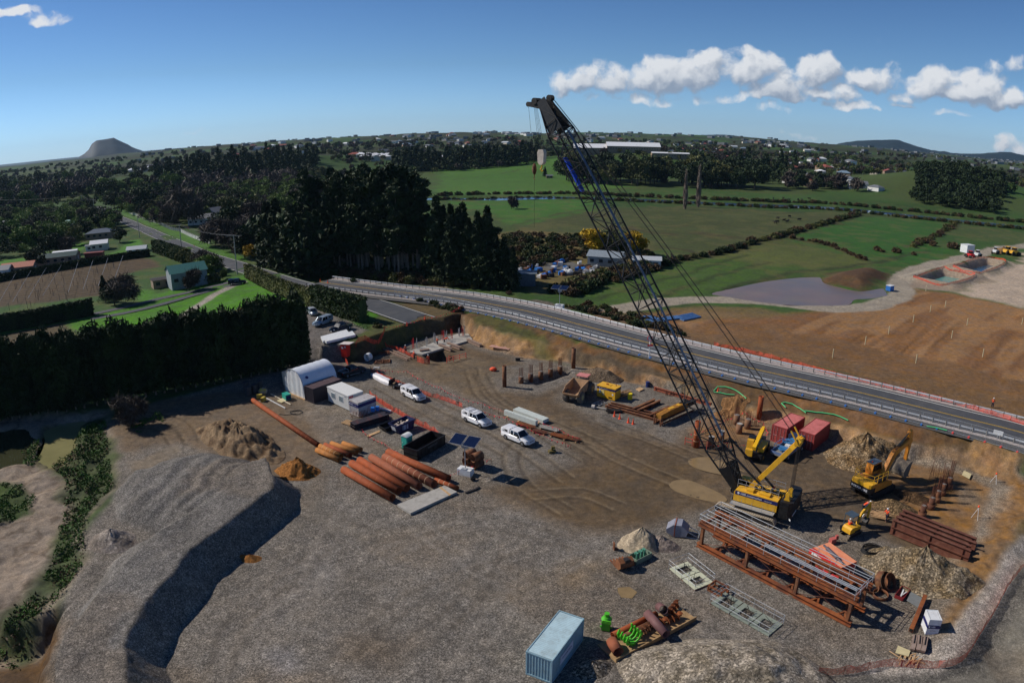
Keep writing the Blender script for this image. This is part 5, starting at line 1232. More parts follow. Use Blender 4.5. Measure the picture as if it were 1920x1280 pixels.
pipe_px((816,899),(858,915),.3,'thin rusty pipe with yellow chalk scribbles beside the concrete slab',group=G2,weld=.8,marks=True)
pipe_px((705,884),(735,902),.2,'narrow pipe tucked under the stack of large pipes',group=G2,z=.25)
def slab(label,cat,name,pts,th,m_,z0=0.0,kind=None):
 q=[P(*p)for p in pts];c=np.mean([p[:2]for p in q],0);zb=hz(*c)+z0
 b=MB();b.prism([(p[0]-c[0],p[1]-c[1])for p in q][::-1]if False else[(p[0]-c[0],p[1]-c[1])for p in q],0,th,'z')
 o=b.build(name,m_);o.location=(c[0],c[1],zb);bmesh_fix(o);return tag(o,label,cat,kind=kind)
def bmesh_fix(o):
 bm_=bmesh.new();bm_.from_mesh(o.data);bmesh.ops.recalc_face_normals(bm_,faces=bm_.faces);bm_.to_mesh(o.data);bm_.free()
slab('pale concrete slab on the gravel at the ends of the pipes','slab','concrete_slab',[(745,950),(770,966),(857,926),(834,914)],.3,M_conc)
slab('sawn plank lying across the pale concrete slab','plank','timber_plank',[(820,915),(823,913),(846,931),(843,933)],.08,M_wood,.31)
# four short pipe rings stacked by the solar mast
for i,(px,py,dz,lab)in enumerate(((880,871,.62,'lower left ring of the four stacked pipe rings'),(895,876,.62,'lower right ring of the four stacked pipe rings'),(882,873,1.75,'upper left ring of the four stacked pipe rings'),(895,878,1.75,'upper right ring of the four stacked pipe rings'))):
 x,y,z=P(px,py);T=thing('pipe_ring',lab+' beside the solar mast','pipe ring',(x,y,z+dz),R(40),'stacked pipe rings by the solar mast')
 MB().pipe((-.75,0,0),(.75,0,0),.6,.03,24).build('shell',M_rust2,T)
def mast(label,px,py,h=4.7,s=1.0,panels=True):
 T=thing('solar_mast',label,'solar mast',P(px,py),R(-25))
 b=MB();b.box((0,0,.45),(1.9,1.1,.9));b.build('ballast_block',M_wht,T);b=MB();b.box((0,-.3,.95),(.7,.5,.1));b.build('bracket',M_gal,T)
 b=MB();b.cyl((0,0,.9),(0,0,h),.06);b.build('pole',M_gal,T)
 b=MB();b.box((.05,0,h-.55),(.8,.5,.6));b.build('control_box',M_gal,T)
 for e in(-1,1):
  b=MB();b.box((e*.98,.1,h+.12),(1.75,2.0,.05),ry=0,rx=R(16));b.build('panel_frame',M_gal,T)
  b=MB();b.box((e*.98,.095,h+.152),(1.68,1.92,.02),rx=R(16));b.build('solar_panel',M_sol,T)
 return T
mast('solar mast on a white ballast block beside the stacked pipe rings',873,889)
mast('solar mast on a pale block beyond the highway',1049,578)
# ---- I beams, rails
def beams(label,a,b,n,sp,h=.9,w=.35,z=0,L=None,side=1,m_=M_rust2,gname=None,layers=1,skew=0):
 A_=Vector(P(*a));B_=Vector(P(*b));d=B_-A_;L=L or d.length;an=math.atan2(d.y,d.x)
 for l in range(layers):
  for i in range(n):
   nm=['nearest','second','third','farthest'][i]if n==4 else['nearer','farther'][i]if n==2 else['nearest','middle','farthest'][i]if n==3 else ''
   lv='' if layers==1 else(' of the lower layer' if l==0 else ' of the upper layer')
   T=thing('steel_beam',(nm+' '+label+lv).strip(),'steel beam',(A_.x-math.sin(an)*side*i*sp,A_.y+math.cos(an)*side*i*sp,A_.z+z+.05+l*(h+.04)),an+skew*i,gname)
   bm_=MB();I_beam(bm_,(0,0,h/2),(L-(.3*(i%2)),0,h/2),h,w,.045);bm_.build('section',m_,T)
   bm_=MB()
   for x in(.4,L/2,L-.8):bm_.box((x,0,h/2),(.03,w*.9,h-.1))
   bm_.build('stiffener',m_,T)
beams('deep brown steel beam beside the big gravel heap',(1668,999),(1805,1049),4,1.0,.9,.4,gname='deep steel beams in two layers',layers=2,L=9.4,m_=mat('brown_beam',srgb(104,62,48),.8,var=.2,dirt=srgb(160,120,100),dirt_amt=.35))
beams('rusty channel beside the yellow pile hammer',(1195,775),(1250,750),2,.9,.6,.45,gname='rusty beams by the pile hammer',m_=M_rust2,L=6)
beams('shorter rusty beam by the pile hammer',(1218,783),(1268,760),1,.9,.5,.4,m_=M_rust2,L=5)
beams('long reddish beam along the foot of the cut slope',(1226,731),(1318,757),1,.9,.6,.35,m_=mat('reddish_beam',srgb(144,80,58),.8,var=.2),L=11)
beams('long thin steel rail near the orange cones',(1135,763),(1232,790),3,.8,.35,.3,gname='steel rails near the orange cones',L=10,m_=M_rust2,skew=.03)
beams('steel rail on the gravel below the earth wall',(718,655),(782,684),2,.9,.3,.3,gname='steel rails below the earth wall',m_=mat('pale_rust',srgb(150,126,110),.8,var=.2),L=9)
for i,(a,b,lab)in enumerate((((822,651),(845,660),'rusty girder at the left across the dark pit'),((838,648),(862,657),'rusty girder at the right across the dark pit'),((875,641),(900,651),'rusty girder beside the tan earth cut'),((788,663),(803,671),'rusty girder next to the red safety mesh'))):
 A_=Vector(P(*a));B_=Vector(P(*b));d=B_-A_;T=thing('steel_beam',lab,'steel beam',(A_.x,A_.y,max(A_.z,0)+.1),math.atan2(d.y,d.x),'girders at the pile cap')
 for o_ in(0,.4):
  bm_=MB();I_beam(bm_,(0,o_,.3),(d.length,o_,.3),.55,.3,.04);bm_.build('section',mat('pale_rust',srgb(150,126,110),.8),T)
# concrete beams by the third ute
for i,(a,b,L,lab,h)in enumerate((((945,779),(1004,800),0,'pale green grey concrete beam on its side, nearer the white utes',.8),((962,774),(1018,796),0,'white flat concrete beam beside the flag line',.55))):
 A_=Vector(P(*a));B_=Vector(P(*b));d=B_-A_;T=thing('concrete_beam',lab,'concrete beam',A_,math.atan2(d.y,d.x),'precast beams by the flag line')
 bm_=MB();bm_.bb((0,0,.12),(d.length,1.3 if i else .5,.12+h));bm_.build('section',mat('pale_concrete',srgb(196,204,198),.75,var=.06,dirt=srgb(150,150,140),dirt_amt=.4),T)
 bm_=MB()
 for x in(.8,d.length/2,d.length-.8):bm_.box((x,.3,.06),(.2,1.4,.12))
 bm_.build('bearer',M_wood,T)
for i,(px,py,w,l,lab)in enumerate(((1012,812,.9,2.6,'bundle of rusty reinforcing mats nearest the third white ute'),(1030,806,1.1,3.6,'pale form panel on rusty frames beside the flag line'),(1048,820,1.0,3.2,'bright orange rusted plate stack near the last flag stake'),(1070,824,1.2,3.2,'pallet of rusted offcuts at the end of the flag line'),(985,800,1.0,3.4,'rusted steel offcuts beside the concrete beams'))):
 T=thing('steel_bundle',lab,'steel bundle',P(px,py),R(-33),'steel bundles along the flag line');b=MB()
 for k in range(7):b.box((random.uniform(-.2,.2),(k-3)*w/7,.32+random.uniform(0,.08)),(l*random.uniform(.8,1),.07,.07),random.uniform(-.03,.03))
 b.box((0,0,.25),(l*.8,w*.8,.06));b.build('bar',[M_rebar,M_conc,M_rust3,M_rust2,M_rust3][i],T)
 b=MB();b.box((-l/3,0,.1),(.15,w,.2));b.box((l/3,0,.1),(.15,w,.2));b.build('bearer',M_wood,T)
# ---- standing piles
def pile(px,py,r,h,label,group=None,cage=0.0,sleeve=False,m_=None,concrete=True,bands=0):
 T=thing('steel_pile',label,'pile',P(px,py),0,group);b=MB();b.pipe((0,0,-.3),(0,0,h),r,.035,22);b.build('casing',m_ or M_rust2,T)
 if sleeve:b=MB();b.pipe((0,0,-.2),(0,0,.75),r+.16,.03,22);b.build('sleeve',M_rust2,T)
 if concrete:b=MB();b.cyl((0,0,h-.22),(0,0,h-.03),r-.05,n=18);b.build('concrete_top',M_conc,T)
 if bands:
  b=MB()
  for k in range(bands):b.pipe((0,0,h*(k+1)/(bands+1)),(0,0,h*(k+1)/(bands+1)+.06),r+.015,.02,20)
  b.build('weld_seam',mat('chalk_mark',srgb(214,176,140),.8),T)
 if cage:
  b=MB()
  for k in range(12):a=k*math.pi/6;b.cyl((r*.7*math.cos(a),r*.7*math.sin(a),h-.3),(r*.7*math.cos(a)+random.uniform(-.05,.05),r*.7*math.sin(a)+random.uniform(-.05,.05),h+cage*random.uniform(.85,1)),.022,n=4)
  for k in range(int(cage/.3)):b.tube([(r*.7*math.cos(a),r*.7*math.sin(a),h+.2+k*.3)for a in np.linspace(0,2*math.pi,11)],.015,3)
  b.build('reinforcing_cage',M_rebar,T)
 return T
pile(946,726,.36,3.8,'tall lone rusty pile left of the five short piles',m_=M_rust2,concrete=False)
pile(1075,690,.38,3.9,'tall lone rusty pile against the tan earth slope',m_=M_rust2,concrete=False)
pile(1304,838,.4,4.0,'tall orange banded pile beside the red barrier under the boom',m_=M_rust,concrete=False,bands=3)
pile(1423,781,.4,3.4,'tall orange pile behind the red containers',m_=M_rust,concrete=False)
od=['first','second','middle','fourth','last']
for i,(px,py)in enumerate(((977,719),(995,712),(1014,708),(1032,703),(1050,698))):pile(px,py,.44,1.25,f'short rusty pile, {od[i]} from the left of the far row of five','far row of short piles',cage=1.7)
for i,(px,py,c_)in enumerate(((1332,837,0),(1351,826,0),(1385,812,0),(1401,803,1.3),(1380,795,1.3))):pile(px,py,.48,1.6,f'short muddy pile, {od[i]} from the left behind the crane boom','short piles behind the crane boom',cage=c_,m_=mat('muddy_pile',srgb(132,96,70),.85,var=.2))
for i,(px,py)in enumerate(((1728,968),(1744,953),(1755,940),(1765,927),(1777,915))):pile(px,py,.36,1.6,f'stepped rusty pile, {od[i]} from the camera in the right row','right row of stepped piles',cage=[.5,1.6,2.2,2.4,2.6][i],sleeve=True)
def stuffy(name,label,cat,fn,px,py,rz=0,kind=None,m_=M_rebar,dz=0):
 b=MB();fn(b);o=b.build(name,m_);x,y,z=P(px,py);o.location=(x,y,z+dz);o.rotation_euler=(0,0,rz);return tag(o,label,cat,kind=kind)
def sticks(n,w,l,h,r_=.02,up=False):
 def f(b):
  for k in range(n):
   x,y=random.uniform(-w,w),random.uniform(-l,l)
   if up:b.cyl((x,y,0),(x+random.uniform(-.1,.1),y+random.uniform(-.1,.1),h*random.uniform(.6,1)),r_,n=4)
   else:a=random.uniform(-.3,.3);L_=random.uniform(.5,1)*l;z=random.uniform(.02,h);b.cyl((-L_*math.cos(a),y*.3+-L_*math.sin(a),z),(L_*math.cos(a),y*.3+L_*math.sin(a),z),r_,n=4)
 return f
stuffy('reinforcing_bars','thicket of upright rusty bars behind the short piles under the boom','reinforcing bars',sticks(60,3.2,1.2,1.4,.02,True),1388,790,R(-20),'stuff')
stuffy('reinforcing_bars','thicket of rusty bars behind the right row of piles','reinforcing bars',sticks(40,1.6,3.5,2.0,.02,True),1762,905,R(-30),'stuff')
stuffy('steel_pegs','row of short rusty pegs behind the long reddish beam','pegs',sticks(26,2.2,.3,.8,.05,True),1272,740,R(-15),'stuff')
# ---- pile cap slab with grey and red starter bars below the earth wall
slab('long pale pile cap slab at the foot of the earth wall','slab','concrete_slab',[(766,662),(792,668),(886,639),(878,627),(858,628)],.35,M_conc,0)
for i,(px,py)in enumerate(((775,656),(781,655),(815,646),(831,641),(836,640),(862,633),(868,632),(873,631),(800,652),(848,637))):
 stuffy('starter_bars',('grey','red')[i%3==0]+' starter bars standing on the pile cap, '+['first','second','fourth','fifth','sixth','eighth','ninth','last','third','seventh'][i]+' group from the left','starter bars',sticks(6,.25,.25,2.2,.035,True),px,py,0,None,M_gal if i%3 else M_redp,.35)['group']='starter bars on the pile cap'
# ---- trestle with handrails
A0=P(1311,1025);trz=R(-52.5);TL,TW,TH=18.0,2.9,3.25
tr=thing('steel_trestle','long rusty steel trestle with galvanised handrails in front of the crane','trestle',(A0[0],A0[1],A0[2]),trz)
for y in(0,TW):
 b=MB();I_beam(b,(-.3,y,.3),(TL+.3,y,.3),.5,.5,.05);b.build('bottom_beam',M_rust3,tr)
 b=MB()
 for o_ in(-.22,.22):I_beam(b,(-.3,y+o_,TH-.25),(TL+.3,y+o_,TH-.25),.5,.3,.04)
 b.build('top_beam',M_rust3,tr)
 for x in(.2,6,12,TL-.2):
  b=MB();I_beam(b,(x,y,.55),(x,y,TH-.5),.34,.34,.04)if False else b.box((x,y,(TH)/2+.02),(.3,.34,TH-1.06));b.build('post',M_rust2,tr)
for x in np.concatenate([[.2],np.arange(2.2,TL-1,2.4),[TL-.2]]):
 b=MB();b.box((x,TW/2,TH-.25),(.22,TW-.8,.3));b.build('cross_member',M_rust3,tr)
for x in np.arange(1.5,TL,3.0):
 b=MB();b.bar((x,.25,.25),(x+.9,TW-.25,.25),.2,.2);b.bar((x+.9,.25,.26),(x,TW-.25,.26),.2,.2);b.build('bottom_brace',M_rust3,tr)
for x0,x1 in((.3,5.8),(6.2,11.8),(12.2,TL-.4)):
 b=MB()
 for y in(0,TW):b.cyl((x0,y,.6),(x1,y,TH-.6),.03,n=4);b.cyl((x1,y,.6),(x0,y,TH-.6),.03,n=4)
 b.build('tie_rod',M_rebar,tr)
for y,nm in((-.42,1),(.75,1),(TW-.75,1),(TW+.42,1)):
 b=MB()
 for x in np.linspace(-.1,TL+.1,10):b.cyl((x,y,TH-.02),(x,y,TH+1.05),.028,n=5)
 for z in(TH+.55,TH+1.05):b.cyl((-.1,y,z),(TL+.1,y,z),.035,n=5)
 b.build('handrail',M_gal,tr)
b=MB()
for x in(-.1,TL+.1):
 for z in(TH+.55,TH+1.05):b.cyl((x,-.42,z),(x,TW+.42,z),.035,n=5)
b.build('end_rail',M_gal,tr)
b=MB();b.bb((7,1.2,TH-.08),(TL-.5,1.45,TH-.04));b.build('walkway_plank',M_gal,tr)
# ---- handrailed platforms lying on the gravel
def platform(label,a,b_,W,npan,m_):
 A_=Vector(P(*a));B_=Vector(P(*b_));d=B_-A_;L=d.length;T=thing('work_platform',label,'platform',A_,math.atan2(d.y,d.x))
 for k in range(npan):
  x0=L*k/npan+.05;x1=L*(k+1)/npan-.05;q=MB()
  q.bb((x0,0,.12),(x1,.5,.2));q.bb((x0,W-.5,.12),(x1,W,.2));q.bb((x0,.502,.12),(x0+.5,W-.502,.2));q.bb((x1-.5,.502,.12),(x1,W-.502,.2))
  q.build('deck_panel',m_,T);q=MB();q.bb((x0,0,0),(x0+.1,W,.115));q.bb((x1-.1,0,0),(x1,W,.115));q.build('bearer',M_rust3,T)
  q=MB()
  for j in range(12):q.cyl((random.uniform(x0+.4,x1-.4),random.uniform(.4,W-.4),.15),(random.uniform(x0+.3,x1-.3),random.uniform(.4,W-.4),random.uniform(.2,1.0)),.025,n=4)
  q.build('scaffold_tube',M_dark,T)
 r_=MB();n=2*npan
 for y in(-.05,W+.05):
  for k in range(n+1):r_.cyl((L*k/n,y,0),(L*k/n,y,1.25),.025,n=4)
  for z in(.7,1.2):r_.cyl((0,y,z),(L,y,z),.028,n=4)
 for x in(0,L):
  for z in(.7,1.2):r_.cyl((x,-.05,z),(x,W+.05,z),.028,n=4)
 r_.build('handrail',M_gal,T)
platform('pale cream work platform with handrails left of the trestle',(1254,1067),(1303,1108),2.4,2,mat('cream_board',srgb(196,198,172),.7,var=.06))
platform('grey green work platform in three bays with tangled scaffold tubes',(1331,1132),(1441,1194),2.4,3,mat('grey_green_board',srgb(134,142,130),.7,var=.08))
T=thing('steel_cradle','small rusty steel frame between the two platforms','frame',P(1346,1108),R(-50));b=MB()
for z in(.08,.6):
 for s in(-1,1):b.bar((-.8,s*.6,z),(.8,s*.6,z),.12);b.bar((s*.8,-.6,z),(s*.8,.6,z),.12)
b.build('frame_bar',M_rust3,T);b=MB()
for x in(-.8,.8):
 for y in(-.6,.6):b.bar((x,y,0),(x,y,.6),.12)
b.build('leg',M_rust3,T)
# ---- orange and red piling rig housing
Q0=Vector((*G(1519,1021,2.05),0));Q1=Vector((*G(1577,1064,2.05),0));d=Q1-Q0;rz_=math.atan2(d.y,d.x);Lr=d.length
rg=thing('rig_housing','red steel housing with a faded orange top behind the trestle','machine housing',(Q0.x,Q0.y,hz(Q0.x,Q0.y)),rz_)
b=MB();b.prism([(0,.1),(Lr,.1),(Lr,2.05),(.6,2.05),(0,1.5)],0,2.3,'y');b.build('housing',M_redp,rg)
b=MB();b.add([(.6,0,2.055),(Lr,0,2.055),(Lr,2.3,2.055),(.6,2.3,2.055)],[(0,1,2,3)]);b.add([(-.005,0,1.51),(.6,0,2.055),(.6,2.3,2.055),(-.005,2.3,1.51)],[(0,1,2,3)]);b.build('top_plate',M_salm,rg)
b=MB();b.cyl((1.6,.9,2.3),(3.4,.6,2.3),.22,n=12);b.cyl((3.4,.6,2.3),(4.3,.5,2.25),.12,n=10);b.cyl((1.0,1.0,2.3),(1.6,.9,2.3),.12,n=10);b.build('hydraulic_cylinder',mat('grey_cylinder',srgb(88,80,88),.5),rg)
b=MB();b.add([(.3,-.012,.5),(.6,-.012,.4),(4.6,-.012,1.2),(4.5,-.012,1.4),(.9,-.012,1.5),(.5,-.012,1.5)],[(0,1,2,3),(0,3,4,5)]);b.build('stripe',M_wht,rg)
b=MB()
for k in range(14):a=(Lr+.1,random.uniform(.2,2.1),random.uniform(.6,1.9));b.tube([a,(a[0]+random.uniform(.6,1.5),a[1]+random.uniform(-.6,.6),a[2]+.1),(a[0]+random.uniform(.8,1.8),a[1]+random.uniform(-.8,.8),.15),(a[0]+random.uniform(.2,1),a[1]+random.uniform(-1,1),.1)],.06,5)
b.build('hydraulic_hose',M_hose,rg)
b=MB();b.box((Lr+.6,1.2,.6),(.9,.7,.5),.3);b.box((Lr+1.3,.4,.3),(.5,.4,.3),.6);b.build('clamp',M_redp,rg)
b=MB();b.tube([(1.2*math.cos(a)*(1+.06*math.sin(a*3.1)),.95*math.sin(a)*(1+.05*math.cos(a*2.3)),.06+.015*a)for a in np.linspace(0,2*math.pi*6,120)],.045,5)
o=b.build('hose_coil',M_hose);o.location=P(1634,1035);tag(o,'coil of black hose lying beside the red housing','hose')
b=MB();b.box((0,0,.35),(.7,.5,.6),.3);b.box((.5,.1,.7),(.3,.3,.5));o=b.build('clamp_head',mat('faded_pink_steel',srgb(190,100,92),.6),None);o.location=P(1560,1018);tag(o,'small faded red clamp by the orange topped housing','clamp')
# ---- rings, tray and bits at the right end of the trestle
for i,(px,py,tilt,w_,r,lab)in enumerate(((1652,1100,1.1,.7,.95,'large rusty ring leaning beside the trestle end'),(1663,1101,1.0,.6,.9,'rusty ring leaning on the largest ring'),(1676,1088,.35,.5,.65,'small rusty ring nearest the gravel heap'),(1650,1118,.05,.4,.8,'rusty ring lying flat with gravel inside'),(1633,1108,.5,.5,.7,'torn rusty ring under the trestle end'))):
 x,y,z=P(px,py);b=MB();b.pipe((0,0,-w_/2),(0,0,w_/2),r,.04,24);o=b.build('pipe_ring',M_rust2);o.location=(x,y,z+r*math.sin(tilt)*.8+w_/2*math.cos(tilt));o.rotation_euler=(tilt,0,R(30)if i<3 else 0);tag(o,lab,'pipe ring','loose pipe rings by the trestle')
T=thing('tool_tray','open dark red tray with tools beside the gravel heap','tray',P(1691,1115),R(40));b=MB();b.bb((-1,-.45,.02),(1,.45,.08))
for s in(-1,1):b.bb((-1,s*.45-.03,.08),(1,s*.45+.03,.4));b.bb((s*1-.03,-.42,.08),(s*1+.03,.42,.4))
b.build('tray',mat('dark_red_steel',srgb(120,36,40),.5),T);b=MB();b.box((.1,.05,.2),(1.2,.14,.12),.15);b.box((.1,-.15,.18),(1.0,.1,.1),-.2);b.build('tool',M_wht,T)
slab('grey road plate under the brown column near the small white store','plate','steel_plate',[(1699,1128),(1747,1148),(1755,1131),(1707,1112)],.05,mat('grey_plate2',srgb(120,124,124),.6),.02)
A_=Vector(P(1706,1187));B_=Vector(P(1732,1125));d=B_-A_
T=thing('steel_column','square orange brown steel column lying by the small white store','steel column',A_,math.atan2(d.y,d.x));b=MB();b.bar((0,0,.4),(d.length,0,.4),.4,.4);b.build('section',M_rust3,T);b=MB();b.bar((0,0,.4),(-.02,0,.4),.3,.3);b.build('open_end',M_blk,T)
def wstripe(T):
 s=MB();s.bb((-.612,-.762,.75),(.612,.762,1.1));S_=s.build('stripe',M_nav,T);lettering('\u25c6 HEB',.22,(-.2,-.768,.93),(R(90),0,0),S_)
 lettering('0800 432 444',.1,(0,-.768,.5),(R(90),0,0),T,mat('grey_letter',srgb(120,124,128),.6))
container('small white store with a navy band near the mesh fence corner',P(1742,1180),R(-15),L=1.2,W=1.5,Hh=1.75,m_=M_wht,door=False,corr=False,name='storage_box',cat='store',stripe=wstripe)
for i,(px,py,rz,lab)in enumerate(((1712,1207,55,'grey brown slotted steel jaw at the left of the group'),(1722,1207,57,'grey brown steel jaw in the middle of the group'),(1732,1210,54,'grey brown steel jaw with round holes at the right of the group'))):
 T=thing('steel_jaw',lab,'steel jaw',P(px,py),R(rz),'steel jaws below the small white store');b=MB();b.prism([(-1,0),(1.0,0),(1.1,.3),(.6,.6),(-.8,.6),(-1.1,.3)],-.2,.2,'y');b.build('jaw',mat('jaw_steel',srgb(150,130,118),.7,var=.2,dirt=srgb(60,40,36),dirt_amt=.5),T)
 b=MB()
 for x in(-.6,0,.6):b.cyl((x,-.21,.3),(x,.21,.3),.14,n=10)
 b.box((0,0,.62),(1.2,.1,.06));b.build('bore',M_blk,T)
slab('cream plywood sheet resting on broken pallets by the red mesh','plywood','plywood_sheet',[(1677,1228),(1682,1214),(1706,1222),(1702,1234)],.06,mat('cream_ply',srgb(206,192,148),.7),.25)
b=MB()
for k in range(16):b.box((random.uniform(-1,1.2),random.uniform(-.8,.6),.1+random.uniform(0,.12)),(random.uniform(.7,1.6),.1,.03),random.uniform(0,3))
o=b.build('broken_pallet',M_wood);o.location=P(1700,1236);tag(o,'broken pallet boards beside the red mesh fence','pallet')
slab('cream plywood sheet beyond the right row of piles','plywood','plywood_sheet',[(1803,892),(1807,884),(1821,891),(1817,900)],.08,mat('cream_ply',srgb(206,192,148),.7),.15)
# ---- kibble, buckets, green boxes
T=thing('concrete_kibble','grey concrete kibble lying on its side by the pale sand heap','kibble',P(1272,1001),R(-20));b=MB()
b.prism([(-1.3,.5),(-.4,.0),(.9,.25),(1.1,.9),(.3,1.6),(-.6,1.55),(-1.35,.9)],-.75,.75,'y');b.build('hopper',mat('kibble_grey',srgb(140,142,154),.5,var=.08,dirt=srgb(100,100,100),dirt_amt=.4),T)
b=MB();b.bb((-.45,-.8,.1),(-.36,.8,1.62));b.build('rim',M_rust,T);b=MB();b.tube([(.9,-.6,.9),(2.2,-.6,.35),(2.3,-.5,.1),(2.3,.5,.1),(2.2,.6,.35),(.9,.6,.9)],.05,6);b.tube([(.8,-.6,.15),(2.2,-.6,.1)],.05,6);b.tube([(.8,.6,.15),(2.2,.6,.1)],.05,6);b.build('stand',M_gal,T)
T=thing('excavator_bucket','rusty excavator bucket with teeth lying on the gravel','bucket',P(1168,1062),R(-70));b=MB();prof=[(-1.2,.1),(-.3,.05),(.5,.15),(.9,.6),(.8,1.1),(.2,1.35)]
vs=[];fs=[]
for y in(-.8,.8):
 for q in prof:vs.append((q[0],y,q[1]))
n=len(prof)
for i in range(n-1):fs.append((i,i+1,n+i+1,n+i))
fs+=[tuple(range(n)),tuple(range(2*n-1,n-1,-1))];b.add(vs,fs);b.build('shell',M_rust2,T)
b=MB()
for k in range(5):b.box((-1.35,-.7+k*.35,.1),(.3,.14,.1))
b.build('tooth',M_rust3,T);b=MB();b.box((.6,0,1.2),(.5,.5,.4));b.build('hitch',M_dark,T)
T=thing('open_box','pale green open steel box with pumps beside the rusty bucket','steel box',P(1200,1047),R(35));b=MB();b.bb((-1.1,-.6,0),(1.1,.6,.08))
for s in(-1,1):b.bb((-1.1,s*.6-.03,.08),(1.1,s*.6+.03,.7));b.bb((s*1.1-.03,-.57,.08),(s*1.1+.03,.57,.7))
b.build('box',mat('pale_green_steel',srgb(120,138,122),.6),T);b=MB()
for x in(-.5,.1,.6):b.cyl((x,0,.1),(x,0,1.0),.12,n=8);b.box((x,.2,.9),(.3,.2,.2))
b.build('pump',mat('pump_green',srgb(90,150,126),.5),T)
T=thing('steel_bracket','small upright rusty plate near the pale sand heap','bracket',P(1151,1029),R(10));b=MB();b.box((0,0,.45),(.1,.5,.9));b.box((.2,0,.1),(.4,.4,.1));b.build('plate',M_rust2,T)
# ---- timber tray of augers and pipes
A_=Vector(P(1155,1242));B_=Vector(P(1303,1163));d=B_-A_;trr=math.atan2(d.y,d.x)
T=thing('steel_tray','rusty low tray holding scrap augers beside the blue container','tray',A_,trr);b=MB();b.bb((0,0,.0),(9.6,2.6,.2));b.bb((0,0,.2),(9.6,.1,.45));b.build('deck',mat('plank_deck',srgb(168,138,98),.8,var=.2,dirt=srgb(80,56,40),dirt_amt=.5),T)
def on_tray(x,y,z):q=Matrix.Rotation(trr,4,'Z')@Vector((x,y,z));return(A_.x+q.x,A_.y+q.y,A_.z+z)
def tray_pipe(x,y,z,L,r,rz,lab,m_=M_rust2,tilt=0):
 b=MB();b.pipe((-L/2,0,0),(L/2,0,0),r,.03,18);o=b.build('pipe_section',m_);o.location=on_tray(x,y,z);o.rotation_euler=(0,tilt,trr+rz);return tag(o,lab,'pipe section')
tray_pipe(.7,1.1,.72,1.5,.5,R(75),'short wide pipe at the front end of the scrap tray',mat('brown_pipe',srgb(148,84,56),.8))
tray_pipe(4.2,2.5,.5,5.2,.3,0,'long rusty tube along the back of the scrap tray',M_rust)
tray_pipe(4.0,1.9,.45,3.6,.24,0,'shorter rusty tube beside the long tube on the tray')
tray_pipe(5.4,1.0,1.05,3.2,.42,R(80),'purplish torn pipe lying across the scrap tray',mat('purple_rust',srgb(112,78,76),.7,var=.15))
tray_pipe(7.2,2.3,1.1,1.7,.42,R(60),'purplish short pipe leaning at the far side of the tray',mat('purple_rust',srgb(112,78,76),.7),.5)
def auger(x,y,z,L,r,rz,lab,m_=M_rust2):
 b=MB();b.cyl((-L/2,0,0),(L/2,0,0),.12,n=8);n=60;vs=[];fs=[]
 for k in range(n+1):a=k/n*2*math.pi*L/.55;xx=-L/2+L*k/n;vs+=[(xx,.12*math.cos(a),.12*math.sin(a)),(xx,r*math.cos(a),r*math.sin(a)),(xx+.03,r*math.cos(a),r*math.sin(a))]
 for k in range(n):fs+=[(3*k,3*k+1,3*k+4,3*k+3),(3*k+1,3*k+2,3*k+5,3*k+4)]
 b.add(vs,fs);o=b.build('auger',m_);o.location=on_tray(x,y,z);o.rotation_euler=(0,0,trr+rz);return tag(o,lab,'auger')
auger(4.6,1.4,.65,2.6,.45,R(10),'rusty auger under the purplish torn pipe');auger(7.3,1.1,.6,2.4,.42,R(-8),'rusty auger at the right half of the scrap tray',M_rust3);auger(8.6,2.1,.6,1.8,.4,R(20),'bright rusty auger at the far corner of the scrap tray',M_rust3)
T=thing('grapple','lime green claw grapple lying in the scrap tray','grapple',on_tray(2.5,1.3,.22),trr);b=MB()
for k in range(4):
 for s in(-1,1):
  y=-.6+k*.4;b.prism([(s*.1,.1),(s*.75,.35),(s*.95,.9),(s*.75,1.35),(s*.6,1.3),(s*.7,.9),(s*.5,.5),(s*.1,.3)],y-.05,y+.05,'y')
b.build('claw',M_grn,T);MB().bb((-.2,-.7,.0),(.2,.7,.3)).build('hub',M_grn,T)
T=thing('hydraulic_hammer','lime green hammer head standing between the blue container and the tray','hammer',P(1136,1178),R(-15));b=MB();b.bb((-.38,-.4,.1),(.38,.4,1.2));b.cyl((0,0,1.2),(0,0,1.5),.5,.28,n=12);b.cyl((0,0,1.5),(0,0,1.85),.2,.24,n=10);b.build('body',M_grn,T)
b=MB();b.bb((-.55,-.06,.15),(.55,.06,.3));b.build('pin',M_grn,T);b=MB();b.prism([(-.45,1.0),(.5,.95),(.45,1.3),(-.3,1.35)],-.46,-.41,'y');b.build('cover_plate',mat('bright_green',srgb(130,240,60),.5),T)
# ---- yellow pile hammer lying under the boom
A_=Vector(P(1232,797));B_=Vector(P(1300,766));d=B_-A_
T=thing('pile_hammer','long worn yellow pile hammer lying on rusty stands','pile hammer',A_,math.atan2(d.y,d.x));L=d.length
b=MB();b.prism([(.2,1.0),(L*.75,1.0),(L*.75,1.9),(L*.3,1.9),(.2,1.7)],-.5,.5,'y');b.build('housing',mat('worn_yellow',srgb(164,112,38),.7,var=.2,dirt=srgb(70,44,24),dirt_amt=.7,dirt_scale=2.5),T)
b=MB();b.cyl((L*.75,0,1.4),(L*1.0,0,1.3),.55,.45,n=14);b.cyl((L*.8,-.6,1.6),(L*.8,.6,1.6),.5,n=16)
for k in range(12):b.tube([(L*.6+random.uniform(0,1),random.uniform(-.5,.5),1.9),(L*.8,random.uniform(-.8,.8),2.1),(L*.95,random.uniform(-.7,.7),1.2)],.05,5)
b.build('drive_head',M_dark,T)
b=MB()
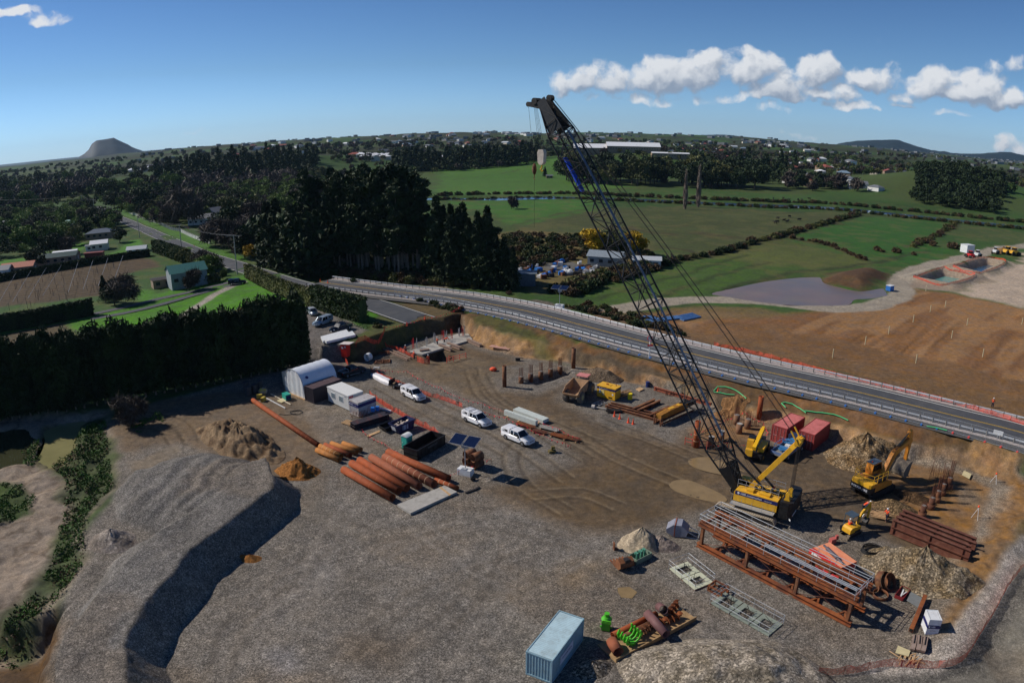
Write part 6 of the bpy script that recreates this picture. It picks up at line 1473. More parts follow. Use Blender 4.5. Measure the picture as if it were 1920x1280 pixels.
for x in(0,.5):b.bar((x,-.6,0),(x,-.6,1.2),.16);b.bar((x,.6,0),(x,.6,1.6),.16)
b.bar((0,-.6,.3),(L*.9,-.7,.25),.2);b.bar((.2,.6,.2),(L*.9,.6,.2),.2);b.bar((.3,-.5,.3),(1.6,.4,.9),.1);b.bar((1.5,-.5,.9),(3.0,.4,.3),.1);b.build('stand',M_rust2,T)
b=MB();b.box((L*.35,0,1.93),(1.2,.5,.05));b.box((L*.55,0,1.93),(.6,.6,.06));b.build('top_plate',M_ywl,T)
# ---- odds and ends
def drum(px,py,label,m_,r=.32,h=.9,group=None):
 T=thing('drum',label,'drum',P(px,py),0,group);b=MB();b.cyl((0,0,0),(0,0,h),r,n=16);b.build('shell',m_,T);b=MB()
 for z in(.02,h*.35,h*.68,h-.03):b.pipe((0,0,z-.02),(0,0,z+.02),r+.02,.02,16)
 b.build('hoop',m_,T)
drum(1181,748,'yellow plastic bin standing beside the yellow power pack',mat('yellow_bin',srgb(236,210,36),.5),.38,1.0)
drum(1214,725,'dark blue drum at the foot of the cut slope',mat('blue_drum',srgb(30,50,110),.5),.33,.95)
for i,(px,py,lab)in enumerate(((465,741),(476,737),(462,733),(470,730))and((467,742,'silo like dark tank nearest the long pipe in the tree shade'),(479,738,'dark tank beside the wrapped yellow bag'),(463,733,'dark tank at the rear left under the trees'),(488,731,'dark tank at the rear right under the trees'))):drum(px,py,lab,mat('tank_dark',srgb(60,62,66),.6),.55,1.7,'dark tanks under the trees')
b=MB();b.sphere((0,0,.6),(.8,.6,.65),12,7);o=b.build('wrapped_bag',mat('bag_grey',srgb(130,126,136),.6,var=.3,col2=srgb(190,170,50)));o.location=P(494,740);tag(o,'grey and yellow wrapped bag beside the dark tanks','bag')
for i,(px,py,lab)in enumerate(((487,747,'yellow green cushion block nearest the long pipe'),(494,752,'yellow green cushion block farther along the long pipe'))):o=MB().box((0,0,.35),(1.0,.5,.7),.4+i).build('foam_block',mat('olive_block',srgb(170,150,60),.8));o.location=P(px,py);tag(o,lab,'block')
for i,(a,b_,lab)in enumerate((((508,740),(545,759),'white timber length beside the teal generator'),((500,748),(535,766),'white timber length nearer the long pipe'),((675,757),(733,772),'white plastic tubes along the orange mesh behind the stores'))):
 A_,B_=Vector(P(*a)),Vector(P(*b_));T=MB();w_=.14 if i<2 else .35;T.bar((0,0,.12),tuple(B_-A_+Vector((0,0,.12))),w_,.14 if i<2 else .3);o=T.build('timber_length',M_wht if i else mat('cream_timber',srgb(220,206,180),.7));o.location=A_;tag(o,lab,'timber')
slab('cream board on the ground in front of the teal generator','board','board',[(519,752),(530,747),(541,750),(528,756)],.1,mat('cream_ply',srgb(206,192,148),.7),.02)
b=MB();b.tube([(1.0*math.cos(a),.8*math.sin(a)+.1*math.sin(2*a),.07+.01*a)for a in np.linspace(.5,2*math.pi*1.8,40)]+[(-1.6,-.9,.05),(-2.6,-.6,.05)],.05,5);o=b.build('hose',M_hose);o.location=P(555,774);tag(o,'black hose coiled on the clay beside the long pipe','hose')
for i,(px,py,lab)in enumerate(((667,790,'rusty bent bars stacked in front of the rust streaked store'),)):stuffy('bent_bars',lab,'steel bars',lambda b:[b.tube([(-1.4+k*.22,-.4,.1),(-1.4+k*.22,0,1.1),(-1.4+k*.22+.1,.4,.1)],.035,4)for k in range(13)],px+8,py-7,R(20),None,M_rust2)
beams('black topped steel channel in front of the stores',(664,806),(722,788),3,.5,.42,.46,gname='black channels in front of the stores',layers=2,L=6.2,m_=mat('black_channel',srgb(52,48,54),.6,var=.15,dirt=srgb(120,66,56),dirt_amt=.5))
for i,(px,py,lab)in enumerate(((700,781,'blue cube drum at the left on the black channels'),(709,779,'blue cube drum at the right on the black channels'))):x,y,z=P(px,py);o=MB().box((0,0,.3),(.55,.5,.65)).build('blue_drum',M_blue);o.location=(x,y,z+.95);tag(o,lab,'drum')
b=MB()
for k in range(6):b.box((0,k*.24-.6,.2),(2.0,.12,.1));
b.box((-.7,0,.08),(.15,1.4,.12));b.box((.7,0,.08),(.15,1.4,.12));o=b.build('pallet',M_wood);o.location=P(654,794);o.rotation_euler=(0,0,R(-30));tag(o,'timber pallet beside the black steel channels','pallet')
slab('timber board beside the low black skip','board','board',[(688,817),(690,820),(713,810),(711,807)],.1,M_wood,.02)
# wrapped long bundle (tarpaulin) and trailer by the first ute
A_,B_=Vector(P(697,703)),Vector(P(733,722));d=B_-A_;b=MB();secs=[]
for k in range(7):x=d.length*k/6;w=[.25,.6,.75,.75,.8,.75,.55][k];h=[.3,.7,.75,.8,.75,.85,.7][k];secs.append((x,[(w,.05),(w*.95,h*.6),(w*.5,h),(0,h)]))
loft(b,secs);o=b.build('wrapped_bundle',mat('white_tarpaulin',srgb(226,226,230),.5,var=.06,bump=.5,bs=2));o.location=A_;o.rotation_euler=(0,0,math.atan2(d.y,d.x));tag(o,'long bundle wrapped in white tarpaulin ahead of the first ute','bundle')
T=thing('trailer','small black trailer between the white bundle and the first ute','trailer',P(745,726),R(-32));b=MB();b.bb((-1.2,-.8,.45),(1.1,.8,.55));b.bar((1.1,0,.5),(1.9,0,.45),.1);b.bb((-1.2,-.8,.55),(-1.15,.8,1.3));b.build('deck',M_blk,T)
for s in(-1,1):wheel(T,0,s*.9,.3,.18)
for i in range(4):MB().box((random.uniform(-.8,.8),random.uniform(-.5,.5),.7),(.6,.3,.2),random.uniform(0,3)).build('load',[M_dark,M_wht,M_wood,M_dark][i],T)
# ---- white sheets and red booth at the car park
for i,(q,lab)in enumerate((([(602,640),(606,646),(656,630),(650,624)],'white wrapped bundle farther from the red booth'),([(609,645),(613,650),(667,633),(661,627)],'white wrapped bundle touching the red booth'))):slab(lab,'bundle','wrapped_bundle',q,.45,M_wht,.25)
bx_=P(649,668);T=thing('red_booth','red portable booth with a white roof above the tent','booth',(bx_[0],bx_[1],hz(*bx_[:2])),R(-20));MB().bb((-.65,-.65,.1),(.65,.65,2.6)).build('wall',mat('bright_red',srgb(232,46,34),.5,var=.05),T);MB().box((.3,.1,2.68),(2.4,1.8,.1),ry=R(-4)).build('roof',mat('booth_roof',srgb(206,196,190),.6),T)
MB().box((-.3,-.66,1.9),(.4,.02,.4)).build('notice',M_wht,T);MB().box((.35,-.66,2.1),(.3,.02,.35)).build('notice',M_wht,T)
b=MB();b.pipe((-.45,0,.75),(.45,0,.75),.75,.1,18);b.cyl((.3,0,.75),(.34,0,.75),.7,n=18);o=b.build('white_tank',M_wht);o.location=P(691,676);o.rotation_euler=(0,0,R(60));tag(o,'round white tank lying under the earth wall','tank')
def bracket(b):
 for k in range(9):b.tube([(-1+k*.25,-.5,.1),(-1+k*.25,.2,.6),(-.8+k*.25,.6,.1)],.05,4)
stuffy('steel_stools','heap of orange rusty bar stools under the earth wall','bar stools',bracket,720,664,.3,None,M_rust3)
stuffy('steel_cradle','flat rusty steel frames on the gravel near the white tank','frames',lambda b:[b.bar((-1.6,y,.12),(1.6,y*.8,.12),.14)for y in(-.9,-.2,.5,1)]+[b.bar((x,-1,.25),(x+.2,1.1,.25),.14)for x in(-1.3,0,1.3)],717,679,.2,None,M_rust2)
stuffy('timber_cross','pale timber cross beside the rusty frames','timber',lambda b:b.bar((-.6,-.4,.1),(.6,.4,.1),.1)and b.bar((-.6,.4,.16),(.6,-.4,.16),.1),706,690,0,None,M_wht)
for i,(px,py,w,h,rz,lab)in enumerate(((1148,740,1.6,1.0,.3,0),(1184,738,1.4,.8,.2,1))):pass
stuffy('timber_heap','heap of pale timber offcuts behind the yellow power pack','timber',sticks(24,1.4,1.4,.7,.07),1172,741,.4,None,M_wood)
slab('timber board propped beside the dark blue drum','board','board',[(1192,731),(1200,727),(1207,731),(1199,735)],.12,M_wood,.05)
stuffy('ladder','metal frame lying in front of the dump truck wheel','ladder',lambda b:[b.bar((-1,y,.15),(1.2,y,.15),.08)for y in(-.6,0,.6)]+[b.bar((x,-.6,.2),(x,.6,.2),.06)for x in(-.8,0,.8)],1124,757,R(45),None,M_gal)
stuffy('steel_scrap','tangle of black steel parts beside the long rails','scrap',sticks(26,1.8,1.5,.5,.07),1152,773,.1,'stuff',M_dark)
stuffy('cylinder_bar','pale bar with a black round end at the start of the rails','bar',lambda b:b.cyl((-1.8,0,.3),(-1.3,0,.3),.35)and b.cyl((-1.3,0,.3),(1.2,0,.25),.08),1130,768,R(-22),None,mat('pale_bar',srgb(190,184,176),.6))
stuffy('timber_stack','long reddish boards lying near the tan earth slope','boards',lambda b:[b.box((0,k*.35-.5,.12),(4.5,.28,.1),.02*k)for k in range(4)],938,652,R(-28),None,mat('pinkish_board',srgb(196,150,132),.8))
stuffy('orange_bag','orange sack beside the tall lone pile','sack',lambda b:b.sphere((0,0,.3),(.7,.5,.4)),925,695,0,None,M_orf)
stuffy('compactor','small black and orange machine on the flat gravel','compactor',lambda b:b.box((0,0,.3),(.9,.5,.5))and b.box((.7,0,.5),(.7,.1,.1)),971,676,0,None,M_dark)
slab('light plastic sheet spread at the foot of the slope','sheet','plastic_sheet',[(1306,748),(1312,735),(1330,738),(1326,754)],.03,mat('plastic_sheet_white',srgb(190,196,204),.4),.1)
for px,py,lab in((1137-86,773+68,0),):pass
stuffy('valve_set','rusty green valve set beside the third white ute','valve',lambda b:b.box((0,0,.2),(1.0,.6,.3))and b.cyl((0,0,.3),(0,0,.9),.15)and b.box((.2,.1,.7),(.4,.4,.3)),1035,848,.3,None,mat('olive_rust',srgb(110,96,50),.8,var=.3))
stuffy('black_pump','small black pump on the gravel near the solar mast shadow','pump',lambda b:b.box((0,0,.2),(.5,.35,.35))and b.cyl((-.4,0,.3),(.4,.3,.6),.08),887,900,.8,None,M_blk)
for i,(a,b_)in enumerate((((873,925),(890,919)),((889,920),(899,914)))):
 A_,B_=Vector(P(*a)),Vector(P(*b_));q=MB();q.bar((0,0,.1),tuple(B_-A_+Vector((0,0,.1))),.25,.2);o=q.build('timber_block',M_dark);o.location=A_;tag(o,['dark timber block nearer the thin chalked pipe','dark timber block nearer the panel shadow'][i],'timber','dark timber blocks')
# survey tripods, cones
def tripod(px,py,lab,h=1.7):
 T=thing('survey_tripod',lab,'tripod',P(px,py),0.4)
 for k in range(3):a=2.1*k;MB().cyl((.55*math.cos(a),.55*math.sin(a),0),(0,0,h-.2),.03,n=5).build('leg',M_wht,T)
 MB().sphere((0,0,h),(.13,.13,.16)).build('instrument',M_orf,T)
tripod(1829,972,'survey tripod with an orange head beyond the right row of piles');tripod(1864,905,'thin survey tripod at the far right of the dig',1.4)
def cone(px,py,lab,h=.75,group='orange traffic cones'):
 T=thing('traffic_cone',lab,'cone',P(px,py),0,group);b=MB();b.cyl((0,0,.04),(0,0,h),.17,.03,n=10);b.build('cone',M_orf,T);MB().box((0,0,.02),(.42,.42,.04)).build('base',M_orf,T);b=MB();b.cyl((0,0,h*.5),(0,0,h*.68),.1,.07,n=10);b.build('band',M_wht,T)
for px,py,lab in((1152,780,'cone at the left of four beside the steel rails'),(1162,785,'brightest cone of four beside the steel rails'),(1178,792,'third cone from the left beside the steel rails'),(1187,795,'cone at the right of four beside the steel rails'),(797,601,'cone on the wall top nearest the old road line'),(763,611,'cone on the wall top at the flag string bend'),(1346,735,'lone cone on the slope near the green duct'),(601,531,'first cone where the highway leaves the trees'),(615,533,'second cone where the highway leaves the trees'),(629,535,'third cone where the highway leaves the trees'),(353,429,'cone on the verge by the long fence'),(364,462,'cone near the signboard at the side road')):cone(px,py,lab,.9)
# green ducts on the slope
def duct(pts,lab,r_=.09,m_=M_gpipe):
 q=smooth_line([P(*p)for p in pts],.8);c=q[0].copy();b=MB();b.tube([(p[0]-c[0],p[1]-c[1],hz(p[0],p[1])+r_+.12-c[2])for p in q],r_,6);o=b.build('green_duct',m_);o.location=c;return tag(o,lab,'duct')
duct([(1338,735),(1345,727),(1360,727),(1378,733),(1391,742),(1399,749)],'green duct curving over the slope behind the boom')
duct([(1338,737),(1350,738),(1362,741),(1377,742)],'short green duct below the curved one')
duct([(1473,766),(1465,758),(1470,756),(1485,759),(1500,768),(1511,776)],'green duct looping over the faded red container')
duct([(1508,772),(1530,775),(1550,777),(1575,783),(1590,790)],'green duct trailing right from the containers')
duct([(1737,801),(1755,804),(1775,809)],'thin green duct along the temporary fence')
# ---- heaps
def heap(label,px,py,ra,rb,h,rz,col,gravel=1.0,seed=0,name='gravel_heap',rough=.07,flat_top=0.0,col2=None,lobes=()):
 x0,y0,z0=P(px,py);n,m=96,40;vs=[];fs=[]
 for j in range(m+1):
  for i in range(n):
   a=2*math.pi*i/n;rr=j/m;lx,ly=rr*ra*math.cos(a),rr*rb*math.sin(a)
   e=1+.16*mnoise.noise(Vector((math.cos(a)*1.6+seed,math.sin(a)*1.6,0)));lx*=e;ly*=e
   k=1-rr;hh=h*min(1,(k*(1+flat_top))**.92)if flat_top else h*(math.sqrt(k*k+.004)-.063)*(1+.10*k*mnoise.noise(Vector((math.cos(a)*5,math.sin(a)*5,seed))))
   for(ox,oy,s_,lh)in lobes:hh+=lh*math.exp(-((lx-ox)**2+(ly-oy)**2)/s_**2)*min(1,k*3)
   hh+=rough*h*min(1,k*4)*(mnoise.noise(Vector((lx*.9+seed*7,ly*.9,0)))*1.6+mnoise.noise(Vector((lx*3,ly*3,seed)))*.5)
   c_,s2=math.cos(rz),math.sin(rz);X,Y=lx*c_-ly*s2,lx*s2+ly*c_
   vs.append((X,Y,hh+(-.25 if j==m else 0)))
 Zs=H(np.array([v[0]+x0 for v in vs]),np.array([v[1]+y0 for v in vs]))-z0
 vs=[(v[0],v[1],v[2]+float(z))for v,z in zip(vs,Zs)]
 for j in range(m):
  for i in range(n):fs.append((j*n+i,(j+1)*n+i,(j+1)*n+(i+1)%n,j*n+(i+1)%n))
 b=MB();b.add(vs,fs,True);o=b.build(name,heap_mat(col,gravel,col2));o.location=(x0,y0,z0);return tag(o,label,'heap')
_HM={}
def heap_mat(col,g,col2=None):
 key=(tuple(np.round(col,3)),g,None if col2 is None else tuple(np.round(col2,3)))
 if key in _HM:return _HM[key]
 m_=bpy.data.materials.new('heap_stone');m_.use_nodes=True;t=NT(m_.node_tree);b=t.n['Principled BSDF'];b.inputs['Roughness'].default_value=.9;b.inputs['Specular IOR Level'].default_value=.15
 geo=t.add('ShaderNodeNewGeometry');pos=geo.outputs['Position'];va=t.add('ShaderNodeTexVoronoi',i_Scale=6.0);t.l.new(pos,va.inputs['Vector']);vb=t.add('ShaderNodeTexVoronoi',i_Scale=11.0);t.l.new(pos,vb.inputs['Vector'])
 sa=t.add('ShaderNodeSeparateColor');t.l.new(va.outputs['Color'],sa.inputs[0]);sb=t.add('ShaderNodeSeparateColor');t.l.new(vb.outputs['Color'],sb.inputs[0])
 st=t.m('ADD',t.m('ADD',t.m('MULTIPLY',t.m('POWER',sa.outputs[0],2.8),1.8),t.m('MULTIPLY',sb.outputs[1],.8)),.2)
 f=t.m('ADD',t.m('MULTIPLY',t.m('SUBTRACT',st,1.0),g),1.0);n=t.noise(pos,1.3,7,.7)
 base=t.mix(t.ramp(t.noise(pos,.5,4,.6),.42,.62),tuple(col),tuple(col2 if col2 is not None else np.asarray(col)*.8))
 cc=t.vm('SCALE',base,scale=t.m('MULTIPLY',f,t.ramp(n,.25,.75,.7,1.3)));t.l.new(cc,b.inputs['Base Color'])
 bp=t.add('ShaderNodeBump',i_Strength=.55,i_Distance=.25);t.l.new(t.m('ADD',t.m('MULTIPLY',st,.12*g),t.m('MULTIPLY',n,.5)),bp.inputs['Height']);t.l.new(bp.outputs[0],b.inputs['Normal'])
 _HM[key]=m_;return m_
heap('brown and grey gravel heap right of the red containers',1617,862,6.0,4.7,4.4,R(-20),srgb(112,90,62),1,1,col2=srgb(128,112,90))
heap('low brown stony heap between the excavator and the workers',1672,950,3.2,1.9,1.1,R(-30),srgb(112,92,66),1,2)
heap('low dark soil ridge beside the right row of piles',1712,933,3.4,1.6,.9,R(-50),srgb(84,64,44),.6,3,name='soil_heap')
heap('large grey gravel heap between the trestle and the brown slope',1722,1078,6.4,4.4,3.9,R(-47),srgb(122,110,92),1,4,col2=srgb(106,90,66))
heap('pale sandy gravel heap left of the grey kibble',1202,1018,2.5,2.2,2.3,0,srgb(170,154,130),.35,5,name='sand_heap')
heap('pinkish gravel heap touching the pale sandy one',1240,1020,2.2,1.5,1.3,R(-30),srgb(128,116,108),.6,6)
heap('wide low gravel mound at the bottom edge of the yard',1368,1275,9.0,5.6,2.4,R(-10),srgb(146,136,122),.8,7,flat_top=.4,col2=srgb(116,106,90))
heap('small dark rubble heap beside the blue container',1112,1252,1.9,1.3,.9,R(30),srgb(120,110,96),1.2,8,name='rubble_heap')
heap('flat earth mound with dark stones behind the dump truck',1124,709,4.6,2.3,1.5,R(-25),srgb(112,96,78),.7,9,name='soil_heap',flat_top=.6)
heap('broad tan and brown clay heap below the long pipe',448,828,10,4.6,2.9,R(-38),srgb(130,110,86),.25,10,name='clay_heap',rough=.2,col2=srgb(98,78,58),lobes=((3,1,2,.8),(-3,0,2.4,.6)))
heap('brown orange soil cone at the end of the clay heap',558,884,3.3,2.5,2.2,R(-20),srgb(146,98,50),.35,11,name='soil_heap',rough=.16)
heap('grey layered mound between the green weeds and the stockpile',212,1015,3.2,2.6,1.8,R(-20),srgb(118,108,98),.4,12,name='soil_heap',col2=srgb(150,140,130))
heap('small orange soil lump in the shade of the stockpile',470,1046,1.2,.8,.6,0,srgb(146,98,50),.4,13,name='soil_heap')
heap('small red brown mound in the bright green field',458,583,3.0,2.0,1.1,0,srgb(130,88,62),.5,14,name='soil_heap')
heap('small brown mound beside the distant lined basins',1881,474,6,4,3.0,0,srgb(140,108,68),.2,15,name='soil_heap')
heap('rough brown bank corner behind the short piles',1372,772,3.2,2.0,.9,R(20),srgb(140,104,68),.4,16,name='soil_heap',rough=.3)
# ---- fences, flags, rails
def mesh_mat():
 m_=bpy.data.materials.new('orange_net');m_.use_nodes=True;t=NT(m_.node_tree);b=t.n['Principled BSDF'];b.inputs['Base Color'].default_value=(*srgb(226,80,52),1);b.inputs['Roughness'].default_value=.7
 tr_=t.add('ShaderNodeBsdfTransparent');mx=t.add('ShaderNodeMixShader');tcn=t.add('ShaderNodeTexCoord');n=t.noise(tcn.outputs['Object'],3.0,3,.6)
 t.l.new(t.ramp(n,.3,.7,.38,.72),mx.inputs[0]);t.l.new(tr_.outputs[0],mx.inputs[1]);t.l.new(b.outputs[0],mx.inputs[2]);t.l.new(mx.outputs[0],t.n['Material Output'].inputs[0]);return m_
M_net=mesh_mat()
def net_fence(label,pts,h=1.0,sp=2.4,name='mesh_fence',sag=.15,world=False):
 q=smooth_line([p if world else P(*p)[:2]for p in pts],.6);o0=q[0].copy();z0=hz(*o0);Zs=H(q[:,0],q[:,1]);T=thing(name,label,'mesh fence',(o0[0],o0[1],z0))
 d=np.concatenate([[0],np.cumsum(np.linalg.norm(np.diff(q,axis=0),axis=1))]);vs=[]
 for(x,y),z,s in zip(q,Zs,d):
  k=abs(((s/sp)%1)-.5)*2;j=mnoise.noise(Vector((s*1.3,z0,0)))*.25;tt=h*(.80+.2*k**2)*(1+.25*j)
  vs+=[(x-o0[0],y-o0[1],z-z0+.03),(x-o0[0]+j*.5,y-o0[1]+j,z-z0+tt)]
 b=MB();b.add(vs,[(2*i,2*i+2,2*i+3,2*i+1)for i in range(len(q)-1)]);b.build('net',M_net,T)
 s=0
 while s<=d[-1]:
  x,y=np.interp(s,d,q[:,0]),np.interp(s,d,q[:,1]);z=np.interp(s,d,Zs);MB().cyl((x-o0[0],y-o0[1],z-z0-.1),(x-o0[0],y-o0[1],z-z0+h+.1),.025,n=5).build('post',M_rebar,T);s+=sp
net_fence('orange mesh fence between the stores and the vehicle lane',[(693,742),(716,759),(742,774),(769,790),(811,810),(833,832)],1.1)
net_fence('orange mesh fence along the far side of the vehicle lane',[(695,696),(715,708),(735,716),(797,740),(830,750),(867,764)],.9)
net_fence('orange mesh fence along the top of the earth wall',[(667,652),(695,643),(718,630),(722,620)],1.1)
net_fence('orange mesh fence dropping past the red booth',[(641,664),(646,676),(656,690),(664,694)],1.1)
net_fence('orange mesh fence around the gravel corner at bottom right',[(1532,1268),(1600,1262),(1655,1250),(1715,1252),(1768,1252),(1803,1240),(1822,1216),(1836,1192),(1862,1152),(1890,1100),(1925,1055)],1.1)
net_fence('orange mesh lying along the far side of the highway',[(1338,648),(1430,668),(1560,702),(1680,731),(1760,750),(1860,778),(1930,800)],.8,3.0)
net_fence('crumpled orange mesh beside the workers at the pile cap',[(722,649),(740,655),(765,666),(778,672)],.9,1.5)
net_fence('orange mesh screen in front of the dark pit',[(782,678),(795,682),(806,683)],1.3,1.5)
for pl,lab in(([(1712,520),(1763,504),(1780,507),(1828,516),(1778,534),(1712,520)],'orange mesh around the nearer lined basin'),([(1786,500),(1846,484),(1886,491),(1838,513),(1786,500)],'orange mesh around the farther lined basin')):net_fence(lab,pl,.8,6)
def red_barrier(px,py,rz,L,lab):
 T=thing('timber_barrier',lab,'barrier',P(px,py),rz);b=MB()
 for z in(.5,1.0):b.bar((0,0,z),(L,0,z),.1,.06)
 b.build('rail',mat('red_timber',srgb(206,92,74),.7),T)
 for k in range(4):MB().bar((L*k/3,0,0),(L*k/3,0,1.15),.09).build('post',mat('red_timber',srgb(206,92,74),.7),T)
red_barrier(1284,833,R(-32),3.2,'red barrier left of the orange banded pile');red_barrier(1310,838,R(-15),4,'red barrier right of the orange banded pile')
red_barrier(838,681,R(40),4.5,'red handrail climbing beside the dark pit');red_barrier(842,676,R(35),4.0,'second red handrail nearer the tan slope')
def flags(label,pts,h=.9,sag=.25,stakes=True,name='flag_line'):
 W=[Vector(P(*p))+Vector((0,0,h))for p in pts];o0=W[0].copy();T=thing(name,label,'flag line',o0)
 sb=MB();fb=MB();first=True
 for a,c in zip(W,W[1:]):
  L=(c-a).length;n=max(2,int(L/.45));pp=[]
  for k in range(n+1):u=k/n;q=a.lerp(c,u);q.z-=sag*4*u*(1-u);pp.append(q-o0)
  sb.tube(pp,.012,3)
  for k in range(1,n,2):fb.box(tuple(pp[k]-Vector((0,0,.11))),(.16,.03,.2),random.uniform(0,3),random.uniform(-.4,.4))
 sb.build('string',M_hot2,T);fb.build('flag',M_hot2,T,kind='stuff')
 if stakes:
  for w in W:MB().cyl(tuple(w-o0-Vector((0,0,h+.05))),tuple(w-o0+Vector((0,0,.05))),.03,n=5).build('stake',M_rebar,T)
flags('pink flag line from the wrapped bundle past the utes to the last stake',[(695,697),(731,703),(763,703),(795,722),(826,735),(857,752),(905,765),(935,776),(963,784),(1006,796),(1045,812),(1086,832)])
flags('pink flag line beside the third ute and steel bundles',[(905,778),(950,790),(985,806),(1020,824),(1060,838),(1070,842)],.7)
flags('pink flag line from the stores around the pipe stack to the solar mast',[(679,812),(691,823),(720,838),(745,855),(790,878),(838,898),(860,892),(880,884),(905,870),(921,868)],.7)
flags('pink flag string along the top of the earth wall',[(722,622),(762,614),(797,603),(835,597),(865,585)],1.0,.3)
flags('pink flag string around the short piles behind the boom',[(1290,822),(1322,815),(1360,795),(1395,780),(1430,800),(1440,820),(1400,842),(1340,845)],.8)
# highway: temporary fence, guard rails, signs
def along(pl,sp):pl=np.asarray(pl,float)[:,:2];d=np.concatenate([[0],np.cumsum(np.linalg.norm(np.diff(pl,axis=0),axis=1))]);s=np.arange(0,d[-1],sp);return np.stack([np.interp(s,d,pl[:,0]),np.interp(s,d,pl[:,1])],1)
FL=smooth_line(FENCE[:9],2.0);FP=along(FL,2.35)
FP=FP[:74];T=thing('temporary_fence','long temporary mesh fence on coloured feet along the near side of the highway','fence',(FP[0][0],FP[0][1],3.5));o0=FP[0]
wire=bpy.data.materials.new('fence_wire');wire.use_nodes=True;t=NT(wire.node_tree);b_=t.n['Principled BSDF'];b_.inputs['Base Color'].default_value=(*srgb(150,156,162),1);tr_=t.add('ShaderNodeBsdfTransparent');mx=t.add('ShaderNodeMixShader');mx.inputs[0].default_value=.13;t.l.new(tr_.outputs[0],mx.inputs[1]);t.l.new(b_.outputs[0],mx.inputs[2]);t.l.new(mx.outputs[0],t.n['Material Output'].inputs[0])
wm=MB()
for i in range(len(FP)-1):
 a=Vector((*(FP[i]-o0),.15));c=Vector((*(FP[i+1]-o0),.15));up_=Vector((0,0,1.95));b=MB()
 for p,q in((a,c),(a+up_,c+up_)):b.cyl(p,q,.024,n=4)
 b.cyl(a,a+up_,.024,n=4);b.build('panel_frame',M_gal,T);wm.add([a,c,c+up_,a+up_],[(0,1,2,3)])
 MB().box((a.x,a.y,.09),(.62,.26,.16),math.atan2((c-a).y,(c-a).x)+math.pi/2).build('foot',mat('red_foot',srgb(216,70,60),.6)if 66>i>52 else M_blue,T)
wm.build('wire',wire,T)
def guard(label,off,half=0):
 q=offset(YEL,off)[:84];o0=q[0].copy();T=thing('guard_rail',label,'guard rail',(o0[0],o0[1],3.5));vs=[];fs=[]
 prof=[(.0,.5),(.05,.56),(0,.62),(.05,.70),(.0,.76)];s=1 if off>0 else-1;tg=np.gradient(q,axis=0);nn=np.stack([tg[:,1],-tg[:,0]],1);nn/=np.linalg.norm(nn,axis=1)[:,None]
 for k in range(len(q)):
  for(dx,z)in prof:vs.append((q[k][0]-o0[0]-nn[k][0]*dx*s,q[k][1]-o0[1]-nn[k][1]*dx*s,z))
 n=len(prof)
 for k in range(len(q)-1):
  for i in range(n-1):fs.append((k*n+i,k*n+i+1,(k+1)*n+i+1,(k+1)*n+i))
 b=MB();b.add(vs,fs,True);b.build('rail',mat('rail_steel',srgb(206,210,214),.4,.2),T)
 for p in along(q,2.0)[:98]:MB().box((p[0]-o0[0]+.0,p[1]-o0[1],.38),(.13,.13,.76)).build('post',M_wood if half else mat('grey_post',srgb(120,118,112),.8),T)
guard('guard rail on the far side of the highway',-5.0);guard('guard rail on the near side of the highway behind the temporary fence',5.1)
pale=sheet('pale_verge',offset(YEL,4.9)[:80],offset(YEL,5.9)[:80],mat('pale_shoulder',srgb(170,160,154),.95),z=3.53)
T=thing('road_sign','round speed sign on a white post behind the temporary fence','sign',P(1217,670),R(-20));MB().cyl((0,0,0),(0,0,3.2),.1,n=8).build('post',M_wht,T);MB().cyl((0,-.12,3.6),(0,-.08,3.6),.5,n=20).build('sign_plate',M_wht,T);b=MB();b.pipe((0,-.125,3.6),(0,-.13,3.6),.5,.12,20);b.build('red_ring',M_redp,T);MB().box((.1,-.1,2.3),(1.0,.06,.3),0,0,R(-8)).build('arrow_board',M_redp,T);lettering('50',.45,(0,-.14,3.6),(R(90),0,0),T,M_blk)
T=thing('road_sign','blank white panel hung on the guard rail at far right','sign',P(1869,822),R(-45));MB().box((0,0,.9),(1.4,.04,.7)).build('sign_plate',M_wht,T);MB().box((0,.04,.45),(.08,.06,.9)).build('post',M_gal,T)
# ================================================================ PEOPLE
def skin_mesh(name,joints,edges,m_,grow_=0.0):
 me_=bpy.data.meshes.new(name);me_.from_pydata([j[0]for j in joints],edges,[]);o=bpy.data.objects.new(name,me_);COL.objects.link(o)
 o.modifiers.new('s','SKIN');s_=o.modifiers.new('u','SUBSURF');s_.levels=1;s_.render_levels=1
 for v,j in zip(me_.skin_vertices[0].data,joints):v.radius=(j[1]+grow_,)*2;v.use_root=False
 me_.skin_vertices[0].data[0].use_root=True
 dg=bpy.context.evaluated_depsgraph_get();r=bpy.data.meshes.new_from_object(o.evaluated_get(dg));bpy.data.objects.remove(o);r.name=name
 r.materials.clear();r.materials.append(m_);r.polygons.foreach_set('use_smooth',[True]*len(r.polygons));return r
M_skin=mat('skin',srgb(190,140,110),.6,var=.03);M_trs=mat('navy_trousers',srgb(28,32,54),.8);M_hiv=mat('hi_vis_shirt',srgb(255,84,40),.7)
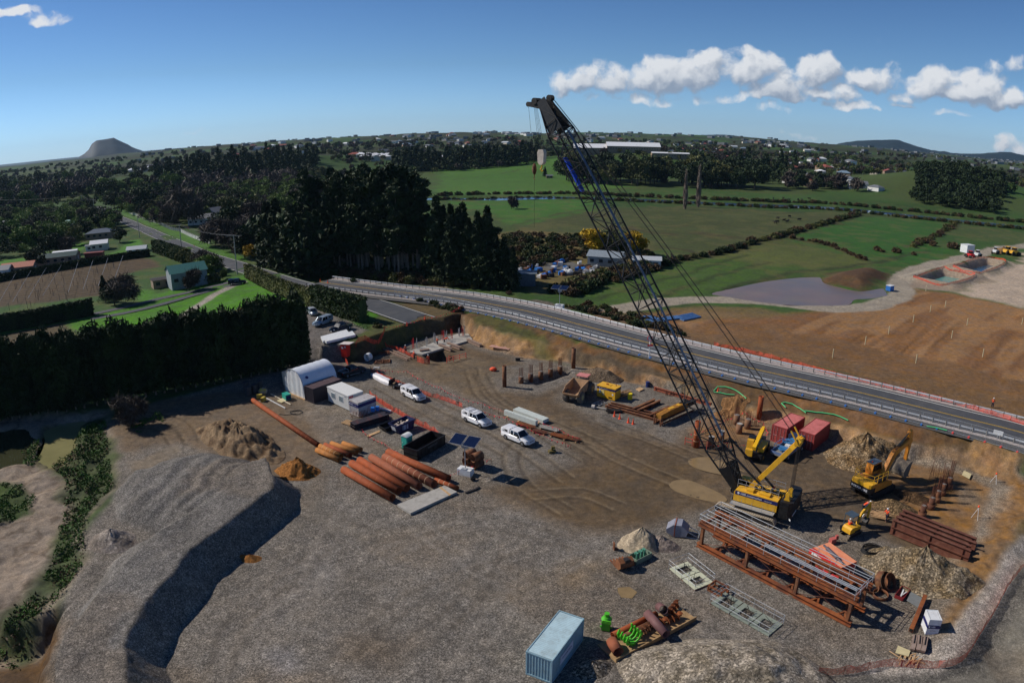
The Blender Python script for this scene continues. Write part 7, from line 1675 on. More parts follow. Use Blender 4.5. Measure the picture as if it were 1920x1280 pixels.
def person(label,px,py,rz,lean=0.0,arms=0.3,stride=.12,sit=False,red=False,dz=0):
 T=thing('person',label,'person',P(px,py),rz);T.location.z+=dz;ln=lean
 hip=.92 if not sit else .45;def_=lambda t_,s=0,w=0:(ln*t_*.62+w,s,hip+t_*(.62 if not lean else .62*math.cos(ln*.9)))
 J=[((0,0,hip),.13),(def_(.5),.13),(def_(.95),.12),(def_(1.08),.055),(def_(1.25,0,.02),.085),(def_(1.38,0,.02),.08)]
 E_=[(0,1),(1,2),(2,3),(3,4),(4,5)];
 for s in(-1,1):
  k=len(J);sh=def_(.9,s*.19);el=(sh[0]+.12+arms*.2,s*.25,sh[2]-.27);hd=(el[0]+.12+arms*.3,s*.2,el[2]-.2+arms*.2)
  J+=[(sh,.055),(el,.042),(hd,.035),((hd[0]+.07,hd[1],hd[2]-.02),.03)];E_+=[(2,k),(k,k+1),(k+1,k+2),(k+2,k+3)]
  k=len(J);f=s*stride
  if sit:J+=[((0,s*.1,hip),.09),((.42,s*.12,hip+.02),.07),((.45,s*.12,.05),.05),((.58,s*.12,.03),.04)]
  else:J+=[((0,s*.1,hip-.05),.095),((f*.6+.03,s*.11,.48),.068),((f,s*.12,.08),.045),((f+.15,s*.12,.04),.04)]
  E_+=[(0,k),(k,k+1),(k+1,k+2),(k+2,k+3)]
 b=bpy.data.objects.new('body',skin_mesh('body',J,E_,M_skin));COL.objects.link(b);b.parent=T
 sj=[J[i]for i in(0,1,2,6,7,14,15)];o=bpy.data.objects.new('shirt',skin_mesh('shirt',sj,[(0,1),(1,2),(2,3),(3,4),(2,5),(5,6)],M_hiv,.03));COL.objects.link(o);o.parent=b
 tj=[J[i]for i in(0,10,11,12,18,19,20)];o=bpy.data.objects.new('trousers',skin_mesh('trousers',tj,[(0,1),(1,2),(2,3),(0,4),(4,5),(5,6)],M_trs,.025));COL.objects.link(o);o.parent=b
 h=J[5][0];q=MB();q.sphere((h[0],0,h[2]-.01),(.125,.115,.12),12,4,True);q.cyl((h[0]+.02,0,h[2]-.015),(h[0]+.02,0,h[2]),.14,n=12);q.build('hard_hat',M_redp if red else M_wht,b);return T
for a in(('worker in orange standing at the left end of the long pile cap',761,663,2.4,0,.2),('worker in orange with dark legs beside the crumpled mesh',777,674,3.5,0,.5),('worker in orange at the corner of the mesh screen',804,682,2.0,.2,.6),('worker standing on the pile cap against the dark wall',820,648,.5,0,.8),
          ('worker in orange bending over on the pile cap',833,644,.2,1.2,.9),('worker bending over timber right of the crane',1617,959,-.4,.8,.9),('worker upright at the end of the deep steel beams',1661,977,3.4,.15,.6),('worker in orange on the far verge of the highway',1860,764,1.0,0,.3)):person(*a,red=a[0].startswith('worker in orange with'))
person('seated driver with a white hard hat inside the mini excavator',1588,1003,MA,0,.8,0,True,dz=.85)
b=MB()
for k in range(14):b.bar((random.uniform(-.6,.2),-.7+k*.12,.35+(k%3)*.1),(random.uniform(1.4,2.2),-.7+k*.12,.3+(k%3)*.1),.12,.08)
o=b.build('timber_stack',M_wood);o.location=P(1636,967);o.rotation_euler=(0,0,R(-30));tag(o,'stacked pale timbers between the two workers right of the crane','timber')
# ================================================================ TREES AND SHRUBS
def leaf_mesh(name,pts,size,m_,seed=1,flat=.5,aspect=1.0,up=0.0):
 r_=np.random.default_rng(seed);n=len(pts);d=r_.normal(size=(n,3));d[:,2]*=flat;d/=np.linalg.norm(d,axis=1)[:,None]
 if up:d=d*(1-up)+np.array([0,0,1])*up;d/=np.linalg.norm(d,axis=1)[:,None]
 e=np.cross(d,r_.normal(size=(n,3)));e/=np.linalg.norm(e,axis=1)[:,None];s=size*r_.uniform(.6,1.3,(n,1))
 V=np.stack([pts-d*s*aspect,pts+e*s*.5/aspect**.3,pts+d*s*aspect,pts-e*s*.5/aspect**.3],1).reshape(-1,3)
 me_=bpy.data.meshes.new(name);me_.vertices.add(4*n);me_.vertices.foreach_set('co',V.ravel());me_.loops.add(4*n);me_.loops.foreach_set('vertex_index',np.arange(4*n,dtype=np.int32));me_.polygons.add(n);me_.polygons.foreach_set('loop_start',np.arange(n,dtype=np.int32)*4);me_.update(calc_edges=True);me_.materials.append(m_);return me_
def lobes_pts(n,lobes,seed,shell=.55,clump=0.0):
 r_=np.random.default_rng(seed);L_=np.array(lobes,float);w=L_[:,3]*L_[:,4];k=r_.choice(len(L_),n,p=w/w.sum());d=r_.normal(size=(n,3));d/=np.linalg.norm(d,axis=1)[:,None]
 rr=shell+(1-shell)*r_.random(n)**.6;rr*=1+.22*np.sin(d[:,0]*7+k)*np.cos(d[:,2]*6+d[:,1]*5)
 return L_[k,:3]+d*rr[:,None]*np.stack([L_[k,3],L_[k,3],L_[k,4]],1)
def trunk_mesh(h,r,limbs,m_,seed=0,spread=2.5,z0=.4):
 random.seed(seed);b=MB();b.tube([(0,0,-.3),(.05*h*random.uniform(-.3,.3),0,h*.5),(0,.03*h*random.uniform(-.5,.5),h)],[r,r*.7,r*.25],6)
 for k in range(limbs):
  a=random.uniform(0,6.28);z=h*random.uniform(z0,.85);L_=spread*random.uniform(.5,1);b.tube([(0,0,z),(L_*.5*math.cos(a),L_*.5*math.sin(a),z+L_*.35),(L_*math.cos(a),L_*math.sin(a),z+L_*.8)],[r*.4,r*.25,r*.08],4)
 return b.mesh('trunk',m_)
M_bark=mat('bark',srgb(88,76,66),.9,var=.3,vs=3);M_bark2=mat('pale_bark',srgb(128,116,104),.9,var=.3,vs=3)
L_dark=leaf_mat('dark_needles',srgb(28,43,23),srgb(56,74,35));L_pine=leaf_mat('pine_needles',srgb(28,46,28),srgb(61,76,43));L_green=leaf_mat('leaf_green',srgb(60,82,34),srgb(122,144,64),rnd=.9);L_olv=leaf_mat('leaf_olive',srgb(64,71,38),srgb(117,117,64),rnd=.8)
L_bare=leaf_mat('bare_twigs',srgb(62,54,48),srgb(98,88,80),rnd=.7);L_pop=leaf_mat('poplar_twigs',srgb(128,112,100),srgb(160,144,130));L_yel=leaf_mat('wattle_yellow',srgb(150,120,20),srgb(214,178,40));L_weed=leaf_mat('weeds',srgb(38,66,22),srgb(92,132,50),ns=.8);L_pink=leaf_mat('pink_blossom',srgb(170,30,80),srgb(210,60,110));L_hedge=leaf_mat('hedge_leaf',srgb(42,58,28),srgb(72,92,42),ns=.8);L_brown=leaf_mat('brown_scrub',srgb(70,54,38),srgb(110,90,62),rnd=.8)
def tree_proto(name,crown,trunk):return(name,crown,trunk)
PROTO={}
def cone_pts(n,z0,z1,r0,r1,seed,layers=9):
 r_=np.random.default_rng(seed);u=r_.random(n)**.8;u=(np.floor(u*layers)+r_.random(n)**2*.9)/layers;a=r_.random(n)*6.283;rad=(r0+(r1-r0)*u)*(.25+.75*r_.random(n)**.5)*(1+.35*np.sin(a*3+np.floor(u*layers)*2.1))
 return np.stack([rad*np.cos(a),rad*np.sin(a),z0+(z1-z0)*u],1)
for v in range(3):
 PROTO['shelter',v]=(leaf_mesh('crown',np.concatenate([cone_pts(3300,1.0,11.6,1.45,.9,v,40),lobes_pts(700,[(0,0,11.2,1.2,1.6),(.4,.3,10,1.4,1.5),(-.5,.2,8.5,1.4,2)],v,.3)]),.34,L_dark,v,1.6,1.6),trunk_mesh(10.5,.17,8,M_bark2,v,1.2,.08))
 random.seed(v+5)
 pl=[(random.uniform(-2.6,2.6),random.uniform(-2.6,2.6),z,random.uniform(1.5,2.6),random.uniform(.8,1.6))for z in np.linspace(8.5,27,19)]+[(0,0,28,1.8,2.0)]
 PROTO['pine',v]=(leaf_mesh('crown',lobes_pts(4800,pl,v,.35),.62,L_pine,v,.9,1.3),trunk_mesh(27,.36,14,M_bark2,v,2.6,.22))
 PROTO['conifer',v]=(leaf_mesh('crown',np.concatenate([cone_pts(2600,1.5,20,5.0,.3,v,10),lobes_pts(900,[(random.uniform(-2.4,2.4),random.uniform(-2.4,2.4),z,2.0,1.0)for z in(4,7,9,12,14)],v,.3)]),.6,L_pine,v,.7,1.3),trunk_mesh(18,.3,6,M_bark,v,1.5))
 random.seed(v+20)
 lb=[(random.uniform(-2.6,2.6),random.uniform(-2.6,2.6),random.uniform(3.2,7.5),random.uniform(1.5,2.5),random.uniform(1.2,1.9))for k in range(9)]
 for nm,lm in(('broad',L_green),('darkbroad',L_dark),('olive',L_olv),('wattle',L_yel),('blossom',L_pink)):PROTO[nm,v]=(leaf_mesh('crown',lobes_pts(1900,lb,v,.45),.42,lm,v,1.0,1.1),PROTO['broad',v][1]if nm!='broad' else trunk_mesh(6.5,.25,6,M_bark,v,2.0))
 bt=MB();random.seed(v+40)
 for k in range(150):
  a=random.uniform(0,6.28);e=random.uniform(.2,1.3);z=random.uniform(2.0,6.0);L_=random.uniform(2,4.2)*(1.1-z/12);p=Vector((.2*math.cos(a),.2*math.sin(a),z));q=p+Vector((L_*math.cos(a)*math.cos(e),L_*math.sin(a)*math.cos(e),L_*math.sin(e)));bt.cyl(p,q,.035,.008,3,False)
 PROTO['bare',v]=(leaf_mesh('crown',lobes_pts(1700,[(l[0],l[1],l[2],l[3]*.95,l[4]*1.1)for l in lb],v+3,.2),.36,L_bare,v,1.2,4.5,.25),bt.mesh('trunk',M_bark2))
 PROTO['poplar',v]=(leaf_mesh('crown',lobes_pts(1500,[(0,0,z,1.3*(1-abs(z-8)/16),2.2)for z in range(3,20,2)],v,.1),.45,L_pop,v,1.5,5,.75),trunk_mesh(18,.3,10,M_bark2,v,1.2,.1))
 for nm,lm in(('bush',L_olv),('scrub',L_brown),('shrub',L_green),('darkshrub',L_dark)):PROTO[nm,v]=(leaf_mesh('crown',lobes_pts(420,[(0,0,.9,1.3,.9),(.9,.4,.7,.9,.7),(-.8,.5,.8,.9,.8)],v,.3),.3,lm,v,1.0,1.2),None)
 for nm,lm in(('farbroad',L_green),('fardark',L_dark),('farolive',L_olv),('farbare',L_bare)):PROTO[nm,v]=(leaf_mesh('crown',lobes_pts(330,lb[:7],v+9,.4),1.05,lm,v,1.0,1.0 if nm!='farbare' else 2),None)
 PROTO['farpine',v]=(leaf_mesh('crown',cone_pts(300,1,20,4,.4,v,8),1.6,L_dark,v,.9,1),None)
def plant(kind,x,y,s,label,cat='tree',group=None,name='tree',sz=None,rz=None):
 v=random.randrange(3);cr,tk_=PROTO[kind,v];z=hz(x,y)-.1
 if tk_ is None:
  o=bpy.data.objects.new(name,cr);COL.objects.link(o);tag(o,label,cat,group)
 else:
  o=bpy.data.objects.new(name,None);COL.objects.link(o);tag(o,label,cat,group)
  for nm,m_ in(('crown',cr),('trunk',tk_)):c=bpy.data.objects.new(nm,m_);COL.objects.link(c);c.parent=o
 o.location=(x,y,z);o.rotation_euler=(0,0,random.uniform(0,6.28)if rz is None else rz);o.scale=(s*random.uniform(.9,1.1),s*random.uniform(.9,1.1),(sz or s)*random.uniform(.92,1.08));return o
random.seed(11)
bl=smooth_line([P(*q)[:2]for q in((-260,850),(-120,815),(0,790),(140,768),(330,733),(480,704),(572,686))],1);n_=0
for row,off in enumerate((0,1.7)):
 for q in along(offset(bl,off*-1),1.75):plant('shelter',q[0]+random.uniform(-.3,.3),q[1]+random.uniform(-.3,.3),1.0,'tall dark narrow shelterbelt tree in the dense row left of the yard','tree','shelterbelt trees left of the yard','shelter_tree',1.08)
EXC=np.array([(x*k,y*k)for px,py in((352,535),(304,537),(188,468),(190,446),(130,428),(258,472),(112,492),(38,512),(16,425),(118,404),(382,420),(408,408),(404,436),(120,488),(4,518),(60,500),(225,470))for x,y in[P(px,py)[:2]]for k in(1.03,1.0,.97,.93)])
def free(X):return(np.min(np.hypot(X[:,None,0]-EXC[None,:,0],X[:,None,1]-EXC[None,:,1]),1)>8.5)&(pdist(X[:,0],X[:,1],OLD)>9)
def scatter(poly,n,px_space=True):
 q=np.array([P(*p)[:2]for p in poly])if px_space else np.array(poly);out_=[];lo,hi=q.min(0),q.max(0);tries=0
 while len(out_)<n and tries<60:
  X=np.random.default_rng(tries+n).uniform(lo,hi,(400,2));X=X[inside(X[:,0],X[:,1],q)];out_+=list(X[free(X)])if len(X)else[];tries+=1
 return out_[:n]
for x,y in scatter([(580,510),(640,498),(770,502),(812,520),(760,525),(690,522)],48):plant('pine',x,y,1.0,'tall dark pine with a bare trunk in the grove behind the highway','pine','pine grove behind the highway','pine_tree',random.uniform(.95,1.1))
wood_later=[(600,520),(640,505),(840,512),(930,535),(840,536),(700,528)]
for x,y in scatter([(490,500),(560,492),(610,505),(600,520),(520,514)],11):plant('conifer',x,y,1.25,'broad dark conifer at the left of the pine grove','conifer','dark conifers left of the pine grove','conifer_tree',random.uniform(.95,1.2))
for x,y in scatter([(484,502),(560,490),(615,500),(600,520),(520,514)],14):plant('darkbroad',x,y,random.uniform(1.9,2.6),'heavy dark spreading tree among the conifers left of the pines','tree','spreading trees left of the pine grove','tree')
for px,py,s in((822,528,1.15),(834,522,1.1),(848,533,1.05),(862,534,1.0),(880,536,.95),(897,538,.95),(915,538,1.05),(930,541,.75),(946,542,.7),(962,544,.62),(905,528,.9),(870,524,1.1)):
 x,y,z=P(px,py);plant('conifer',x,y,s*.85,'young dark conifer at the right end of the pine grove','conifer','young conifers at the right end of the grove','conifer_tree',s*1.05)
def hedge(label,pts,h,w,m_,dens=26,size=.3,name='hedge'):
 q=smooth_line([P(*p)[:2]for p in pts],.5);o0=q[0].copy();z0=hz(*o0);r_=np.random.default_rng(int(abs(o0[0]))+3);n=int(len(q)*dens);k=r_.integers(0,len(q),n);tg=np.gradient(q,axis=0);nn=np.stack([-tg[:,1],tg[:,0]],1);nn/=np.linalg.norm(nn,axis=1)[:,None]
 a=r_.uniform(-1,1,n);z=r_.uniform(0,1,n);top=r_.random(n)<.3;a=np.where(top,a,np.sign(a)*(1-.15*r_.random(n)));z=np.where(top,1-.08*r_.random(n),z);Z=H(q[:,0],q[:,1])
 pts3=np.column_stack([q[k]-o0+nn[k]*(a*w/2)[:,None]+tg[k]*r_.uniform(-.5,.5,(n,1)),Z[k]-z0+z*h]);o=bpy.data.objects.new(name,leaf_mesh('hedge',pts3,size,m_,1,1.0,1.1));COL.objects.link(o);o.location=(o0[0],o0[1],z0);tag(o,label,'hedge')
 b=MB();L_,R_=offset(q,w*.42),offset(q,-w*.42)
 for i in range(len(q)-1):
  c4=[L_[i]-o0,L_[i+1]-o0,R_[i+1]-o0,R_[i]-o0];zb=[Z[i]-z0-.2,Z[i+1]-z0-.2,Z[i+1]-z0-.2,Z[i]-z0-.2]
  b.add([(c[0],c[1],zz)for c,zz in zip(c4,zb)]+[(c[0],c[1],zz+h*.93)for c,zz in zip(c4,zb)],[(4,5,6,7),(0,1,5,4),(2,3,7,6),(1,2,6,5),(3,0,4,7)])
 c_=b.build('inner_growth',m_,o);return o
hedge('clipped long hedge between the bright green field and the old road',[(464,520),(500,540),(540,558),(590,575)],4.2,1.8,L_olv,60,.28)
hedge('taller dark green hedge at the car park end of the clipped hedge',[(592,576),(640,592),(682,604)],5.4,2.4,L_hedge,110,.34)
hedge('dark hedge below the orchard at the left edge',[(-150,652),(0,622),(90,607),(176,590)],4.4,2.0,L_dark,70,.4)
hedge('low dark hedge above the orchard',[(-150,562),(0,528),(120,505),(280,480)],2.6,2.0,L_dark,60,.45)
hedge('bulky hedge by the road above the teal roofed house',[(292,472),(320,482),(352,494)],5.0,3.0,L_hedge,90,.4)
def row(kind,pts,sp,s,label,cat,group,name,jit=1.0,var=.3):
 for q in along(smooth_line([P(*p)[:2]for p in pts],2),sp):plant(kind if isinstance(kind,str)else random.choice(kind),q[0]+random.uniform(-jit,jit),q[1]+random.uniform(-jit,jit),s*random.uniform(1-var,1+var),label,cat,group,name)
# single trees that stand out
S=[('bare',350,425,2.6,'very large bare grey tree right of the road',None),('bare',318,425,1.6,'bare tree left of the very large bare one',None),('wattle',416,442,.9,'yellow wattle beside the house by the road',None),('wattle',470,488,.8,'yellow wattle at the edge of the pine grove by the road',None),('wattle',1117,478,1.25,'bright yellow wattle in the scrub behind the highway',None),('olive',1152,478,1.05,'orange tinged wattle beside the bright yellow one',None),('wattle',1195,478,1.1,'dull yellow wattle seen through the boom',None),
     ('poplar',1284,392,1.0,'tall thin bare poplar, left of two in the meadow',None),('poplar',1309,388,1.1,'tall thin bare poplar, right of two in the meadow',None),('blossom',245,398,.9,'pink flowering tree beside the road',None),('broad',254,402,.8,'round green tree below the pink one',None),('olive',305,398,1.3,'golden olive tree right of the road',None),('darkbroad',276,408,1.4,'dark magnolia like tree right of the road',None),
     ('darkbroad',225,455,.9,'dark round tree beside the grey roofed house',None),('darkbroad',95,480,1.3,'dark rounded tree above the low hedge',None),('broad',45,470,1.4,'light green spreading tree by the lawn',None),('olive',85,415,1.3,'yellow green tree beside the old glasshouses',None),('conifer',198,566,.42,'dark conical tree above the bright field',None),('bare',235,570,1.0,'bushy leafless tree above the bright field',None),('darkbroad',215,572,.8,'dark bushy tree between the conical and the leafless ones',None),
     ('bare',248,800,.62,'leafless thorny bush in the tree shadow by the pond',None),('broad',62,470,1.0,'green garden tree at the far left lawn',None),('darkbroad',70,505,1.1,'dark tree by the terracotta roof',None),('bare',125,478,1.0,'brownish leafless tree by the garden',None),('broad',385,520,.9,'green tree behind the teal roofed house',None),('bush',400,530,1.8,'rounded shrub between the house and the road',None),('bare',360,545,.7,'small leafless tree in front of the teal roofed house',None),
     ('olive',50,355,2.0,'tall golden green tree on the far left',None),('farbare',965,392,.8,'lone pale leafless tree by the stream',None),('bare',1245,345,.9,'small leafless tree in the middle meadow',None),('conifer',1022,332,.5,'small dark cone tree near the bank',None),('broad',455,470,1.3,'green tree at the edge of the road',None)]
for k_,px,py,s,lab,_ in S:x,y,z=P(px,py);plant(k_,x,y,s,lab,'shrub' if k_=='bush' else 'tree',None,'tree' if k_!='wattle' else 'wattle_tree')
BG='trees and bushes across the middle distance'
def grove(kinds,poly,n,s,label,group,name='tree',var=.3,cat='tree'):
 for x,y in scatter(poly,n):plant(random.choice(kinds),x,y,s*random.uniform(1-var,1+var),label,cat,group,name)
grove(['broad','darkbroad','olive'],[(165,395),(340,400),(350,345),(200,345)],34,1.7,'large dark green tree on the rise beyond the road','large trees beyond the road')
grove(['darkbroad','broad'],[(0,400),(160,392),(170,345),(0,350)],26,1.6,'dark tree at the far left of the valley','dark trees at the far left')
grove(['darkbroad','bare','olive','broad'],[(0,470),(80,480),(180,440),(200,410),(0,425)],16,1.0,'garden tree among the houses on the left','garden trees on the left')
grove(['broad','olive','bare','darkbroad'],[(240,400),(330,420),(400,440),(470,470),(480,440),(400,405),(300,385)],34,1.0,'garden tree along the right side of the road','garden trees right of the road')
grove(['broad','darkbroad','olive','bare'],[(0,462),(60,470),(150,462),(220,440),(170,410),(0,415)],30,.95,'garden tree around the houses left of the road','garden trees left of the road')
grove(['broad','darkshrub','olive','bare'],[(385,520),(420,528),(440,515),(400,505),(340,492)],12,.6,'shrub around the teal roofed house','shrubs around the teal roofed house','garden_shrub')
grove(['bare','olive','darkbroad'],[(385,470),(470,492),(490,440),(430,400),(395,400)],16,1.5,'slender mixed tree left of the pine grove','mixed trees left of the pine grove')
grove(['bare','olive','broad','darkbroad'],[(400,400),(600,400),(740,340),(560,335),(380,350)],60,1.2,'mixed garden tree behind the pine grove','garden trees behind the pine grove')
grove(['darkbroad','darkbroad','olive'],[(1030,342),(1060,333),(1220,338),(1420,348),(1430,356),(1210,350)],62,2.3,'large dark tree in the belt across the meadow','tree belt across the meadow')
grove(['farbare','fardark'],[(1450,350),(1500,335),(1600,345),(1610,360),(1500,358)],26,1.2,'reddish leafless tree at the right end of the belt','leafless trees right of the belt')
SCR=[]
def thicket(pts,sp,s,jit):SCR.extend((q[0]+random.uniform(-jit,jit),q[1]+random.uniform(-jit,jit),s*random.uniform(.6,1.3))for q in along(smooth_line([P(*p)[:2]for p in pts],2),sp))
thicket([(820,367),(1000,364),(1100,365),(1200,369),(1340,375),(1440,379),(1560,383),(1700,396),(1820,408),(1925,418)],2.6,1.25,1.5)
thicket([(820,376),(1000,373),(1100,374),(1200,379),(1340,385),(1440,390),(1560,394),(1700,409),(1820,421),(1925,431)],2.6,1.1,1.5)
row(['bush','darkshrub','scrub'],[(1205,512),(1260,492),(1340,478),(1400,460),(1450,446),(1520,428),(1612,403)],3.6,1.25,'bush in the hedge line running across the paddocks','shrub','bushes in the paddock hedge line','shrub',1.2)
row(['scrub'],[(1470,445),(1540,456),(1580,470),(1622,488)],4,.9,'gorse bush along the paddock boundary','shrub','gorse along the paddock boundary','shrub',1.2)
row(['scrub','bush'],[(1714,463),(1750,445),(1790,420)],5,1.1,'bush between the two right hand paddocks','shrub','bushes between the right hand paddocks','shrub',1.5)
for px,py,s,lab in((1644,470,1.2,'dark bush at the left of the paddock clump'),(1655,473,.8,'low bush in the paddock clump'),(1680,474,1.3,'round bush in the paddock clump'),(1722,454,1.4,'leafless round bush by the boundary'),(1738,456,1.6,'grey round bush by the boundary'),(1750,461,1.4,'grey round bush nearest the basins'),(1786,466,1.9,'large grey bush beside the white tank'),(1713,478,.8,'tiny bush in the right paddock')):x,y,z=P(px,py);plant('scrub',x,y,s,lab,'shrub',None,'shrub')
for poly,n,sc in(([(865,470),(900,450),(1000,440),(1120,452),(1230,478),(1190,498),(1110,486),(1040,490),(960,512),(900,535)],420,1.0),([(1035,548),(1090,528),(1160,508),(1210,500),(1220,508),(1150,530),(1075,556)],120,1.2),([(1050,572),(1110,570),(1240,608),(1290,628),(1240,622),(1150,602),(1080,586)],90,.6),([(650,530),(760,518),(900,540),(990,560),(960,552),(800,530)],40,.6),([(590,520),(640,505),(840,512),(930,535),(840,536),(700,528)],260,1.3),([(560,500),(700,488),(860,500),(860,480),(600,470)],240,2.0),([(700,600),(745,560),(850,575),(880,582),(800,588),(740,600),(700,622)],40,.4)):
 SCR+=[(x,y,sc*random.uniform(.6,1.4))for x,y in scatter(poly,n)]
# weeds of the left bank: ground cover
def cover(label,polys,dens,size,m_,h=.7,name='weeds',seed=4):
 pts=[]
 for poly in polys:
  q=np.array(poly);a=(q.max(0)-q.min(0)).prod();r_=np.random.default_rng(seed);X=r_.uniform(q.min(0),q.max(0),(int(a*dens),2));X=X[inside(X[:,0],X[:,1],q)];c=fbm(X[:,0],X[:,1],2.2,3,seed);X=X[c>-.12];c=c[c>-.12];pts.append(np.column_stack([X,H(X[:,0],X[:,1])+r_.random(len(X))*h*np.clip(.3+c*3,.2,1.6)]))
 o=bpy.data.objects.new(name,leaf_mesh(name,np.concatenate(pts),size,m_,seed,1.0,1.2));COL.objects.link(o);tag(o,label,'weeds',kind='stuff')
VEGP=GL([(150,795),(200,790),(205,860),(216,915),(170,960),(158,1000),(165,1060),(130,1100),(80,1165),(40,1190),(0,1215),(-40,1180),(60,1120),(100,1050),(120,960),(125,900),(95,872)],-.8)
cover('bright green weeds on the bank left of the stockpile',[VEGP,GL([(-60,900),(50,905),(66,930),(55,962),(-60,1000)],-.8),GL([(38,836),(50,815),(74,822),(78,850),(60,870),(42,868)],-.8),GL([(240,800),(300,775),(310,790),(260,815)],-.2)],34,.17,L_weed)
cover('dry brown stalks among the weeds',[VEGP],6,.2,L_brown,.8,'dry_stalks',8)
cover('grass tufts around the field edges',[GL([(640,655),(700,610),(690,603),(590,575),(560,575),(600,600),(690,622),(655,640)],2.8)],9,.16,L_weed,.35,'grass_tufts',5)
# ================================================================ FAR WOODS AND SUBURB
def wood(label,polys,kinds,name='far_wood',seed=3,smin=.7,smax=1.4,spots=None,keep=2):
 V=[];r_=np.random.default_rng(seed);arr={}
 for(poly,n)in polys:
  pts=np.array(scatter([bear(*q)for q in poly],n,False))if spots is None else np.array(spots);Z=H(pts[:,0],pts[:,1])
  for k_,z in enumerate(Z):
   x,y=pts[k_,0],pts[k_,1]
   k=kinds[r_.integers(len(kinds))],int(r_.integers(3))
   if k not in arr:m_=PROTO[k][0];c=np.empty(len(m_.vertices)*3);m_.vertices.foreach_get('co',c);arr[k]=c.reshape(-1,4,3)[::keep]
   s=r_.uniform(smin,smax)if spots is None else pts[k_,2];a=r_.uniform(0,6.28);c,s2=math.cos(a)*s,math.sin(a)*s;q=arr[k];V.append(np.stack([q[...,0]*c-q[...,1]*s2+x,q[...,0]*s2+q[...,1]*c+y,q[...,2]*s+z],-1))
 V=np.concatenate(V).reshape(-1,3);n=len(V)//4;me_=bpy.data.meshes.new(name);me_.vertices.add(4*n);me_.vertices.foreach_set('co',V.ravel());me_.loops.add(4*n);me_.loops.foreach_set('vertex_index',np.arange(4*n,dtype=np.int32));me_.polygons.add(n);me_.polygons.foreach_set('loop_start',np.arange(n,dtype=np.int32)*4);me_.update(calc_edges=True)
 me_.materials.append(PROTO[kinds[0],0][0].materials[0]);o=bpy.data.objects.new(name,me_);COL.objects.link(o);tag(o,label,'wood',kind='stuff')
for i,(kk,nm)in enumerate(((['bush'],'olive scrub in the yard behind the pines and along the stream'),(['scrub'],'brown scrub in the yard behind the pines and along the stream'),(['darkshrub'],'dark scrub in the yard behind the pines and along the stream'))):wood(nm,[(0,0)],kk,'scrub_thicket',7+i,spots=SCR[i::3],keep=1)
SUB=[([(-100,620),(500,680),(1000,800),(1000,1500),(-100,1500)],1.0),([(1000,800),(1500,780),(2050,640),(2050,1400),(1000,1500)],.9),([(-300,1500),(2300,1500),(2300,2600),(-300,2600)],1.1)]
def sub(k):return[(p,int(w*k))for p,w in SUB]
wood('green trees covering the far suburban slopes',sub(420),['farbroad'],'far_wood',3,.6,1.15);wood('olive trees covering the far suburban slopes',sub(430),['farolive'],'far_wood',13,.55,1.1);wood('grey leafless trees on the far suburban slopes',sub(330),['farbare'],'far_wood',23,.6,1.2);wood('dark trees on the far suburban slopes',sub(420),['fardark'],'far_wood',33,.6,1.2)
wood('dark pine belts in front of the far suburb',[([(290,640),(480,680),(480,900),(290,860)],170),([(480,700),(590,720),(600,900),(480,900)],120),([(740,780),(1010,800),(1010,860),(740,880)],300),([(1380,640),(1460,660),(1500,900),(1380,900)],60)],['fardark','farpine'],'far_pines',5,.8,1.3)
wood('dense dark wood covering the knoll at the right',[([(1722,560),(1880,560),(1900,760),(1715,760)],330)],['fardark','farbroad'],'knoll_wood',15,.7,1.25)
wood('bare brown plantation at the left skyline',[([(0,700),(160,760),(170,860),(0,840)],150),([(280,620),(560,640),(560,760),(280,760)],150)],['farbare'],'bare_plantation',6,1.0,1.6)
wood('thick mixed trees filling the left valley',[([(-60,330),(190,400),(480,420),(640,420),(660,640),(400,660),(-60,600)],430)],['broad'],'valley_wood',8,.6,1.3)
wood('leafless grey trees filling the left valley',[([(180,400),(480,420),(640,420),(660,640),(400,660),(160,600)],90)],['bare'],'valley_wood',9,.7,1.3);wood('dark trees filling the left valley',[([(-60,330),(190,400),(480,420),(700,420),(700,640),(400,660),(-60,600)],330)],['darkbroad'],'valley_wood',10,.7,1.3)
M_roofs=[mat('roof_%s'%n_,srgb(*c),.6,var=.06)for n_,c in(('white',(226,228,230)),('pale',(180,186,190)),('grey',(110,114,120)),('slate',(70,76,84)),('red',(150,84,70)),('blue',(120,140,156)))]
M_wall=[mat('house_wall_%s'%n_,srgb(*c),.8,var=.06)for n_,c in(('cream',(210,200,180)),('white',(220,220,216)),('tan',(150,130,110)))]
M_win=mat('far_glass',srgb(40,50,60),.1)
def house_mesh(L,W,Hh,rh,rm,wm_,hip=False):
 w=MB();w.bb((-L/2,-W/2,-4.5),(L/2,W/2,Hh));i=W*.5 if hip else 0
 if not hip:
  for s in(-1,1):w.add([(s*L/2,-W/2,Hh),(s*L/2,W/2,Hh),(s*L/2,0,Hh+rh)],[(0,1,2)])
 r=MB();e=.4;z=Hh-e*rh/(W/2);vs=[(-L/2-e,-W/2-e,z),(L/2+e,-W/2-e,z),(L/2+e,W/2+e,z),(-L/2-e,W/2+e,z),(-L/2-e+i*1.0,0,Hh+rh+.03),(L/2+e-i,0,Hh+rh+.03)]
 r.add(vs,[(0,1,5,4),(2,3,4,5),(1,2,5),(3,0,4)]if hip else[(0,1,5,4),(2,3,4,5)]);return w.mesh('wall',wm_),r.mesh('roof',rm)
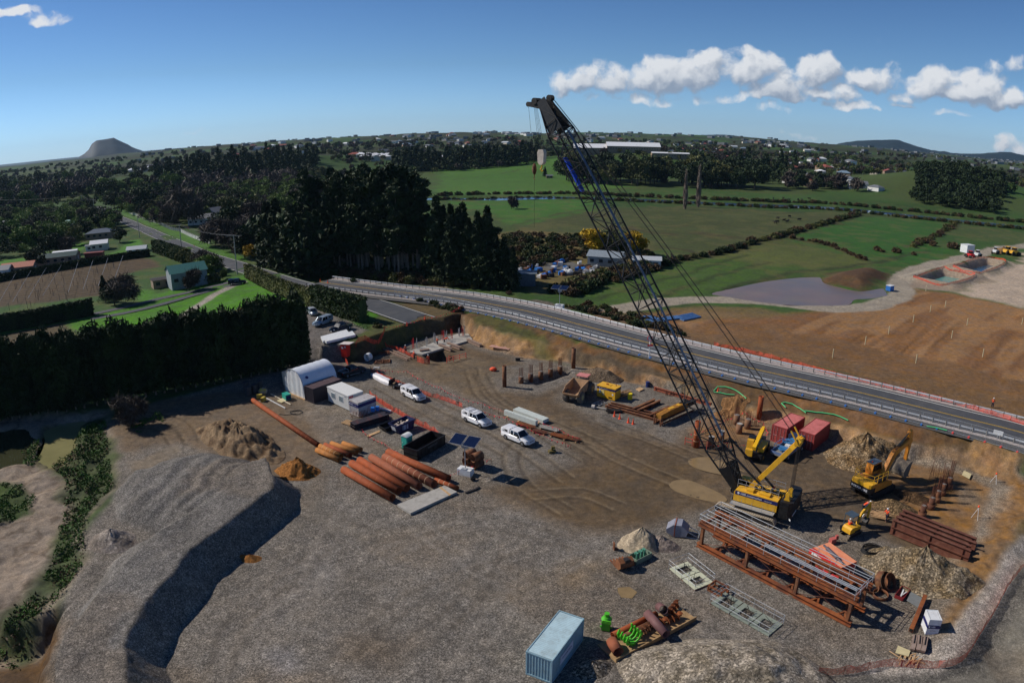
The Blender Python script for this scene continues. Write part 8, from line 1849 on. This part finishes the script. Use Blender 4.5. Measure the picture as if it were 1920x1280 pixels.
def house(px,py,L,W,Hh,rz,rm,wm_,label,rh=1.6,hip=False,group=None,name='house',cat='house',wins=True,xy=None):
 x,y=xy if xy is not None else P(px,py)[:2];T=thing(name,label,cat,(x,y,hz(x,y)),rz,group);a,b=house_mesh(L,W,Hh,rh,rm,wm_,hip)
 for nm,m_ in(('wall',a),('roof',b)):o=bpy.data.objects.new(nm,m_);COL.objects.link(o);o.parent=T
 if wins:
  for k in range(int(L/3)):
   for s in(-1,1):MB().box((-L/2+1.5+k*3,s*(W/2+.02),Hh*.55),(1.3,.05,1.0)).build('window',M_win,T)
  MB().box((L/2+.02,.3,Hh*.4),(.05,.9,1.9)).build('door',M_wht,T)
 return T
tr_=mat('teal_roof',srgb(58,110,104),.5,var=.06)
house(352,535,11,8,5.0,R(38),tr_,mat('grey_blue_wall',srgb(150,160,164),.8),'two storey house with a teal roof above the driveway',1.8)
house(304,537,6,5,2.6,R(38),mat('deck_dark',srgb(50,46,44),.8),M_wall[2],'dark flat carport beside the teal roofed house',.2,name='carport',cat='carport')
house(188,468,7.5,6.5,3.2,R(25),M_roofs[0],M_wall[0],'cream garage with a white roof near the orchard',1.2,name='garage',cat='garage')
house(172,470,4.5,4,2.6,R(25),M_roofs[2],M_wall[1],'low grey lean to beside the cream garage',.3,name='shed',cat='shed')
house(190,446,14,8,3.2,R(20),mat('blue_grey_roof',srgb(86,98,112),.5),M_wall[2],'long house with a blue grey roof behind the cream garage',1.6,True)
house(130,428,9,8,3.2,R(15),mat('mint_roof',srgb(150,190,170),.5),M_wall[1],'house with a mint green roof among the trees',1.8,True)
house(258,472,8,6,1.6,R(20),M_roofs[1],M_wall[1],'low shed with a pale roof by the roadside hedge',1.0,name='shed',cat='shed')
house(112,492,16,9,3.0,R(22),mat('dark_green_roof',srgb(40,64,58),.5),M_wall[2],'dark green roofed shed with white skylights above the low hedge',1.2,name='shed',cat='shed')
house(125,486,10,3,3.6,R(22),M_roofs[0],M_wall[1],'white lean to roof behind the dark green shed',.3,name='shed',cat='shed')
house(178,483,8,2.6,2.4,R(12),mat('brown_red',srgb(130,60,50),.6),mat('brown_red',srgb(130,60,50),.6),'brown red freight container by the low hedge',.1,name='container',cat='container',wins=False)
house(38,512,13,7,3.0,R(20),mat('terracotta_roof',srgb(176,104,80),.7),M_wall[2],'house with a faded terracotta roof at the left edge',1.4)
house(4,518,8,7,3.0,R(20),M_roofs[2],M_wall[1],'grey roofed house cut by the left edge',1.2)
house(16,425,13,7,3.0,R(12),M_roofs[1],M_wall[0],'pale roofed cottage at the far left',1.2)
house(118,404,12,8,2.8,R(5),M_roofs[2],M_wall[2],'brown roofed cottage among garden trees',1.4,True)
house(382,420,15,9,3.5,R(10),M_roofs[2],M_wall[1],'grey roofed bungalow right of the road',2.2)
house(408,408,14,9,4.0,R(60),M_roofs[2],M_wall[1],'second grey roofed wing behind the bungalow',2.4)
house(404,436,8,7,4.5,R(20),M_roofs[3],M_wall[1],'white garage block beside the yellow wattle',1.2)
house(1137,497,11,7,3.4,R(-22),mat('corrugated_shed',srgb(150,160,166),.4,.2),mat('corrugated_shed',srgb(150,160,166),.4,.2),'grey iron shed in the scrub yard behind the boom',1.4,name='shed',cat='shed')
house(1212,500,9,5,2.8,R(-10),M_roofs[1],M_wall[1],'small pale iron shed right of the boom in the scrub',.8,name='shed',cat='shed')
house(974,533,9,5,3.6,R(0),mat('slate_shed',srgb(96,106,116),.5),mat('slate_shed',srgb(96,106,116),.5),'slate grey iron shed beside the last young conifers',.3,name='shed',cat='shed',wins=False)
house(1030,334,6,4,2.5,0,M_roofs[2],M_wall[2],'tiny farm shed in the far meadow',.8,name='shed',cat='shed')
b=MB()
for i,(x0,x1)in enumerate(((1100,1150),(1160,1212))):house(0,0,62,24,6,R(-4),M_roofs[0],M_wall[2],['large white roofed school block left of the middle','large white roofed school block in the middle'][i],4.5,xy=bear((x0+x1)/2,820),name='school_block',cat='school')
house(0,0,42,16,5,R(-6),M_roofs[0],M_wall[2],'long low white roofed hall right of the school',1.0,xy=bear(1256,790),name='hall',cat='hall')
pm=[house_mesh(13,9,3.2,1.8,M_roofs[(3,2,4,1,2,3,0,2,5,3,2,4)[i]],M_wall[i%3],i%2==0)for i in range(12)]
def far_house(x,y,s,label,group):
 i_=random.randrange(12);a,b=pm[i_];label=('slate','grey','red','pale grey','grey','slate','white','grey','blue grey','slate','grey','red')[i_]+' roofed '+label;T=bpy.data.objects.new('house',None);COL.objects.link(T);T.location=(x,y,hz(x,y));T.rotation_euler=(0,0,random.uniform(0,3.14));T.scale=(s,s,s);tag(T,label,'house',group)
 for nm,m_ in(('wall',a),('roof',b)):o=bpy.data.objects.new(nm,m_);COL.objects.link(o);o.parent=T
random.seed(5)
def hs(poly,n,lab,grp,s=1.0):
 for x,y in scatter([bear(*q)for q in poly],n,False):far_house(x,y,s*random.uniform(.8,1.25),lab,grp)
hs([(1040,900),(1500,820),(1560,1700),(1040,1700)],95,'small house among trees on the far ridge right of the boom','houses on the far ridge right of the boom')
hs([(1480,640),(1760,620),(1800,1100),(1500,1100)],32,'house with lawn on the right hand slope','houses on the right hand slope',1.15)
hs([(480,900),(1030,1000),(1030,2000),(420,1900)],100,'small house on the far central ridge','houses on the far central ridge',1.1)
hs([(250,760),(480,900),(440,1500),(240,1300)],30,'house near the foot of the flat topped mountain','houses below the mountain')
hs([(400,480),(700,520),(680,700),(420,640)],10,'cottage among trees behind the pine grove','cottages behind the pine grove')
for x,y in scatter([bear(670,930),bear(870,930),bear(870,1010),bear(670,1010)],34,False):
 T=bpy.data.objects.new('villa',None);COL.objects.link(T);T.location=(x,y,hz(x,y)+2);T.rotation_euler=(0,0,R(random.choice((0,8,90))));tag(T,'pale roofed villa in the close set village above the dark wood','villa','close set village villas')
 for nm,m_ in(('wall',pm[0][0]),('roof',pm[6][1])):o=bpy.data.objects.new(nm,m_);COL.objects.link(o);o.parent=T
cty=MB();r_=np.random.default_rng(9)
for k in range(900):
 x,y=bear(r_.uniform(250,2000),r_.uniform(1500,5200));s=r_.uniform(.7,1.6);cty.box((x,y,hz(x,y)+2.5),(13*s,9*s,5),r_.uniform(0,3))
tag(cty.build('distant_suburb',mat('suburb_roof',srgb(112,116,120),.7,var=.5,vs=.02)),'distant suburb of countless pale roofs near the horizon','suburb',kind='stuff')
# far hills
def hill(name,prof,dist,depth,col):
 n=len(prof);vs=[];m=7;pts=[]
 pp=smooth_line([(a,b)for a,b in prof],6)
 for k in range(m+1):
  u=k/m;dd=dist-depth*(1-u)if u<=1 else dist
  for(px,py)in pp:
   v=px_dir(px,py);a=math.atan2(v.x,v.y);top=CAM_H+math.tan(math.asin(v.z))*dist;z=-3+(top+3)*u**.8;z+=mnoise.noise(Vector((px*.05,k*.9,0)))*(top+3)*.10*math.sin(math.pi*u)+(mnoise.noise(Vector((px*.35,0,0)))*5 if k==m else 0);vs.append((dd*math.sin(a),dd*math.cos(a),z))
 for(px,py)in pp:v=px_dir(px,py);a=math.atan2(v.x,v.y);vs.append(((dist+depth)*math.sin(a),(dist+depth)*math.cos(a),-5))
 w=len(pp);b=MB();b.add(vs,[(k*w+i,k*w+i+1,(k+1)*w+i+1,(k+1)*w+i)for k in range(m+1)for i in range(w-1)],True)
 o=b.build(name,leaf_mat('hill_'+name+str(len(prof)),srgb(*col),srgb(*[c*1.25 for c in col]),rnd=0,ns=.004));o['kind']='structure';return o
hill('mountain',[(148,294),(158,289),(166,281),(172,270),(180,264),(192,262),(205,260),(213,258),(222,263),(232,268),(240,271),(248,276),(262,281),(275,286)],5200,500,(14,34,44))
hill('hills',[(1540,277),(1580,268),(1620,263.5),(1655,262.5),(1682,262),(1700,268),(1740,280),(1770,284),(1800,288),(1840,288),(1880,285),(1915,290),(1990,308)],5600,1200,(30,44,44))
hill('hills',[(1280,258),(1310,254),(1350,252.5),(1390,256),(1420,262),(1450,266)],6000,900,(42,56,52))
# power poles and wires
def pole(px,py,h,lab,arm=1.3,rz=.8):
 T=thing('power_pole',lab,'power pole',P(px,py),rz,'power poles along the old road');MB().cyl((0,0,0),(0,0,h),.2,.13,8).build('post',M_conc,T);b=MB();b.bar((-arm,0,h-.3),(arm,0,h-.3),.12);b.build('crossarm',M_conc,T)
 for k in(-1,-.3,.3,1):MB().cyl((k*arm*.9,0,h-.24),(k*arm*.9,0,h+.02),.05,n=6).build('insulator',M_dark,T)
 return T.location+Vector((0,0,h))
pps=[pole(445,514,12.5,'nearest tall power pole with a wide crossarm',2.6,.1),pole(341,470,11,'second power pole beside the hedge',1.2),pole(262,446,10,'third power pole with a yellow sign',1.2),pole(210,418,10,'fourth power pole along the road'),pole(178,403,11,'fifth power pole along the road'),pole(156,396,12,'farthest power pole where the road bends')]
for i,(a,c)in enumerate(zip(pps,pps[1:]+[Vector((*P(0,400)[:2],12))])):
 b=MB()
 for o_ in(-.9,0,.9):b.tube([a.lerp(c,k/8)-a+Vector((o_,0,-1.2*4*(k/8)*(1-k/8)))for k in range(9)],.022,3)
 w_=b.build('power_line',mat('grey_wire',srgb(110,114,118),.6));w_.location=a;tag(w_,['power lines sagging from the nearest tall pole','power lines between the second and third poles','power lines between the third and fourth poles','power lines between the fourth and fifth poles','power lines between the last two poles','power lines running left from the farthest pole'][i],'power line')
# roadside wall, road vehicles, orchard posts, cattle, stakes
for i,pts in enumerate(([(340,436),(362,446),(394,458)],[(298,420),(318,430),(338,434)],[(242,400),(270,410),(292,418)])):
 q=smooth_line([P(*p)[:2]for p in pts],2.5);T=thing('garden_wall',['pillared pale garden wall nearest the pine grove','grey garden fence in the middle of the roadside','long garden wall farther up the road'][i],'garden wall',(q[0][0],q[0][1],hz(*q[0])));b=MB()
 for a,c in zip(q,q[1:]):b.bar((a[0]-q[0][0],a[1]-q[0][1],.8),(c[0]-q[0][0],c[1]-q[0][1],.8),.15,1.6)
 b.build('wall_panel',M_wall[1]if i!=1 else M_roofs[2],T)
 for a in q[::1]:MB().box((a[0]-q[0][0],a[1]-q[0][1],1.0),(.4,.4,2.0)).build('pillar',M_wall[0],T)
x,y,z=P(190,402);ute('dark car driving up the road by the first bend',(x,y,z+.1),R(125),M_dnv,False,hatch=True)
x,y,z=P(445,533);ute('dark van parked at the driveway entrance',(x,y,z),R(20),M_dnv,True)
for i,(x,y)in enumerate(scatter([(5,590),(150,560),(255,540),(225,500),(20,520)],60)):
 MB().cyl((0,0,0),(0,0,2.1),.07,n=5).build('orchard_post',M_bark2,None,label='thin post standing in the brown orchard',category='post',group='orchard posts').location=(x,y,hz(x,y))
for k in range(9):
 a=Vector(P(10+k*28,514-k*4));c=Vector(P(-30+k*28 if k<5 else k*28-10,590-k*6));b=MB();b.tube([(0,0,2.0),tuple((c-a)*.5+Vector((0,0,2.0))),tuple(c-a+Vector((0,0,2.0)))],.05,4);o=b.build('trellis_cable',M_gal);o.location=a;o['group']='orchard trellis cables';tag(o,'pale trellis cable across the brown orchard','cable')
def cow(x,y,rz,lab):
 b=MB();b.tube([(-1.0,0,1.0),(-.5,0,1.0),(.3,0,1.02),(.8,0,1.1),(1.15,0,1.25),(1.4,0,1.15),(1.65,0,.95)],[.25,.38,.4,.34,.2,.17,.1],8)
 for sx in(-.8,.55):
  for s in(-1,1):b.tube([(sx,s*.2,.9),(sx+.04,s*.2,.45),(sx,s*.2,0)],[.13,.08,.06],5)
 b.tube([(-1.05,0,1.2),(-1.2,0,.8),(-1.2,0,.4)],.03,4);o=b.build('cow',mat('cow_hide',srgb(30,26,24),.8,var=.3));o.location=(x,y,hz(x,y));o.rotation_euler=(0,0,rz);tag(o,lab,'cow','dark cattle grazing in the paddocks')
random.seed(3)
for x,y in scatter([(1460,400),(1520,405),(1510,425),(1440,425)],8):cow(x,y,random.uniform(0,6),'dark cow grazing in the right hand paddock')
for x,y in scatter([(1440,372),(1560,372),(1540,380),(1450,378)],8):cow(x,y,random.uniform(0,6),'dark cow grazing near the stream')
for i,(px,py)in enumerate(((1561,671),(1622,646),(1666,626),(1717,681),(1712,604),(1772,576),(1784,634),(1842,670),(1916,608),(1744,585),(1736,546),(1813,610))):b=MB();b.cyl((0,0,0),(0,0,1.9),.1,n=6);o=b.build('marker_post',mat('cream_post',srgb(196,186,150),.7));o.location=P(px,py);tag(o,'cream marker post standing in the brown earthworks','post','marker posts in the earthworks')
# machines by the basins
def mini_machine(px,py,rz,m_,lab,nm='roller',cat='machine',s=1.0):
 T=thing(nm,lab,cat,P(px,py),rz,None,s);MB().prism([(-2,.9),(2,.9),(2.1,1.6),(.5,2.0),(-1.8,1.9)],-.9,.9,'y').build('body',m_,T);MB().bb((-.5,-.7,1.9),(.8,.7,2.9)).build('cab',M_gls,T);MB().bb((-.7,-.8,2.9),(1,.8,3.0)).build('cab_roof',m_,T)
 for x in(-1.4,1.5):
  for y in(-1,1):wheel(T,x,y,.75,.5,M_dark)
 MB().box((2.9,0,.7),(.6,2.2,.9)).build('blade',M_dark,T)
mini_machine(1819,484,1.5,M_redp,'red roller parked beside the farther basin');mini_machine(1832,482,.6,M_wht,'white and black machine beside the red roller');mini_machine(1866,476,.6,M_wht,'white and black machine on the haul track')
mini_machine(1888,477,.3,M_ywl,'yellow grader left of two on the track','grader','grader',1.2);mini_machine(1900,479,.2,M_ywl,'yellow loader right of two on the track','loader','loader',1.2)
T=thing('water_tank','white square tank beside the haul track','tank',P(1813,474),.2);MB().bb((-2.4,-2,.2),(2.4,2,3.6)).build('tank_wall',M_wht,T);MB().bb((-2.5,-2.1,3.602),(2.5,2.1,3.7)).build('lid',M_wht,T);MB().bb((-2.2,-1.8,0),(2.2,1.8,.2)).build('base',M_conc,T)
T=thing('site_box','small blue and white box at the bend of the haul track','box',P(1668,545),.5);MB().bb((-1.1,-.8,.1),(1.1,.8,1.6)).build('wall',M_blue,T);MB().bb((-1.2,-.9,1.602),(1.2,.9,1.7)).build('lid',M_wht,T)
for j,(pts,n)in enumerate((([(1200,595),(1230,606)],9),([(1250,596),(1262,601)],6),([(1282,592),(1300,600)],7))):
 for k in range(n):
  u=k/n;a=Vector(P(pts[0][0]+(pts[1][0]-pts[0][0])*u,pts[0][1]+(pts[1][1]-pts[0][1])*u));b=MB();b.cyl((-3,0,.2),(3,0,.2),.2,n=8);o=b.build('blue_pipe',mat('pale_blue_pipe',srgb(96,136,184),.5));o.location=a;o.rotation_euler=(0,0,.15+j*.2);tag(o,['blue pipe in the left bundle beyond the highway','blue pipe in the middle bundle beyond the highway','blue pipe in the right bundle beyond the highway'][j],'pipe','bundles of blue pipes beyond the highway')
jm=[M_wht,M_gal,M_dark,M_blue,M_rust2]
random.seed(9)
for x,y in scatter([(962,512),(1000,500),(1060,490),(1120,500),(1110,515),(1040,520),(985,530)],60):
 b=MB();b.box((0,0,.5),(random.uniform(.8,2.5),random.uniform(.6,1.6),random.uniform(.6,1.4)),random.uniform(0,3));b.box((.4,.3,.9),(.7,.5,.7),random.uniform(0,3));o=b.build('scrap_item',random.choice(jm));o.location=(x,y,hz(x,y));tag(o,'scrap appliance or drum lying in the cluttered yard behind the pines','scrap','scrap lying in the cluttered yard')
# ================================================================ AIR
hb=MB();hb.bb((-9000,-9000,-14),(9000,9000,260));hm=bpy.data.materials.new('haze_air');hm.use_nodes=True;t=NT(hm.node_tree);t.n.remove(t.n['Principled BSDF'])
vol=t.add('ShaderNodeVolumePrincipled');vol.inputs['Color'].default_value=(.50,.74,1,1);vol.inputs['Density'].default_value=3.2e-5;vol.inputs['Anisotropy'].default_value=.2;t.l.new(vol.outputs[0],t.n['Material Output'].inputs['Volume'])
hz_=hb.build('haze',hm);hz_['kind']='stuff';hz_['label']='thin bluish air lying over the far suburb and hills';hz_['category']='haze'
